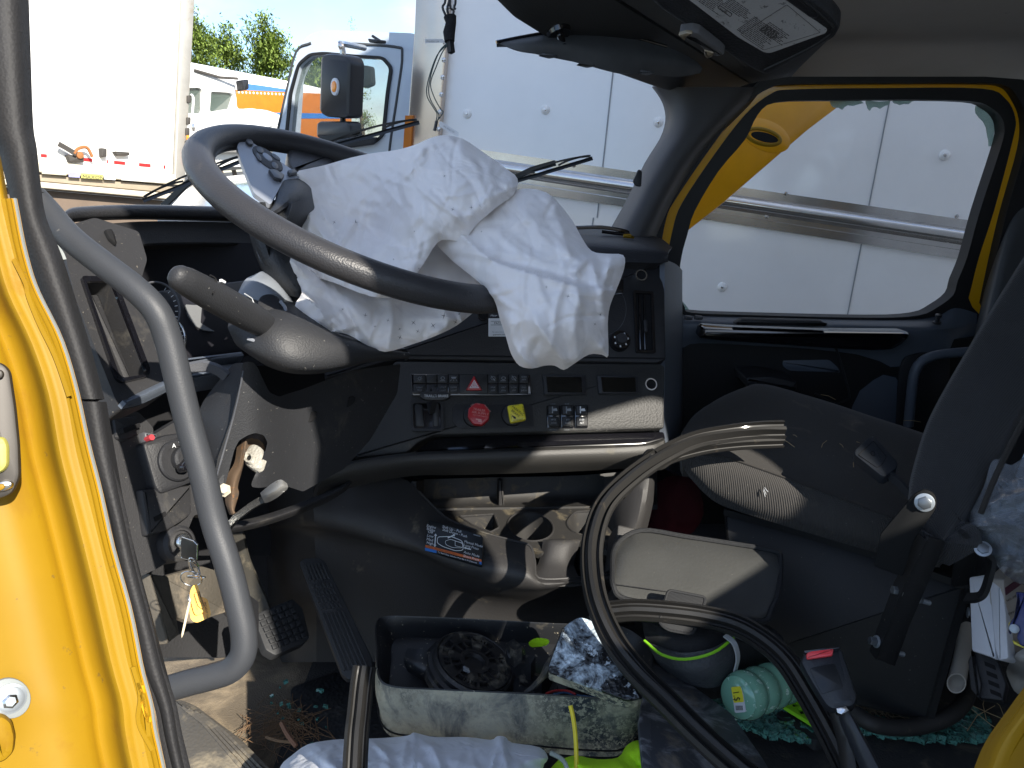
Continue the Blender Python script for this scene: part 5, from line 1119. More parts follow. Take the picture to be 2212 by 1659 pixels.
def f(mb):
    ka=mat('cast_aluminium',(.50,.48,.42),.5,metal=.3,grain=(260,1),spots=((.2,.17,.1),.08,80)); Q=Pl((540,980,.97),(560,980,.965),(540,1010,.955))
    mb.prism(Q,rnd([(540,964),(552,960),(566,968),(570,985),(562,1010),(548,1016),(530,1004),(527,985)],6),-.008,.003,.003,ka); mb.loft([[Q.at(u,v,l) for u,v in ell(543,994,r,r*1.2,-20,20)] for r,l in ((11,.004),(10,.008),(7,.008),(6,.002))],ka,cap=(False,False)); mb.prism(Q,ell(542,993,4,5,0,12),.003,.0045,0,black_m)
    mb.tube([C(552,940,1.02),C(545,970,.985)],.016,12,rust)
prt('steering_joint',f,st)
def f(mb):
    lm=mat('worn_grey_handle',(.16,.16,.155),.45,dust=((.3,.28,.22),.3,40)); mb.grid([[C(u,v,d) for u,v,d in ((562,1065,.90),(570,1058,.885),(588,1044,.87),(606,1036,.865),(620,1044,.87))],[C(u,v,d) for u,v,d in ((566,1075,.885),(576,1070,.868),(594,1060,.855),(610,1050,.855),(622,1052,.865))],[C(u,v,d) for u,v,d in ((572,1087,.90),(582,1084,.885),(600,1074,.87),(614,1062,.865),(620,1058,.87))]],4,4,.012,lm)
    mb.sweep(PX([(565,1080,.90),(545,1092,.92),(510,1118,.95),(492,1140,.96)]),[(-.004,-.003),(.004,-.003),(.004,.003),(-.004,.003)],m=chrome)
prt('tilt_lever',f,st)
# ================================================================= driver airbag
bagm=mat('airbag_cloth',(.82,.79,.78),.85,weave=(330,.2),crumple=(13,6),var=.04,vs=9,dust=((.56,.48,.50),.10,5),sheen=.2)
ab=thing('driver_airbag','large crumpled white airbag spilling out over the steering wheel','airbag',C(900,700,1.0))
rc=lambda s,b,n: [(random.Random(s+i).uniform(b[0],b[2]),random.Random(s*7+i).uniform(b[1],b[3]),random.Random(s+i*3).uniform(4,8),random.Random(i).uniform(20,60)) for i in range(n)]
cloth('lower_skirt',[(628,556),(700,590),(800,606),(900,630),(1000,640),(1060,650),(1026,673),(985,704),(940,726),(890,744),(832,760),(790,744),(750,722),(700,712),(655,690),(636,662),(652,632),(640,600)],
 [(640,560,.915),(650,680,.89),(700,640,.93),(760,680,.92),(830,750,.93),(1020,675,.99),(900,640,1.0),(760,600,.98),(930,700,.96)],
 [([(840,620),(846,690),(838,752)],26,.014),([(652,632),(690,668),(712,700)],18,.016,1),([(940,640),(968,690),(950,716)],20,.010),([(700,640),(760,690),(770,716)],22,-.010)],seed=3,amp=.0055,ncr=60,step=4.8,wr=(5,15),ln=(25,100),m=bagm,parent=ab,crosses=[(789,681,6,10),(838,692,5,20),(893,697,7,40),(959,682,9,15),(984,696,7,30),(992,678,5,50),(740,668,4,30),(810,705,4,0),(700,600,4,20)]+rc(2,(840,700,940,730),4))
cloth('rear_fold',[(840,560),(930,490),(1000,500),(1080,560),(1120,620),(1080,650),(1020,640),(930,625),(860,610)],[(860,590,1.0),(1000,560,1.0),(1080,620,.96)],[([(985,540),(1010,570),(1030,600)],16,.012,1)],seed=5,amp=.005,ncr=20,m=bagm,parent=ab)
cloth('right_lobe',[(925,490),(985,470),(1060,440),(1110,410),(1180,415),(1232,470),(1256,512),(1278,542),(1310,548),(1346,551),(1349,577),(1336,615),(1318,660),(1313,700),(1314,768),(1300,766),(1272,766),(1240,786),(1218,799),(1198,790),(1176,790),(1150,796),(1122,790),(1104,764),(1092,725),(1080,690),(1066,645),(1030,606),(985,570),(945,530)],
 [(940,510,.95),(1000,540,.92),(1060,590,.87),(1100,680,.84),(1120,760,.85),(1218,790,.86),(1200,700,.825),(1300,760,.87),(1240,620,.86),(1340,560,.92),(1300,600,.89),(1230,500,.93),(1150,440,.94),(1130,540,.90),(1310,700,.87)],
 [([(990,500),(1060,560),(1150,592),(1240,616),(1292,622)],34,.022,1),([(1245,585),(1275,560),(1292,622)],18,.012),([(1082,560),(1200,590),(1290,622)],16,-.012),([(1100,690),(1110,740),(1140,790)],22,.014),([(1160,700),(1210,770),(1240,780)],34,.012),([(1250,640),(1240,700),(1250,780)],24,.009),([(1130,470),(1180,520),(1240,560)],40,.012),([(1190,430),(1215,500),(1230,560)],24,.008),([(1100,450),(1140,490),(1150,540)],18,-.008),([(1320,560),(1300,640),(1310,700)],14,.010),([(1160,740),(1150,770),(1170,792)],14,-.010)],seed=11,amp=.0055,ncr=90,step=4.8,wr=(5,16),ln=(35,140),m=bagm,parent=ab,crosses=[(1227,640,5,10),(1285,700,4,40),(1180,620,4,0),(1297,680,5,20)])
cloth('upper_lobe',[(640,374),(668,364),(700,357),(760,340),(810,330),(850,325),(893,314),(930,298),(962,292),(1000,300),(1040,326),(1090,362),(1118,386),(1110,420),(1072,448),(1030,485),(1000,520),(970,518),(945,524),(915,570),(885,612),(860,640),(800,640),(720,610),(660,590),(626,560),(645,510),(664,455),(655,415)],
 [(640,374,.955),(652,440,.95),(650,500,.945),(690,400,1.03),(760,440,1.06),(810,500,1.055),(770,345,1.07),(850,330,1.05),(893,330,1.0),(962,300,1.0),(905,400,.945),(890,480,.925),(850,560,.925),(1000,400,.915),(1060,420,.92),(980,500,.905),(640,560,.95),(700,560,.94),(730,520,.99),(1040,340,.98),(760,590,.93)],
 [([(700,470),(738,505),(790,545),(835,535),(855,490)],20,.012),([(735,500),(765,480),(815,520),(840,528)],26,.016,1),([(905,330),(880,400),(895,460),(860,530)],24,.012),([(730,560),(735,530),(765,480)],12,.012),([(660,450),(690,500),(730,545)],15,.012),([(925,310),(900,340),(880,380)],16,.010),([(1000,320),(1040,370),(1070,440)],30,.009),([(880,350),(870,400),(885,440)],10,.010),([(860,350),(858,400),(872,450)],9,-.008),([(1100,400),(1030,460),(985,470)],26,.008)],seed=21,amp=.0055,ncr=170,step=4.6,m=bagm,parent=ab,wr=(5,15),ln=(30,130),crosses=[(978,452,5,20),(1018,448,5,0),(768,480,7,0),(722,480,5,30),(850,560,3,10),(905,580,3,30),(960,380,4,60),(1040,500,3,0),(895,500,3,30)])
# ================================================================= grab handle
gh=thing('grab_handle','thick bent grey grab handle with scuffs standing in front of the dashboard','handle',C(370,1486,.70))
hm=mat('handle_grey_coating',(.038,.041,.047),.52,grain=(700,.1),dust=((.26,.22,.13),.12,18),spots=((.30,.28,.25),.03,40))
prt('bar',lambda mb: mb.tube(PX(cr([(72,425,.70),(100,455,.70),(150,512,.69),(225,572,.68),(290,622,.675),(338,672,.675),(364,735,.68),(387,829,.685),(410,923,.69),(438,1024,.695),(462,1125,.70),(492,1220,.70),(515,1310,.70),(527,1370,.70),(524,1415,.70),(500,1446,.70),(460,1461,.70),(410,1474,.70),(366,1487,.70)],6)),[.0120]*20,18,hm),gh)
prt('end_collar',lambda mb: mb.tube(PX([(66,436,.70),(88,446,.70)]),.0140,18,black_m),gh)
# ================================================================= visors
SV=Pl((1426,25,.98),(1815,64,.96),(1640,160,1.08))
sv=thing('sun_visor','black folded down sun visor with worn warning sticker','sun visor',SV.at(1640,160))
vis=mat('visor_vinyl',(.022,.023,.027),.5,grain=(260,.7),spots=((.004,.004,.004),.10,70))
vo=rnd([(1300,-90),(1426,24,4),(1469,52,3),(1547,104,3),(1632,158,20),(1660,167,16),(1806,84,18),(1816,62,14),(1798,36,18),(1640,-90)],6)
prt('pad',lambda mb: (mb.prism(SV,vo,-.022,.0,.008,vis),mb.tube([SV.at(u,v,.0005) for u,v in cr([(1652,150),(1740,108),(1786,80),(1798,66),(1790,46),(1700,-30)],5)],.002,6,pl_dark)),sv)
stk=mat('sticker_silver_worn',(.42,.43,.45),.5,grain=(600,.3),spots=((.04,.04,.045),.28,90),dust=((.12,.12,.13),.25,20))
def f(mb):
    mb.prism(SV,rnd([(1440,-40),(1492,0,2),(1594,78,2),(1650,111,8),(1664,113,6),(1783,70,5),(1788,62,6),(1700,0),(1640,-40)],4),.0005,.0012,0,stk)
    dk=mat('sticker_ink',(.03,.03,.035),.6)
    # print runs along the visor: short dark words in rows
    e=np.array([.82,.57]); e/=np.linalg.norm(e); n_=np.array([.80,-.60]); r=random.Random(4)
    for blk_,(o,rows,L_) in enumerate((((1500,-6),9,60),((1592,62),13,70),((1560,8),7,58),((1640,62),8,62))):
        for k in range(rows):
            p=np.array(o,float)+n_*k*6.2*.62; x=0
            while x<L_*(.7+.3*r.random()):
                w_=r.uniform(3,9); a=p+e*x; b=p+e*(x+w_); q=n_*1.1; mb.prism(SV,[tuple(a),tuple(b),tuple(b+q),tuple(a+q)],.0012,.0015,0,dk); x+=w_+1.6
    mb.text(SV,'Driving',1712,4,11,36,.0016,dk,bold=1); 
    for L_,rr in ((rnd([(1696,-6),(1706,-16),(1768,28),(1764,36),(1750,34)],4),.0007),(rnd([(1550,14),(1556,10),(1582,28),(1578,34)],2),.0005),(rnd([(1600,72),(1650,106),(1772,68),(1700,8)],2),.0003)): mb.tube([SV.at(u,v,.0014) for u,v in L_],rr,4,dk,closed=True)
    mb.text(SV,'Reverse',1555,17,5.5,36,.0016,dk)
prt('sticker',f,sv)
prt('clip',lambda mb: (mb.prism(SV,rnd([(1469,52),(1496,48),(1512,52),(1562,92),(1568,100),(1548,104),(1526,96),(1500,62),(1484,70)],4),.0005,.014,.004,mat('clip_grey',(.10,.10,.105),.4)),mb.prism(SV,rnd([(1524,86),(1546,92),(1544,100),(1530,106),(1524,100)],3),.002,.016,.003,mat('clip_brass',(.30,.25,.18),.35,metal=.5)),mb.prism(SV,rnd([(1468,52),(1486,46),(1500,48),(1486,56),(1482,66)],3),.012,.017,.002,mat('clip_brass',(.30,.25,.18),.35))),sv)
fv=thing('windscreen_flap','long curved dark grey visor flap hanging along the top of the windscreen','visor',C(1280,130,1.35))
def f(mb):
    mb.grid([[C(u,v,d) for u,v,d in ((1072,90,1.32),(1130,80,1.33),(1201,68,1.35),(1258,64,1.37),(1339,74,1.40),(1440,101,1.45),(1500,130,1.49),(1518,148,1.5))],
             [C(u,v,d) for u,v,d in ((1072,92,1.315),(1130,92,1.30),(1201,92,1.30),(1258,98,1.32),(1339,110,1.36),(1430,128,1.42),(1490,142,1.47),(1516,150,1.5))],
             [C(u,v,d) for u,v,d in ((1074,94,1.315),(1127,110,1.30),(1200,126,1.31),(1270,140,1.33),(1346,158,1.37),(1400,160,1.42),(1460,166,1.47),(1512,158,1.5))]],5,5,.008,mat('flap_grey',(.075,.08,.088),.7,grain=(500,.2),var=.2,vs=14))
    for u,v in ((1180,122),(1262,142),(1390,158)): Q=Pl(None,P=C(u,v,1.30+.0005*(u-1180)),n=-ray(u,v)); mb.prism(Q,rnd([(u-18,v-1),(u-6,v-8),(u+26,v-2),(u+22,v+2),(u+6,v+5)],3),-.006,.006,.002,pl_grey)
    mb.tube(PX(cr([(1072,91,1.31),(1130,79,1.325),(1201,67,1.345),(1258,63,1.365),(1339,73,1.395),(1440,100,1.445)],5)),.003,8,pl_gloss)
prt('flap',f,fv)
# ================================================================= outside on the truck nose: wipers, bonnet
hd=MB(); hd.grid([[C(u,v,d) for u,v,d in ((340,470,1.9),(480,470,2.0),(760,480,2.2),(1100,500,2.4))],[C(u,v,d) for u,v,d in ((372,442,2.1),(480,438,2.2),(700,440,2.3),(1100,470,2.4))],[C(u,v,d) for u,v,d in ((400,412,2.6),(500,396,2.7),(700,392,2.8),(1100,430,2.7))],[C(u,v,d) for u,v,d in ((428,392,3.2),(520,378,3.3),(680,374,3.3),(860,400,3.2))]],4,4,.01,mat('bonnet_pale_gloss',(.78,.78,.76),.12,coat=1,var=.02))  # bonnet in one pale glossy colour
tag(hd.build('truck_bonnet'),'pale glossy truck bonnet just beyond the windscreen sill','bonnet')
wm=mat('wiper_black',(.018,.020,.024),.35)
def wiper(label,pts,d,arm):
    t=thing('windscreen_wiper',label,'wiper',C(pts[0][0],pts[0][1],d),'wiper blades at the windscreen')
    P=[C(u,v,d) for u,v in pts]; e=P[-1]-P[0]; e/=np.linalg.norm(e); n_=np.cross(e,ray(pts[0][0],pts[0][1])); n_/=np.linalg.norm(n_)
    if n_[2]<0: n_=-n_
    prt('blade',lambda mb: (mb.sweep(P,[(-.004,-.006),(.004,-.006),(.0015,-.001),(.004,.002),(-.004,.002),(-.0015,-.001)],up=np.cross(n_,e),m=wm)),t)
    L_=np.linalg.norm(P[-1]-P[0])
    def f(mb):
        for s0,s1,h in ((.03,.97,.008),(.02,.35,.004),(.62,.985,.004)):
            q=[P[0]+(P[-1]-P[0])*(s0+(s1-s0)*k/10)+n_*(.004+h*math.sin(math.pi*k/10)**.7) for k in range(11)]; mb.sweep(q,[(-.004,-.002),(.004,-.002),(.004,.002),(-.004,.002)],up=np.cross(n_,e),m=wm)
    prt('frame',f,t)
    prt('arm',lambda mb: mb.sweep([C(u,v,d*k) for u,v,k in arm],[(-.006,-.003),(.006,-.003),(.006,.003),(-.006,.003)],m=wm),t)
wiper('wiper blade left of the steering wheel, tip low over the dashboard edge',[(309,431),(370,408),(440,378),(560,330)],1.55,[(440,372,1),(400,400,1.02),(352,446,1.04)])
wiper('wiper blade above the steering wheel rim, in front of the silver cab',[(700,318),(780,296),(905,262)],1.5,[(780,286,1),(730,296,1.01),(670,310,1.03),(640,330,1.04)])
wiper('wiper blade emerging behind the airbag in front of the rail',[(1090,396),(1160,376),(1279,340)],1.6,[(1200,352,1),(1150,366,1.01),(1100,390,1.03)])
tag(prt('wiper_cover',lambda mb: mb.prism(Pl(None,P=C(750,335,1.3),n=-ray(750,335)),rnd([(722,315),(735,316),(800,340),(786,352),(745,346)],3),-.01,0,.003,pl_dark),None),'small dark cover peeking over the far rim of the steering wheel','trim piece')
# ================================================================= wiring hanging in the windscreen
hw=thing('wiring_loom','cut black wiring loom with thin wires and paper tags hanging in the windscreen','wiring',C(965,290,1.0))
wmk=mat('wire_black',(.015,.015,.017),.5); tagm=mat('paper_tag',(.62,.64,.68),.6)
def f(mb):
    for L_ in ([(965,-60),(972,-10),(966,20),(972,40)],[(958,-60),(962,0),(956,16),(966,40)],[(975,-60),(972,10),(980,24),(974,42)],[(980,-60),(984,0),(981,15),(984,20)]): mb.tube(PX([(u,v,1.0) for u,v in cr(L_,4)]),.0016,6,wmk)
prt('cable_bundle',f,hw)
prt('tape_sleeve',lambda mb: mb.tube(PX([(972,36,1.0),(974,50,1.0),(970,70,1.0),(971,90,1.0)]),[.0085,.0070,.0080,.0066],10,mat('cloth_tape',(.010,.010,.012),.95,grain=(300,1))),hw)
prt('connector',lambda mb: mb.tube(PX([(972,88,1.0),(975,114,1.0)]),.0050,4,wmk),hw)
for L_ in ([(968,92),(950,110),(934,150),(926,190),(930,215),(944,240),(948,252),(941,270)],[(970,94),(956,112),(942,145),(930,180),(938,210),(952,236),(957,243),(944,262)],[(966,96),(944,120),(926,170),(922,205),(936,232),(944,246),(942,262)]):
    prt('wire',lambda mb: mb.tube(PX([(u,v,1.0) for u,v in cr(L_,5)]),.00075,6,mat('wire_grey_green',(.03,.05,.05),.5)),hw)
prt('end_plug',lambda mb: mb.tube(PX([(943,262,1.0),(939,282,1.0)]),.0022,6,wmk),hw)
T1=Pl(None,P=C(935,88,1.0),n=-ray(935,88)); T2=Pl(None,P=C(970,278,.995),n=-ray(970,278))
prt('paper_tag',lambda mb: (mb.prism(T1,rnd([(918,84),(956,84),(962,92),(918,93)],1.5),0,.0008,0,tagm),mb.text(T1,'PN-8541-04',921,91,5.5,1,.001,dim_t)),hw)
prt('paper_tag',lambda mb: (mb.prism(T2,rnd([(948,264),(953,262),(991,286),(990,295),(985,294),(950,274)],1.5),0,.0008,0,tagm),mb.text(T2,'PN-8563-04',957,274,5.5,30,.001,dim_t)),hw)
# ================================================================= passenger seat
seat=thing('passenger_seat','charcoal cloth passenger seat on a black steel box base','seat',C(1850,1500,1.25))
fab=mat('seat_cloth_charcoal',(.024,.022,.020),.9,grain=(700,.3),dust=((.13,.11,.08),.30,14),spots=((.45,.42,.36),.13,210),sheen=.1)
fabr=mat('seat_cloth_ribbed',(.036,.034,.032),.9,weave=(95,1.2,1),dust=((.15,.125,.09),.28,12),spots=((.45,.42,.36),.13,210),sheen=.1)
def f(mb):
    r=[[(1520,880,1.62),(1565,855,1.66),(1610,836,1.69),(1650,830,1.70),(1771,862,1.66),(1880,898,1.62),(1993,935,1.58),(2120,985,1.54)],
       [(1496,900,1.56),(1545,868,1.60),(1600,846,1.62),(1660,838,1.63),(1775,872,1.60),(1890,912,1.56),(2000,950,1.53),(2125,1000,1.49)],
       [(1474,932,1.48),(1530,915,1.50),(1590,905,1.51),(1680,915,1.49),(1790,952,1.45),(1900,996,1.41),(2010,1040,1.38),(2120,1085,1.35)],
       [(1468,956,1.42),(1520,952,1.42),(1580,955,1.41),(1670,975,1.38),(1790,1022,1.33),(1880,1062,1.29),(1980,1105,1.26),(2080,1150,1.23)],
       [(1474,976,1.38),(1515,978,1.37),(1556,984,1.355),(1671,1022,1.315),(1785,1064,1.27),(1870,1096,1.235),(1960,1130,1.205),(2050,1165,1.18)]]
    mb.grid([[C(*p) for p in q] for q in r],4,5,.05,fab)
prt('cushion',f,seat)
def f(mb):
    r=[[(1474,977,1.378),(1515,979,1.368),(1556,985,1.352),(1671,1023,1.312),(1785,1065,1.267),(1870,1097,1.232),(1960,1131,1.203),(2050,1166,1.178)],
       [(1472,990,1.372),(1514,1000,1.35),(1556,1012,1.335),(1668,1050,1.293),(1780,1092,1.248),(1866,1122,1.215),(1956,1152,1.188),(2046,1180,1.165)],
       [(1476,1008,1.375),(1516,1040,1.35),(1556,1062,1.332),(1660,1098,1.290),(1770,1134,1.247),(1858,1162,1.214),(1946,1188,1.186),(2036,1210,1.164)],
       [(1482,1022,1.40),(1520,1064,1.37),(1560,1092,1.35),(1656,1124,1.305),(1762,1156,1.265),(1850,1182,1.232),(1940,1206,1.204),(2030,1226,1.18)]]
    mb.grid([[C(*p) for p in q] for q in r],4,5,.04,fabr)
    mb.tube(PX(cr([(1475,977,1.376),(1556,985,1.350),(1671,1023,1.310),(1785,1065,1.265),(1870,1097,1.230),(1960,1131,1.2)],5)),.0018,6,fab)
prt('cushion_front',f,seat)
SB=Pl((1562,1100,1.385),(2060,1252,1.19),(1880,1540,1.235))
def f(mb):
    mb.prism(SB,rnd([(1562,1100),(1886,1190),(2000,1228),(2093,1262),(2012,1556),(1960,1552),(1720,1492),(1588,1430)],5),-.38,0,.006,blackpt)
    mb.sweep([SB.at(u,v,.004) for u,v in ((1566,1104),(1740,1152),(1886,1196),(2092,1266))],[(-.006,-.004),(.006,-.004),(.006,.004),(-.006,.004)],m=blackpt)
    mb.sweep([SB.at(u,v,.003) for u,v in ((2088,1268),(2008,1554))],[(-.005,-.003),(.005,-.003),(.005,.003),(-.005,.003)],m=blackpt)
prt('base_box',f,seat)
def f(mb):
    r=[]
    for v,l,rr in ((430,2290,2470),(560,2208,2395),(640,2158,2350),(730,2104,2296),(840,2040,2240),(920,2000,2196),(1010,1972,2150),(1060,1962,2126),(1110,1964,2104),(1150,1992,2082),(1172,2012,2060)):
        k=1.04+(1172-v)*.0005; r.append([C(l,v,k+.06),C(l+3,v,k+.02),C(l+18,v,k),C((l+rr)/2,v,k-.012),C(rr-22,v,k-.002),C(rr-6,v,k+.015),C(rr,v,k+.05),C(rr+4,v,k+.12)])
    mb.grid(r,4,4,.05,mat('seat_back_cloth',(.028,.029,.031),.9,weave=(120,1.0,1),spots=((.4,.4,.4),.10,210),sheen=.15))
    mb.tube(PX(cr([(2230,580,1.085),(2170,690,1.07),(2110,800,1.05),(2062,900,1.035),(2030,1000,1.02)],5))if 0 else PX(cr([(2395,600,1.10),(2330,700,1.06),(2262,820,1.04),(2200,930,1.03),(2150,1030,1.02),(2118,1110,1.02)],5)),.004,8,fab)
prt('backrest',f,seat)
AR=Pl((1997,1085,1.005),(1900,1155,1.03),(1950,1245,1.02))
def hexbolt(mb,P,n,r,h,m=zinc,washer=True):
    P=np.array(P); n=np.array(n)/np.linalg.norm(n)
    if washer: mb.lathe(P,n,[(r*1.25,0),(r*1.25,.0015),(r*1.1,.002)],24,m)
    mb.lathe(P+n*.002,n,[(r*.9,0),(r*.9,h*.85),(r*.74,h),(.0001,h)],6,mat('zinc_hex',(.17,.19,.21),.4,metal=.8))
prt('hinge_bracket',lambda mb: mb.prism(AR,rnd([(1976,1066,16),(1997,1056,24),(2022,1068,22),(2024,1096,18),(1974,1168,10),(1950,1246,5),(1888,1224,4),(1902,1154,6)],8),-.006,.0,.0015,mat('bracket_black',(.007,.0075,.008),.75,spec=.2,spots=((.2,.19,.16),.03,260))),seat)
prt('hinge_bolt',lambda mb: hexbolt(mb,AR.at(1997,1085,.001),AR.n,.0098,.006),seat)
SR=Pl((2025,1166,1.01),(1960,1300,1.04),(1910,1425,1.07))
def f(mb):
    mb.prism(SR,rnd([(2006,1160),(2043,1170),(2012,1246),(1966,1350),(1934,1440),(1922,1436),(1895,1424),(1936,1300),(1954,1266)],3),-.004,.0,.0012,blackpt)
    mb.sweep([SR.at(u,v,-.008) for u,v in ((2002,1168),(1950,1270),(1893,1424))],[(-.010,-.0015),(.010,-.0015),(.010,.0015),(-.010,.0015)],up=SR.n,m=blackpt)
prt('recline_strap',f,seat)
def ubolt(u,v,du,n_):
    P=SR.at(u,v,-.006); ax=(SR.at(u+du,v-4)-SR.at(u,v)); prt('strap_bolt',lambda mb:(hexbolt(mb,P,-ax if n_ else ax,.0075 if n_ else .005,.008)), seat)
for (u,v) in ((1950,1284),(1900,1394)):
    def f(mb):
        P=SR.at(u,v,-.008); ax=SR.at(u-30,v-5)-SR.at(u,v); ax/=np.linalg.norm(ax); hexbolt(mb,P,ax,.0070,.009)
    prt('strap_bolt',f,seat)
for (u,v) in ((1988,1302),(1932,1414)):
    def f(mb):
        P=SR.at(u,v,-.008); ax=SR.at(u+30,v+9)-SR.at(u,v); ax/=np.linalg.norm(ax); hexbolt(mb,P,ax,.0052,.006); mb.tube([P+ax*.004,P+ax*.020],.0036,10,zinc)
    prt('strap_bolt',f,seat)
def f(mb):
    P=SB.at(2090,1322,.004); hexbolt(mb,P,np.array([1,-.4,0]),.0065,.008)
prt('strap_bolt',f,seat)
prt('side_handle',lambda mb: mb.sweep(PX(cr([(2076,1148,1.03),(2096,1168,1.03),(2132,1196,1.03),(2143,1212,1.03),(2138,1240,1.03),(2126,1278,1.035),(2112,1290,1.04),(2088,1292,1.06)],4)),[(-.007,-.003),(.007,-.003),(.007,.003),(-.007,.003)],up=(0,-1,0),m=blackpt),seat)
prt('frame_tube',lambda mb: (mb.tube(PX([(2030,1200,1.06),(2066,1186,1.07),(2100,1160,1.10)]),.012,12,blackpt),mb.sweep(PX([(2092,1160,1.12),(2084,1210,1.14),(2076,1262,1.17)]),[(-.014,-.003),(.014,-.003),(.014,.003),(-.014,.003)],m=blackpt)),seat)
prt('frame_bolt',lambda mb: hexbolt(mb,C(2123,1186,1.02),-ray(2123,1186)+np.array([.1,0,.5]),.0085,.004),seat)
# red cloth and dark clutter under the dashboard end
rcl=cloth('red_cloth',[(1395,1080),(1440,1030),(1500,1040),(1520,1110),(1480,1160),(1400,1150)],[(1395,1080,1.62),(1500,1040,1.65),(1480,1160,1.5)],seed=9,ncr=14,amp=.01,step=12,m=red_c)
tag(rcl,'dark red cloth lying in the shade behind the console','cloth')
# ================================================================= buckle on the seat
QB=Pl((1877,953,1.22),(1936,1013,1.17),(1842,990,1.20))
bk=thing('seat_belt_buckle','black belt buckle lying on the passenger seat cushion','belt buckle',QB.at(1900,1010))
bkm=mat('buckle_plastic',(.018,.021,.026),.4,grain=(500,.15))
def f(mb):
    mb.prism(QB,rnd([(1874,955,8),(1886,952,6),(1938,1010,8),(1934,1024,6),(1910,1042,8),(1900,1040),(1843,994,7),(1844,984)],5),-.004,.014,.004,bkm)
    mb.tube([QB.at(u,v,.0145) for u,v in rnd([(1884,966),(1912,1000),(1902,1018),(1892,1024),(1852,996)],4)],.0006,4,black_m,closed=True)
    mb.tube([QB.at(u,v,.0145) for u,v in ell(1883,993,4,5,-40)],.0006,4,black_m,closed=True)
prt('housing',f,bk)
prt('stalk',lambda mb: mb.sweep([QB.at(1918,1030,.006),QB.at(1942,1050,.006),QB.at(1968,1076,.003)],[(-.006,-.003),(.006,-.003),(.006,.003),(-.006,.003)],m=bkm),bk)
# ================================================================= rubber window seals
sealm=mat('rubber_seal_dusty',(.013,.0125,.012),.6,dust=((.14,.11,.075),.22,24),spots=((.45,.4,.3),.03,200),coat=.1)
def seal(label,P,w_,cat='rubber seal',sub=7,parent=None,name='rubber_seal',up=None,m=None,tw=0):
    prof=[(-1,-.25),(-1,.25),(-.75,.60),(-.58,.12),(-.40,.08),(-.2,.75),(.15,.85),(.38,.30),(.5,.02),(.62,.02),(.78,.5),(1,.2),(1,-.25),(.3,-.45),(-.3,-.45)]
    Q=PX(cr(P,sub)); n=len(Q); rings=[]
    for i in range(n):
        T=Q[min(n-1,i+1)]-Q[max(0,i-1)]; T/=np.linalg.norm(T); vw=Q[i]*np.array([1,.9,.9])+np.array([0,0,-.25]); x=np.cross(T,vw); x/=np.linalg.norm(x); y=np.cross(x,T)
        if y@Q[i]>0: y=-y
        a_=tw*math.sin(i/n*5.); X=x*math.cos(a_)+y*math.sin(a_); Y=-x*math.sin(a_)+y*math.cos(a_)
        rings.append([Q[i]+X*q[0]*w_+Y*q[1]*w_ for q in prof])
    mb=MB(); mb.loft(rings,m or sealm); return tag(mb.build(name,None,ang=24),label,cat,None)
seal('long rubber window seal looping from the passenger seat over the console to the floor',[(1694,928,1.27),(1640,930,1.27),(1570,938,1.26),(1500,952,1.24),(1430,985,1.21),(1365,1030,1.17),(1310,1085,1.13),(1284,1150,1.09),(1278,1220,1.06),(1290,1300,1.02),(1325,1382,.99),(1375,1450,.96),(1440,1515,.92),(1510,1585,.88),(1600,1665,.84),(1700,1740,.80)],.0155,up=(0,-.3,1),tw=.3)
seal('short doubled run of the window seal with crinkled lip beside the dashboard',[(1690,952,1.275),(1600,956,1.265),(1520,966,1.25),(1450,985,1.235),(1422,1000,1.22),(1408,985,1.21),(1396,1000,1.21),(1370,1030,1.19),(1336,1066,1.16)],.012,up=(0,-.3,1))
seal('thick rubber seal passing under the bag strap towards the belt buckle',[(1318,1322,1.10),(1370,1318,1.09),(1440,1322,1.08),(1520,1332,1.07),(1590,1350,1.05),(1650,1384,1.02),(1700,1430,.99),(1745,1500,.96),(1790,1580,.93),(1830,1660,.90),(1870,1740,.88)],.0155,up=(0,-1,.4))
seal('flat piece of rubber seal standing between pedals and mirror housing',[(788,1440,.95),(782,1480,.94),(776,1540,.92),(770,1600,.90),(764,1720,.87)],.0145,up=(1,0,0))
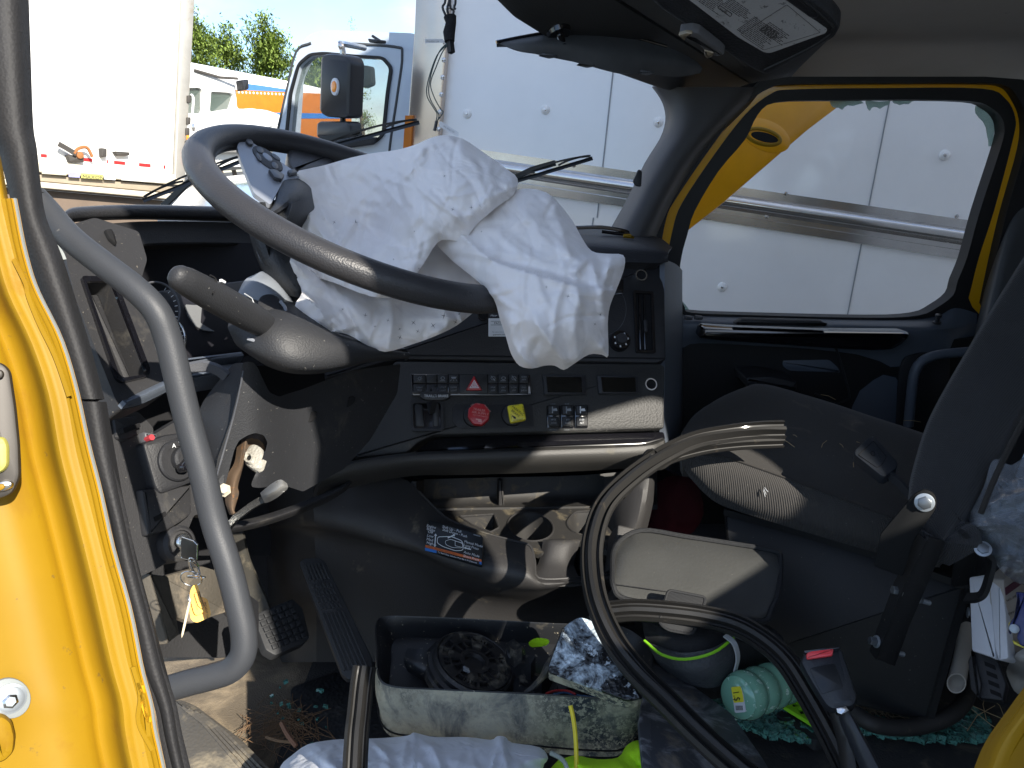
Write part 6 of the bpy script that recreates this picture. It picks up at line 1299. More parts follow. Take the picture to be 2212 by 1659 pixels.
# ================================================================= cooler bag
bagt=thing('cooler_bag','black and grey insulated lunch bag with lime piping leaning by the seat base','bag',C(1500,1500,1.16))
bagv=mat('bag_vinyl',(.052,.053,.051),.45,grain=(240,.3),dust=((.085,.080,.068),.30,5),spots=((.4,.38,.3),.10,200),var=.15)
bagd=mat('bag_nylon_black',(.014,.015,.017),.7,weave=(260,.3)); lime=mat('lime_green',(.25,.62,.02),.5)
def f(mb):
    r=[[(1330,1180,1.23),(1360,1158,1.25),(1384,1147,1.26),(1480,1160,1.25),(1580,1175,1.24),(1668,1190,1.22),(1684,1206,1.21)],
       [(1326,1210,1.20),(1350,1190,1.21),(1390,1180,1.215),(1480,1190,1.21),(1580,1204,1.20),(1660,1216,1.19),(1684,1230,1.185)],
       [(1324,1240,1.17),(1350,1232,1.17),(1400,1236,1.17),(1480,1244,1.165),(1580,1256,1.16),(1650,1268,1.16),(1682,1276,1.16)],
       [(1326,1268,1.145),(1350,1276,1.14),(1400,1286,1.135),(1480,1298,1.13),(1580,1308,1.13),(1640,1318,1.135),(1668,1310,1.14)],
       [(1340,1290,1.14),(1360,1296,1.13),(1410,1304,1.125),(1490,1318,1.12),(1580,1332,1.12),(1634,1342,1.13),(1652,1340,1.135)]]
    mb.grid([[C(*p) for p in q] for q in r],4,4,.012,bagv)
    E_=cr([(1330,1180,1.225),(1384,1146,1.255),(1480,1159,1.245),(1580,1174,1.235),(1670,1190,1.215),(1686,1208,1.205),(1682,1276,1.155),(1668,1312,1.135),(1650,1342,1.13),(1580,1333,1.115),(1490,1319,1.115),(1410,1305,1.12),(1342,1291,1.135),(1325,1266,1.14),(1323,1240,1.165)],4,closed=True)
    mb.tube(PX(E_),.0042,8,bagd,closed=True)
    mb.tube(PX(cr([(1328,1262,1.145),(1400,1272,1.14),(1480,1284,1.14),(1580,1300,1.135)],4)),.0009,5,bagd)
prt('flap_lid',f,bagt)
BS=Pl((1436,1276,1.105),(1520,1290,1.105),(1434,1350,1.075))
def f(mb):
    mb.prism(BS,rnd([(1442,1276),(1524,1292),(1508,1345),(1494,1372),(1440,1362),(1422,1346)],10),-.004,.003,.002,bagd)
    mb.tube([BS.at(u,v,.003) for u,v in rnd([(1442,1276),(1524,1292),(1508,1345),(1494,1372),(1440,1362),(1422,1346)],10)],.0022,6,bagd,closed=True)
    mb.text(BS,'Zippertown',1449,1332,9,11,.0036,lime,sx=.85,skew=-.2); mb.prism(BS,[(1448,1336),(1483,1342),(1483,1344),(1448,1338)],.003,.0036,0,lime)
prt('closing_strap',f,bagt)
def f(mb):
    r=[[(1384,1300,1.16),(1440,1312,1.14),(1520,1328,1.13),(1600,1345,1.14),(1660,1350,1.18)],
       [(1388,1350,1.13),(1440,1368,1.10),(1520,1380,1.09),(1600,1385,1.11),(1690,1375,1.17)],
       [(1400,1400,1.12),(1450,1425,1.09),(1510,1440,1.08),(1590,1430,1.11),(1690,1400,1.17)],
       [(1420,1440,1.13),(1470,1470,1.10),(1520,1490,1.10),(1580,1480,1.13),(1680,1430,1.18)],
       [(1440,1470,1.18),(1490,1500,1.17),(1540,1510,1.17),(1590,1495,1.18),(1690,1440,1.2)]]
    mb.grid([[C(*p) for p in q] for q in r],4,4,.01,bagd)
prt('body',f,bagt)
prt('mesh_pocket',lambda mb: mb.grid([[C(u,v,d) for u,v,d in ((1400,1392,1.105),(1470,1410,1.075),(1540,1400,1.07),(1590,1376,1.09))],[C(u,v,d) for u,v,d in ((1420,1430,1.105),(1480,1448,1.07),(1540,1446,1.065),(1586,1430,1.09))],[C(u,v,d) for u,v,d in ((1450,1460,1.11),(1496,1480,1.085),(1540,1486,1.085),(1580,1470,1.11))]],4,4,.004,mat('pocket_mesh_grey',(.05,.055,.06),.6,grain=(260,.8))),bagt)
prt('piping',lambda mb: (mb.tube(PX(cr([(1392,1384,1.105),(1430,1414,1.075),(1480,1424,1.065),(1540,1410,1.06),(1585,1378,1.08)],4)),.0022,6,lime)),bagt)
prt('reflective_edge',lambda mb: mb.sweep(PX(cr([(1566,1372,1.075),(1586,1390,1.065),(1594,1420,1.07),(1588,1450,1.085)],4)),[(-.004,-.001),(.004,-.001),(.004,.001),(-.004,.001)],up=(1,0,0),m=mat('reflective_grey',(.45,.47,.48),.4)),bagt)
prt('buckle',lambda mb: mb.prism(Pl(None,P=C(1622,1452,1.15),n=-ray(1622,1452)),rnd([(1610,1440),(1632,1438),(1640,1466),(1616,1470)],4),-.01,.006,.003,bagd),bagt)
# ================================================================= bottle
bt_=thing('green_bottle','ribbed pale green plastic bottle with yellow price sticker lying on broken glass','bottle',C(1650,1530,1.12))
B0,B1=C(1590,1508,1.06),C(1722,1462,1.15); bax=B1-B0; BLn=np.linalg.norm(bax); bax/=BLn
gpl=mat('pale_green_plastic',(.27,.58,.42),.12,coat=1,spots=((.75,.90,.80),.30,90),trans=.3,var=.15)
def f(mb):
    pr=[(.0001,.0),(.020,.0),(.029,.004)]; n=44
    for i in range(n+1):
        t=i/n; pr.append((.0325*(1-.10*t)+.0032*abs(math.sin(t*math.pi*4.5))**.8*1.6-.003, .006+t*(BLn-.012)))
    pr+=[(.024,BLn),(.0001,BLn+.002)]
    mb.lathe(B0,bax,pr,28,gpl)
prt('body',f,bt_)
LBp=Pl(None,P=B0-bax*.0012,n=-bax)
def f(mb):
    mb.prism(LBp,rnd([(1580,1484),(1600,1482),(1606,1500),(1612,1538),(1588,1540)],4),-.0004,.0006,0,white_t)
    mb.prism(LBp,rnd([(1580,1484),(1600,1482),(1604,1494),(1608,1516),(1586,1518)],3),.0006,.0010,0,mat('price_yellow',(.75,.70,.04),.4))
    mb.text(LBp,'1.$',1584,1492,19,80,.0014,blt,bold=1)
    for k in range(6): mb.prism(LBp,[(1590+k*2.6,1524),(1591.3+k*2.6,1524),(1592+k*2.6,1534),(1590.8+k*2.6,1534)],.0006,.001,0,blt)
prt('price_sticker',f,bt_)
# ================================================================= lime sole
LS=level(FLOOR+.06)
ls=thing('lime_insole','flat lime green perforated plastic strip with dark underside by the bottle','plastic strip',LS.at(1740,1550))
lo=rnd([(1686,1524,10),(1731,1497,14),(1768,1520,20),(1796,1560,5),(1796,1578,4),(1776,1582,5),(1748,1562,14)],6)
sl=[[(1705,1520),(1716,1518),(1726,1528),(1714,1530)],[(1722,1536),(1734,1532),(1742,1544),(1730,1546)],[(1728,1510),(1738,1508),(1748,1520),(1738,1522)],[(1744,1528),(1754,1524),(1762,1536),(1752,1538)]]
hs=[ell(u,v,1.8,1.5,0,8) for u,v in ((1766,1548),(1773,1546),(1780,1552),(1770,1555),(1777,1559),(1784,1562),(1774,1566),(1781,1569),(1788,1571),(1786,1556))]
prt('top_plate',lambda mb: holed(mb,LS,lo,sl+hs,-.004,.003,lime),ls)
prt('underside',lambda mb: mb.prism(LS,[(u-12,v+7) for u,v in lo],-.03,-.01,.003,bagd),ls)
# ================================================================= broken glass
gm=mat('broken_glass_green',(.13,.36,.31),.03,trans=.45,ior=1.5,var=.9,vs=150,coat=1,spots=((.55,.8,.75),.30,130))
def glass(name,label,poly,n,z0,seed,sz=(.0035,.0085)):
    r=random.Random(seed); mb=MB(); xs_=[p[0] for p in poly]; ys=[p[1] for p in poly]; k=0
    while k<n:
        u,v=r.uniform(min(xs_),max(xs_)),r.uniform(min(ys),max(ys))
        if not inpoly(u,v,poly): continue
        P=at_z(u,v,z0+r.random()**2*.012); s_=r.uniform(*sz); a=r.uniform(0,6.28); b=r.uniform(-.6,.6)
        ax=np.array([math.cos(a),math.sin(a),math.sin(b)*.6])*s_; ay=np.array([-math.sin(a),math.cos(a),.2*r.uniform(-1,1)])*s_*r.uniform(.6,1); az=np.array([.2*r.uniform(-1,1),.2*r.uniform(-1,1),1])*s_*.6
        mb.box(P,ax,ay,az,gm); k+=1
    o=mb.build(name,None,ang=10); tag(o,label,'broken glass',None,'stuff')
glass('broken_glass','heap of small green glass cubes round the bottle and lime strip',[(1530,1500),(1560,1520),(1620,1540),(1700,1530),(1790,1575),(1850,1590),(1790,1598),(1700,1592),(1620,1575),(1570,1550),(1535,1530)],430,FLOOR+.035,1)
glass('broken_glass','scatter of green glass cubes along the hose below the seat base',[(1850,1540),(1900,1555),(1990,1580),(2070,1560),(2100,1525),(2135,1560),(2140,1590),(2060,1600),(1960,1592),(1870,1580),(1840,1560)],380,FLOOR+.02,2)
glass('broken_glass','few loose glass crumbs on the driver floor mat',[(560,1460),(700,1480),(760,1660),(620,1620),(570,1520)],26,FLOOR+.01,3,(.002,.004))
# ================================================================= hose, tube, case and clutter at right
hz_=prt('floor_hose',lambda mb: mb.tube(PX(cr([(2096,1440,1.30),(2094,1480,1.27),(2080,1520,1.23),(2045,1550,1.20),(1990,1568,1.19),(1930,1572,1.18),(1880,1562,1.18),(1846,1540,1.2)],6)),.0128,12,mat('hose_black_worn',(.022,.021,.020),.6,dust=((.15,.12,.09),.25,30))),None)
tag(hz_,'black ribbed hose curving across the floor below the seat box','hose')
tb_=prt('paper_tube',lambda mb: mb.loft([[C(cx,cy,d)+np.array([math.cos(t)*r_,math.sin(t)*.3*r_,math.sin(t)*r_*1.0]) for t in np.linspace(0,2*math.pi,24,endpoint=False)] for cx,cy,d,r_ in ((2088,1360,1.26,.013),(2076,1430,1.23,.0145),(2066,1476,1.20,.0155),(2066,1476,1.20,.0135),(2076,1440,1.23,.012))],mat('cream_paper',(.50,.47,.42),.7),cap=(True,False)),None)
tag(tb_,'rolled cream paper tube standing against the seat base','paper tube')
ca=thing('white_case','white plastic case with printed label side wedged behind the seat','case',C(2140,1430,1.15))
wc=mat('case_white_scuffed',(.62,.64,.68),.5,spots=((.08,.08,.09),.04,90))
CA=Pl((2092,1250,1.13),(2160,1252,1.10),(2096,1406,1.10))
prt('body',lambda mb: mb.prism(CA,rnd([(2092,1246),(2134,1240),(2147,1330),(2152,1426),(2140,1420),(2098,1406)],6),-.05,0,.004,wc),ca)
prt('lid',lambda mb: mb.prism(CA,rnd([(2137,1250),(2166,1250),(2176,1330),(2181,1424),(2158,1428),(2150,1400)],6),-.05,.004,.004,wc),ca)
CB=Pl((2166,1250,1.09),(2216,1215,1.14),(2182,1420,1.07))
def f(mb):
    mb.prism(CB,rnd([(2168,1252),(2212,1210),(2240,1380),(2182,1424)],4),-.02,.0,.002,mat('label_cardboard',(.42,.38,.33),.6))
    mb.prism(CB,[(2170,1270),(2214,1240),(2216,1254),(2172,1286)],.0002,.001,0,mat('label_maroon',(.10,.02,.05),.5))
    mb.text(CB,'NO. 350',2174,1300,7,-28,.001,blt); mb.text(CB,'First aid',2178,1330,9,-30,.001,blt); mb.text(CB,'VI.',2182,1352,12,-30,.001,blt)
prt('label_side',f,ca)
bh=thing('blue_clamp','dark blue plastic clamp handle with yellow jaws hanging by the white case','clamp',C(2195,1390,1.03))
bl=mat('clamp_blue',(.012,.018,.13),.35,coat=.3)
QC=Pl(None,P=C(2195,1330,1.03),n=-ray(2195,1330))
prt('handle',lambda mb: mb.prism(QC,rnd([(2194,1278),(2220,1280),(2220,1400),(2204,1394),(2196,1378),(2200,1362),(2194,1352),(2186,1360),(2184,1372),(2178,1366),(2180,1348),(2194,1328),(2198,1300)],4),-.012,.0,.003,bl),bh)
prt('pivot_screw',lambda mb: mb.lathe(QC.at(2191,1358,.001),QC.n,[(.006,0),(.006,.002),(.003,.003),(.0001,.003)],18,zinc),bh)
prt('jaw',lambda mb: (mb.prism(QC,rnd([(2178,1346),(2184,1342),(2184,1362),(2180,1362)],2),-.016,-.012,.001,ylk),mb.prism(QC,rnd([(2186,1382),(2204,1392),(2220,1396),(2214,1402),(2190,1392)],2),-.016,-.012,.001,ylk)),bh)
cn=thing('relay_block','black plastic connector block with slots on the floor by the white case','connector block',C(2140,1520,1.14))
QN=Pl((2104,1405,1.12),(2150,1424,1.10),(2118,1508,1.09))
prt('body',lambda mb: mb.prism(QN,rnd([(2103,1404),(2116,1400),(2154,1424),(2174,1478),(2166,1514),(2118,1508),(2106,1470)],4),-.03,0,.003,pl_dark),cn)
prt('side_plate',lambda mb: mb.prism(QN,rnd([(2092,1430),(2103,1404),(2122,1480),(2116,1510),(2098,1490)],4),-.03,.006,.003,pl_dusty),cn)
prt('slot',lambda mb: [mb.prism(QN,[(2126+k*4,1428+k*20),(2150+k*4,1438+k*20),(2152+k*4,1448+k*20),(2128+k*4,1438+k*20)],.0002,.0006,0,black_m) for k in range(4)],cn)
fc=cloth('foam_cup',[(2176,1440),(2212,1400),(2260,1420),(2250,1500),(2200,1500),(2180,1470)],[(2176,1440,1.12),(2250,1450,1.05)],seed=8,ncr=6,amp=.01,step=12,m=mat('grey_foam',(.33,.32,.30),.8)); tag(fc,'crumpled grey foam cup at the right beside the white case','cup')
# plastic bag of papers
pb=mat('clear_plastic_film',(.34,.38,.43),.15,trans=.4,ior=1.25,var=.2,alpha=.6)
o=cloth('plastic_bag',[(2140,1000),(2160,992),(2185,1005),(2230,980),(2300,1000),(2320,1240),(2250,1262),(2205,1262),(2170,1240),(2140,1205),(2100,1170),(2078,1142),(2100,1100),(2126,1050)],[(2140,1000,1.08),(2100,1150,1.05),(2200,1100,1.0),(2200,1240,1.03),(2300,1150,1.0)],
 [([(2110,1110),(2160,1080),(2230,1060)],26,.02),([(2080,1142),(2150,1130),(2230,1150)],18,.02),([(2130,1040),(2180,1040),(2230,1030)],20,.015),([(2140,1200),(2190,1200),(2240,1220)],16,.015)],seed=31,amp=.010,ncr=60,step=8,m=pb,th=.001,wr=(5,18)); tag(o,'clear crinkled plastic bag holding papers behind the seat','plastic bag')
pp=thing('paper_sheets','folded white and blue printed papers inside the plastic bag','papers',C(2180,1180,1.09))
QP=Pl((2110,1150,1.10),(2220,1180,1.06),(2160,1090,1.12))
prt('sheet',lambda mb: mb.grid([[C(u,v,d) for u,v,d in ((2106,1140,1.07),(2140,1146,1.065),(2180,1164,1.06),(2230,1190,1.06))],[C(u,v,d) for u,v,d in ((2120,1128,1.09),(2150,1130,1.09),(2190,1146,1.085),(2240,1168,1.08))]],4,3,.002,white_t),pp)
prt('blue_sheet',lambda mb: mb.prism(QP,[(2194,1030),(2212,980),(2280,990),(2260,1060),(2212,1040)],0,.002,0,mat('pale_blue_paper',(.45,.58,.75),.6)),pp)
prt('printed_sheet',lambda mb: (mb.prism(QP,[(2140,1110),(2190,1096),(2226,1116),(2180,1134)],0,.002,0,mat('grey_paper',(.35,.38,.42),.6)),[mb.prism(QP,[(2150+k*3,1112+k*4),(2196+k*3,1102+k*4),(2197+k*3,1104+k*4),(2151+k*3,1114+k*4)],.002,.0025,0,blt) for k in range(4)]),pp)
# ================================================================= belt buckle stalk in front
QD=Pl((1740,1415,.905),(1815,1400,.90),(1800,1520,.87))
b2=thing('seat_belt_buckle','upright black belt buckle with red release button on a stalk','belt buckle',C(1850,1659,.84))
def f(mb):
    mb.prism(QD,rnd([(1728,1428,8),(1740,1406,7),(1752,1408,4),(1800,1400,3),(1806,1394,4),(1818,1398,8),(1836,1450,20),(1854,1508,14),(1846,1526,12),(1800,1534,12),(1784,1524,12),(1750,1470,20)],5),-.022,.0,.006,bkm)
    mb.prism(QD,rnd([(1748,1444),(1802,1432),(1822,1486),(1774,1500)],5),.0005,.0012,.0004,mat('buckle_label',(.010,.012,.015),.3))
prt('housing',f,b2)
prt('release_button',lambda mb: mb.prism(QD,rnd([(1741,1413),(1750,1408),(1800,1402),(1798,1418),(1742,1426)],4),.0004,.004,.002,mat('red_button',(.75,.05,.06),.3,coat=.3)),b2)
prt('throat',lambda mb: mb.prism(QD,rnd([(1736,1406),(1812,1396),(1814,1402),(1738,1412)],2),-.016,.003,.001,pl_gloss),b2)
prt('stalk',lambda mb: (mb.tube(PX(cr([(1816,1524,.885),(1832,1560,.87),(1856,1610,.86),(1900,1700,.83)],4)),[.009,.012,.014,.016],12,bkm,flatn=.6),mb.tube(PX(cr([(1800,1530,.89),(1818,1576,.88),(1832,1640,.87),(1840,1720,.85)],4)),[.008,.011,.012,.013],10,sealm,flatn=.6)),b2)
prt('collar',lambda mb: mb.prism(QD,rnd([(1806,1530),(1828,1526),(1834,1536),(1818,1544),(1808,1540)],2),-.012,.002,.001,chrome),b2)
# ================================================================= broken mirror housing
mh=thing('mirror_housing','mud splashed open truck mirror housing with loose motor inside, lying on the cab floor','mirror housing',C(1100,1630,1.12))
mud=(.42,.38,.27)
mhm=mat('housing_muddy_front',(.40,.37,.27),.6,var=.2,vs=20,dust=((.030,.038,.046),.66,7),spots=((.36,.34,.26),.50,170),streak=((.045,.055,.07),.50,40,(.5,1,.3)))
mhi=mat('housing_inside',(.014,.015,.017),.4,dust=((.16,.14,.10),.25,12),spots=((.42,.38,.28),.22,130))
def loop(P,k=5): return cr(P,k,closed=True)
rim_o=loop([(812,1400,1.12),(811,1352,1.16),(828,1333,1.18),(900,1333,1.19),(1015,1338,1.19),(1200,1348,1.18),(1330,1352,1.17),(1386,1378,1.15),(1410,1408,1.12),(1410,1450,1.08),(1400,1500,1.045),(1370,1512,1.035),(1300,1510,1.035),(1134,1500,1.04),(926,1490,1.05),(845,1484,1.06),(816,1462,1.075)])
base_o=loop([(826,1440,1.14),(830,1400,1.18),(850,1385,1.2),(920,1385,1.21),(1030,1390,1.21),(1200,1400,1.2),(1320,1410,1.18),(1370,1430,1.16),(1388,1480,1.13),(1392,1530,1.10),(1385,1580,1.075),(1345,1628,1.06),(1280,1634,1.06),(1130,1622,1.06),(930,1604,1.075),(846,1592,1.085),(820,1540,1.10)])
def f(mb):
    O=PX(rim_o); Bs=PX(base_o); c=sum(O)/len(O); cb=sum(Bs)/len(Bs)
    mid=[o*.5+b*.5+(o-c)*.02 for o,b in zip(O,Bs)]; low=[o*.15+b*.85 for o,b in zip(O,Bs)]
    In=[o+(c-o)*.022 for o in O]; Inl=[b+(cb-b)*.07+np.array([0,0,.012]) for b in Bs]
    mb.loft([[b+(cb-b)*.10 for b in Bs],Bs,low,mid,[o+(c-o)*.0 for o in O]],mhm,cap=(True,False))
    o0=len(mb.v); mb.loft([O,[o+(c-o)*.01+np.array([0,0,.002]) for o in O],In,[i_*.5+l*.5 for i_,l in zip(In,Inl)],Inl],mhi,cap=(False,True))
    mb.tube([o*.12+b*.88+(b-cb)*.012 for o,b in zip(O,Bs)],.0012,5,black_m,closed=True)
prt('shell',f,mh,ang=50)
FP_=Pl(None,P=C(1022,1428,1.118),n=CC(.35,.88,-.35))
fax=FP_.n; fo=FP_.at(1026,1428)
md=mat('motor_black',(.012,.012,.013),.45,dust=((.19,.17,.13),.42,30),spots=((.4,.37,.3),.10,150))
drv=thing('mirror_motor','round black perforated motor disc tilted inside the muddy mirror housing','motor',fo-fax*.04)
prt('drum',lambda mb: mb.lathe(fo-fax*.034,fax,[(.066,0),(.071,.003),(.071,.012),(.068,.015),(.068,.021),(.063,.024),(.063,.031),(.059,.035),(.056,.033),(.054,.028),(.0001,.028)],44,md),drv)
def f(mb):
    u_=np.cross(fax,[0,0,1.]); u_/=np.linalg.norm(u_); w_=np.cross(fax,u_)
    def Pp(r_,a,h): return fo+u_*math.cos(a)*r_+w_*math.sin(a)*r_+fax*h
    # spoked web with gaps
    _P=Pp
    def Pp(r_,a,h): return _P(r_*1.06,a,h)
    for r0,r1 in ((.048,.053),(.036,.039),(.018,.022)):
        A=np.linspace(0,2*math.pi,36,endpoint=False); mb.loft([[Pp(r_,a,h) for a in A] for r_,h in ((r0,-.006),(r0,.001),(r1,.001),(r1,-.006))],md,cap=(False,False))
    for k in range(16):
        a=k*math.pi/8; mb.add([Pp(.018,a-.06,.0005),Pp(.05,a-.035,.0005),Pp(.05,a+.035,.0005),Pp(.018,a+.06,.0005),Pp(.018,a-.06,-.006),Pp(.05,a-.035,-.006),Pp(.05,a+.035,-.006),Pp(.018,a+.06,-.006)],[[0,1,2,3],[0,4,5,1],[2,6,7,3],[4,7,6,5]],md)
    for k in range(8):
        a=k*math.pi/4+.2; r0,r1=((.022,.037),(.037,.049))[k%2]; mb.add([Pp(r0,a-.17,.001),Pp(r1,a-.16,.001),Pp(r1,a+.16,.001),Pp(r0,a+.17,.001)],[[0,1,2,3]],md)
    for k in range(6):
        a=k*math.pi/3; mb.lathe(Pp(.043,a,-.004),fax,[(.0065,0),(.0065,.005),(.0045,.005),(.004,.0)],14,md)
    mb.lathe(fo-fax*.012,fax,[(.021,0),(.019,.012),(.016,.012),(.013,.004),(.0001,.003)],28,md)
prt('web_plate',f,drv)
cp2=mat('shiny_tab',(.30,.32,.34),.2,metal=.5)
prt('tab',lambda mb: mb.prism(FP_,[(1000,1440),(1012,1446),(1014,1454),(1000,1448)],-.001,.003,.001,cp2),drv)
def f(mb):
    mb.grid([[C(u,v,d) for u,v,d in ((880,1400,1.13),(920,1405,1.12),(960,1430,1.12))],[C(u,v,d) for u,v,d in ((872,1425,1.12),(906,1440,1.10),(950,1470,1.10))],[C(u,v,d) for u,v,d in ((880,1450,1.12),(910,1470,1.11),(940,1490,1.11))]],4,4,.006,mhi)
prt('inner_bracket',f,mh)
for u,v in ((1110,1410),(1130,1440),(1150,1470),(1180,1480),(1230,1490),(1270,1492)):
    def f(mb):
        a=random.uniform(0,6); mb.box(C(u,v,1.12),np.array([math.cos(a),math.sin(a),.3])*.018,np.array([-math.sin(a),math.cos(a),.5])*.006,np.array([0,.2,1])*.012,md)
    prt('broken_piece',f,mh)
prt('screw_boss',lambda mb: mb.lathe(C(1112,1425,1.14),(.1,-.4,1),[(.014,0),(.014,.02),(.008,.024),(.008,.03)],16,mhi),mh)
prt('red_wire',lambda mb: mb.tube(PX(cr([(1180,1498,1.05),(1200,1492,1.06),(1225,1492,1.06),(1244,1500,1.05)],4)),.0016,6,mat('wire_red',(.4,.03,.03),.4)),mh)
prt('blue_wire',lambda mb: mb.tube(PX(cr([(1196,1500,1.05),(1220,1496,1.06),(1250,1502,1.05),(1290,1506,1.04)],4)),.0014,6,mat('wire_blue',(.05,.12,.25),.4)),mh)
frost=mat('frosted_scraped_black',(.012,.013,.015),.35,dust=((.50,.60,.68),.62,26),spots=((.70,.80,.88),.34,75),grain=(180,2.5),streak=((.40,.36,.27),.25,9,(1,1,1)))
FG=Pl((1190,1445,1.01),(1370,1505,.975),(1262,1334,1.07))
tri_=rnd([(1217,1352,16),(1250,1330,14),(1284,1340,20),(1330,1420,60),(1384,1508,8),(1354,1513,8),(1300,1492,60),(1184,1450,10),(1186,1436,10)],6)
mg=thing('scraped_cover','triangular black cover scraped to white frost, lying across the mirror housing','mirror cover',FG.at(1280,1430))
prt('face',lambda mb: mb.prism(FG,tri_,-.004,.0,.003,frost),mg)
prt('edge',lambda mb: mb.prism(FG,tri_,-.020,-.0042,.0,mhm),mg)
prt('broken_stay',lambda mb: mb.tube(PX(cr([(1219,1358,1.06),(1205,1395,1.05),(1184,1440,1.03),(1172,1462,1.04),(1150,1485,1.05),(1134,1496,1.05)],4)),[.0035,.003,.006,.0045,.004,.003],7,rubber_d),mg)
# wires in front
yw=prt('yellow_wire',lambda mb: mb.tube(PX(cr([(1232,1524,.985),(1238,1550,.98),(1243,1590,.97),(1245,1640,.96),(1244,1700,.95)],5)),.0030,8,mat('yellow_wire',(.72,.58,.03),.4)),None); tag(yw,'bright yellow wire hanging down the front of the mirror housing','wire')
tw=prt('clear_tube',lambda mb: mb.tube(PX(cr([(1190,1627,.97),(1208,1636,.96),(1222,1652,.95),(1232,1690,.94)],4)),.0030,8,mat('clear_tubing',(.45,.5,.45),.2,trans=.3)),None); tag(tw,'short clear plastic tube end beside the yellow wire','tube')
# ================================================================= foreground cloths
curt=mat('curtain_airbag_cloth',(.68,.72,.79),.7,crumple=(14,9),var=.04,spots=((.35,.28,.2),.01,60),sheen=.2)
o=cloth('curtain_airbag',[(596,1700),(606,1655),(630,1632),(665,1608),(720,1598),(770,1596),(830,1594),(880,1589),(893,1582),(910,1586),(940,1592),(1010,1592),(1060,1598),(1074,1590),(1092,1592),(1106,1604),(1165,1614),(1184,1638),(1172,1664),(1180,1760),(900,1820),(600,1780)],[(606,1655,.98),(900,1590,.99),(1180,1630,.96),(900,1700,.88),(650,1700,.9),(1150,1700,.88)],
 [([(1050,1700),(1066,1640),(1078,1592)],16,.016,1),([(1120,1720),(1096,1660),(1086,1600)],16,.014),([(880,1592),(870,1640),(862,1720)],20,.012),([(893,1584),(940,1625),(965,1720)],18,.014),([(680,1606),(720,1650),(740,1720)],24,.012),([(800,1600),(840,1640),(850,1700)],18,.010),([(610,1700),(660,1640),(740,1604)],26,-.010),([(1184,1638),(1120,1650),(1090,1720)],14,.010)],seed=41,amp=.009,ncr=90,m=curt,edge=(.05,16),step=5,wr=(7,20),ln=(30,110)); tag(o,'white deflated curtain airbag bunched along the bottom edge of the doorway','airbag')
hv=mat('hi_vis_mesh',(.52,.95,.02),.6,grain=(300,.8),spots=((.18,.35,.01),.12,330),var=.06)
o=cloth('safety_vest',[(1180,1700),(1200,1648),(1222,1637),(1245,1632),(1290,1640),(1335,1636),(1352,1612),(1372,1600),(1398,1602),(1420,1622),(1440,1640),(1456,1668),(1470,1740),(1300,1780)],[(1200,1650,.98),(1390,1604,1.0),(1300,1700,.9),(1450,1700,.92)],
 [([(1330,1638),(1350,1664),(1356,1720)],18,.010),([(1372,1602),(1400,1640),(1416,1700)],20,.010),([(1240,1640),(1262,1670),(1270,1720)],16,.008)],seed=51,amp=.009,ncr=60,m=hv,edge=(.04,14),step=5,wr=(6,18),ln=(20,80)); tag(o,'crumpled lime yellow mesh safety vest at the bottom by the yellow wire','safety vest')
o=cloth('vest_scrap',[(1142,1388),(1160,1378),(1185,1382),(1180,1394),(1150,1398)],[(1150,1388,1.13),(1185,1388,1.12)],seed=3,ncr=4,step=6,m=hv,th=.002,edge=(.0,5)); tag(o,'scrap of lime cloth showing inside the mirror housing','cloth')
# dusty flap and mats
fl_=thing('mud_flap','dusty dark plastic flap lying between mirror housing and bottle','plastic flap',C(1500,1600,1.0))
prt('sheet',lambda mb: mb.prism(Pl((1420,1420,1.14),(1580,1540,1.06),(1500,1650,.93)),rnd([(1404,1408),(1469,1460),(1580,1540),(1650,1640),(1720,1760),(1400,1760),(1380,1560)],6),-.006,.0,.002,mat('flap_dusty',(.045,.05,.06),.5,dust=((.30,.25,.18),.5,9),streak=((.26,.27,.29),.62,26,(.35,1,1)))),fl_)
mt=thing('floor_mat','worn black rubber mat on the driver floor','mat',at_z(700,1500,FLOOR))
FM=level(FLOOR+.008)
prt('sheet',lambda mb: mb.prism(FM,rnd([(624,1490),(700,1462),(780,1440),(860,1470),(900,1640),(740,1600),(640,1540)],16),-.004,.004,.002,mat('mat_black',(.016,.017,.019),.45,grain=(120,1.5),dust=((.11,.10,.085),.35,12))),mt)
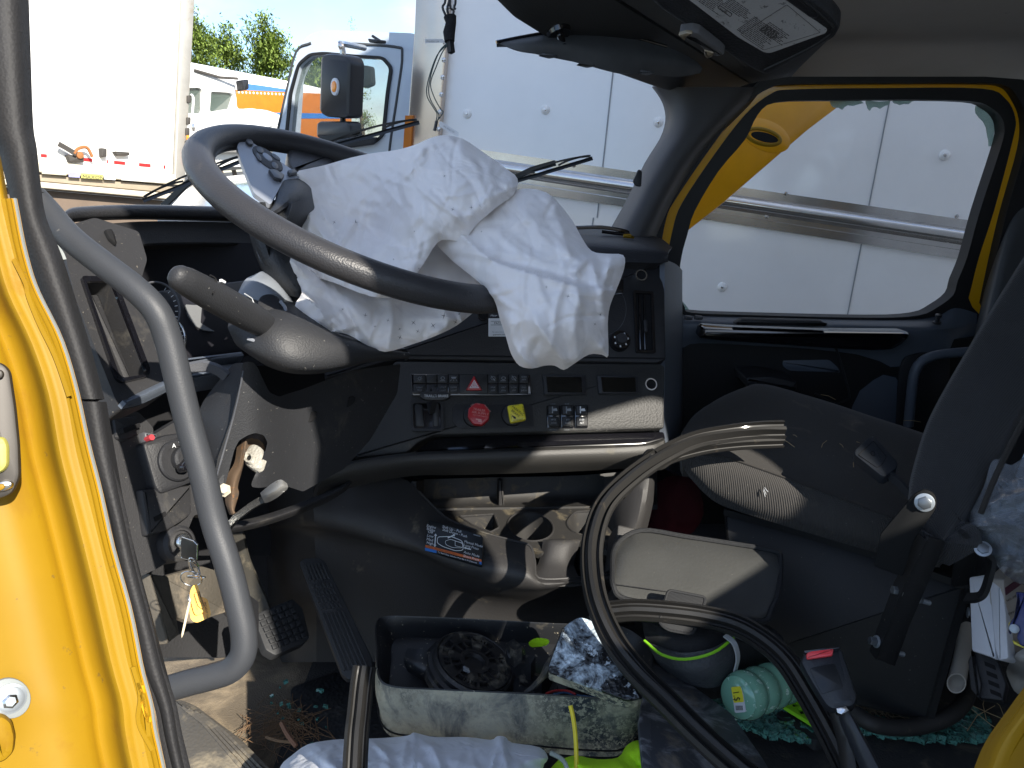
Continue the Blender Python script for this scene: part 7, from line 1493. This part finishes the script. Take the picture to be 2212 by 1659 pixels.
# dry pine needles, twigs
nd=mat('dry_needles',(.16,.095,.05),.9); nd2=mat('straw',(.40,.30,.16),.9)
def needles(name,label,ctr,n,spread,zf,seed,m,L_=(.02,.06)):
    r=random.Random(seed); mb=MB()
    for i in range(n):
        u=ctr[0]+r.gauss(0,spread[0]); v=ctr[1]+r.gauss(0,spread[1]); P=zf(u,v); a=r.uniform(0,math.pi); l=r.uniform(*L_); b=r.uniform(-.12,.12)
        e=np.array([math.cos(a),math.sin(a),0]); q=np.array([-e[1],e[0],0])*b*l
        mb.tube([P-e*l/2,P+q+np.array([0,0,r.uniform(.001,.005)]),P+e*l/2+np.array([0,0,r.uniform(0,.006)])],.0006,4,m)
    tag(mb.build(name,None),label,'pine needles',None,'stuff')
needles('pine_needles','tuft of dry brown pine needles on the driver floor',(615,1572),170,(34,24),lambda u,v: at_z(u,v,FLOOR+.012),1,nd)
needles('pine_needles','dry needles and chaff against the foot of the seat base',(1905,1530),110,(40,9),lambda u,v: at_z(u,v,FLOOR+.03),2,mat('needles_grey',(.20,.15,.10),.9),(.01,.035))
sz=Pl((1700,950,1.47),(1900,1000,1.41),(1800,1022,1.32))
needles('pine_needles','few thin straws lying on the passenger seat cushion',(1830,960),16,(110,45),lambda u,v: sz.at(u,v,.012),3,nd2,(.01,.04))
needles('pine_needles','long straws sticking up beside the relay block',(2140,1560),5,(14,18),lambda u,v: at_z(u,v,FLOOR+.05),6,nd2,(.06,.12))
twg=prt('twig',lambda mb: (mb.tube(PX(cr([(608,1562,1.22),(622,1588,1.2),(640,1612,1.19)],4)),.004,6,mat('twig_bark',(.20,.10,.06),.9)),mb.tube(PX(cr([(575,1592,1.22),(600,1600,1.21),(640,1604,1.2)],4)),.0025,6,nd)),None); tag(twg,'thin reddish twig among the pine needles','twig')
fz=prt('lint_tuft',lambda mb: [mb.tube([C(1650+dx,1056+dy,1.29),C(1652+dx+ex,1064+dy+ey,1.285)],.0004,4,white_t) for dx,dy,ex,ey in ((0,0,3,4),(2,-3,5,2),(-1,3,2,6),(3,2,4,-5))],None); tag(fz,'tiny tuft of white lint on the ribbed front of the passenger seat','lint')
for o in bpy.data.objects:
    if '_o' in o: del o['_o']
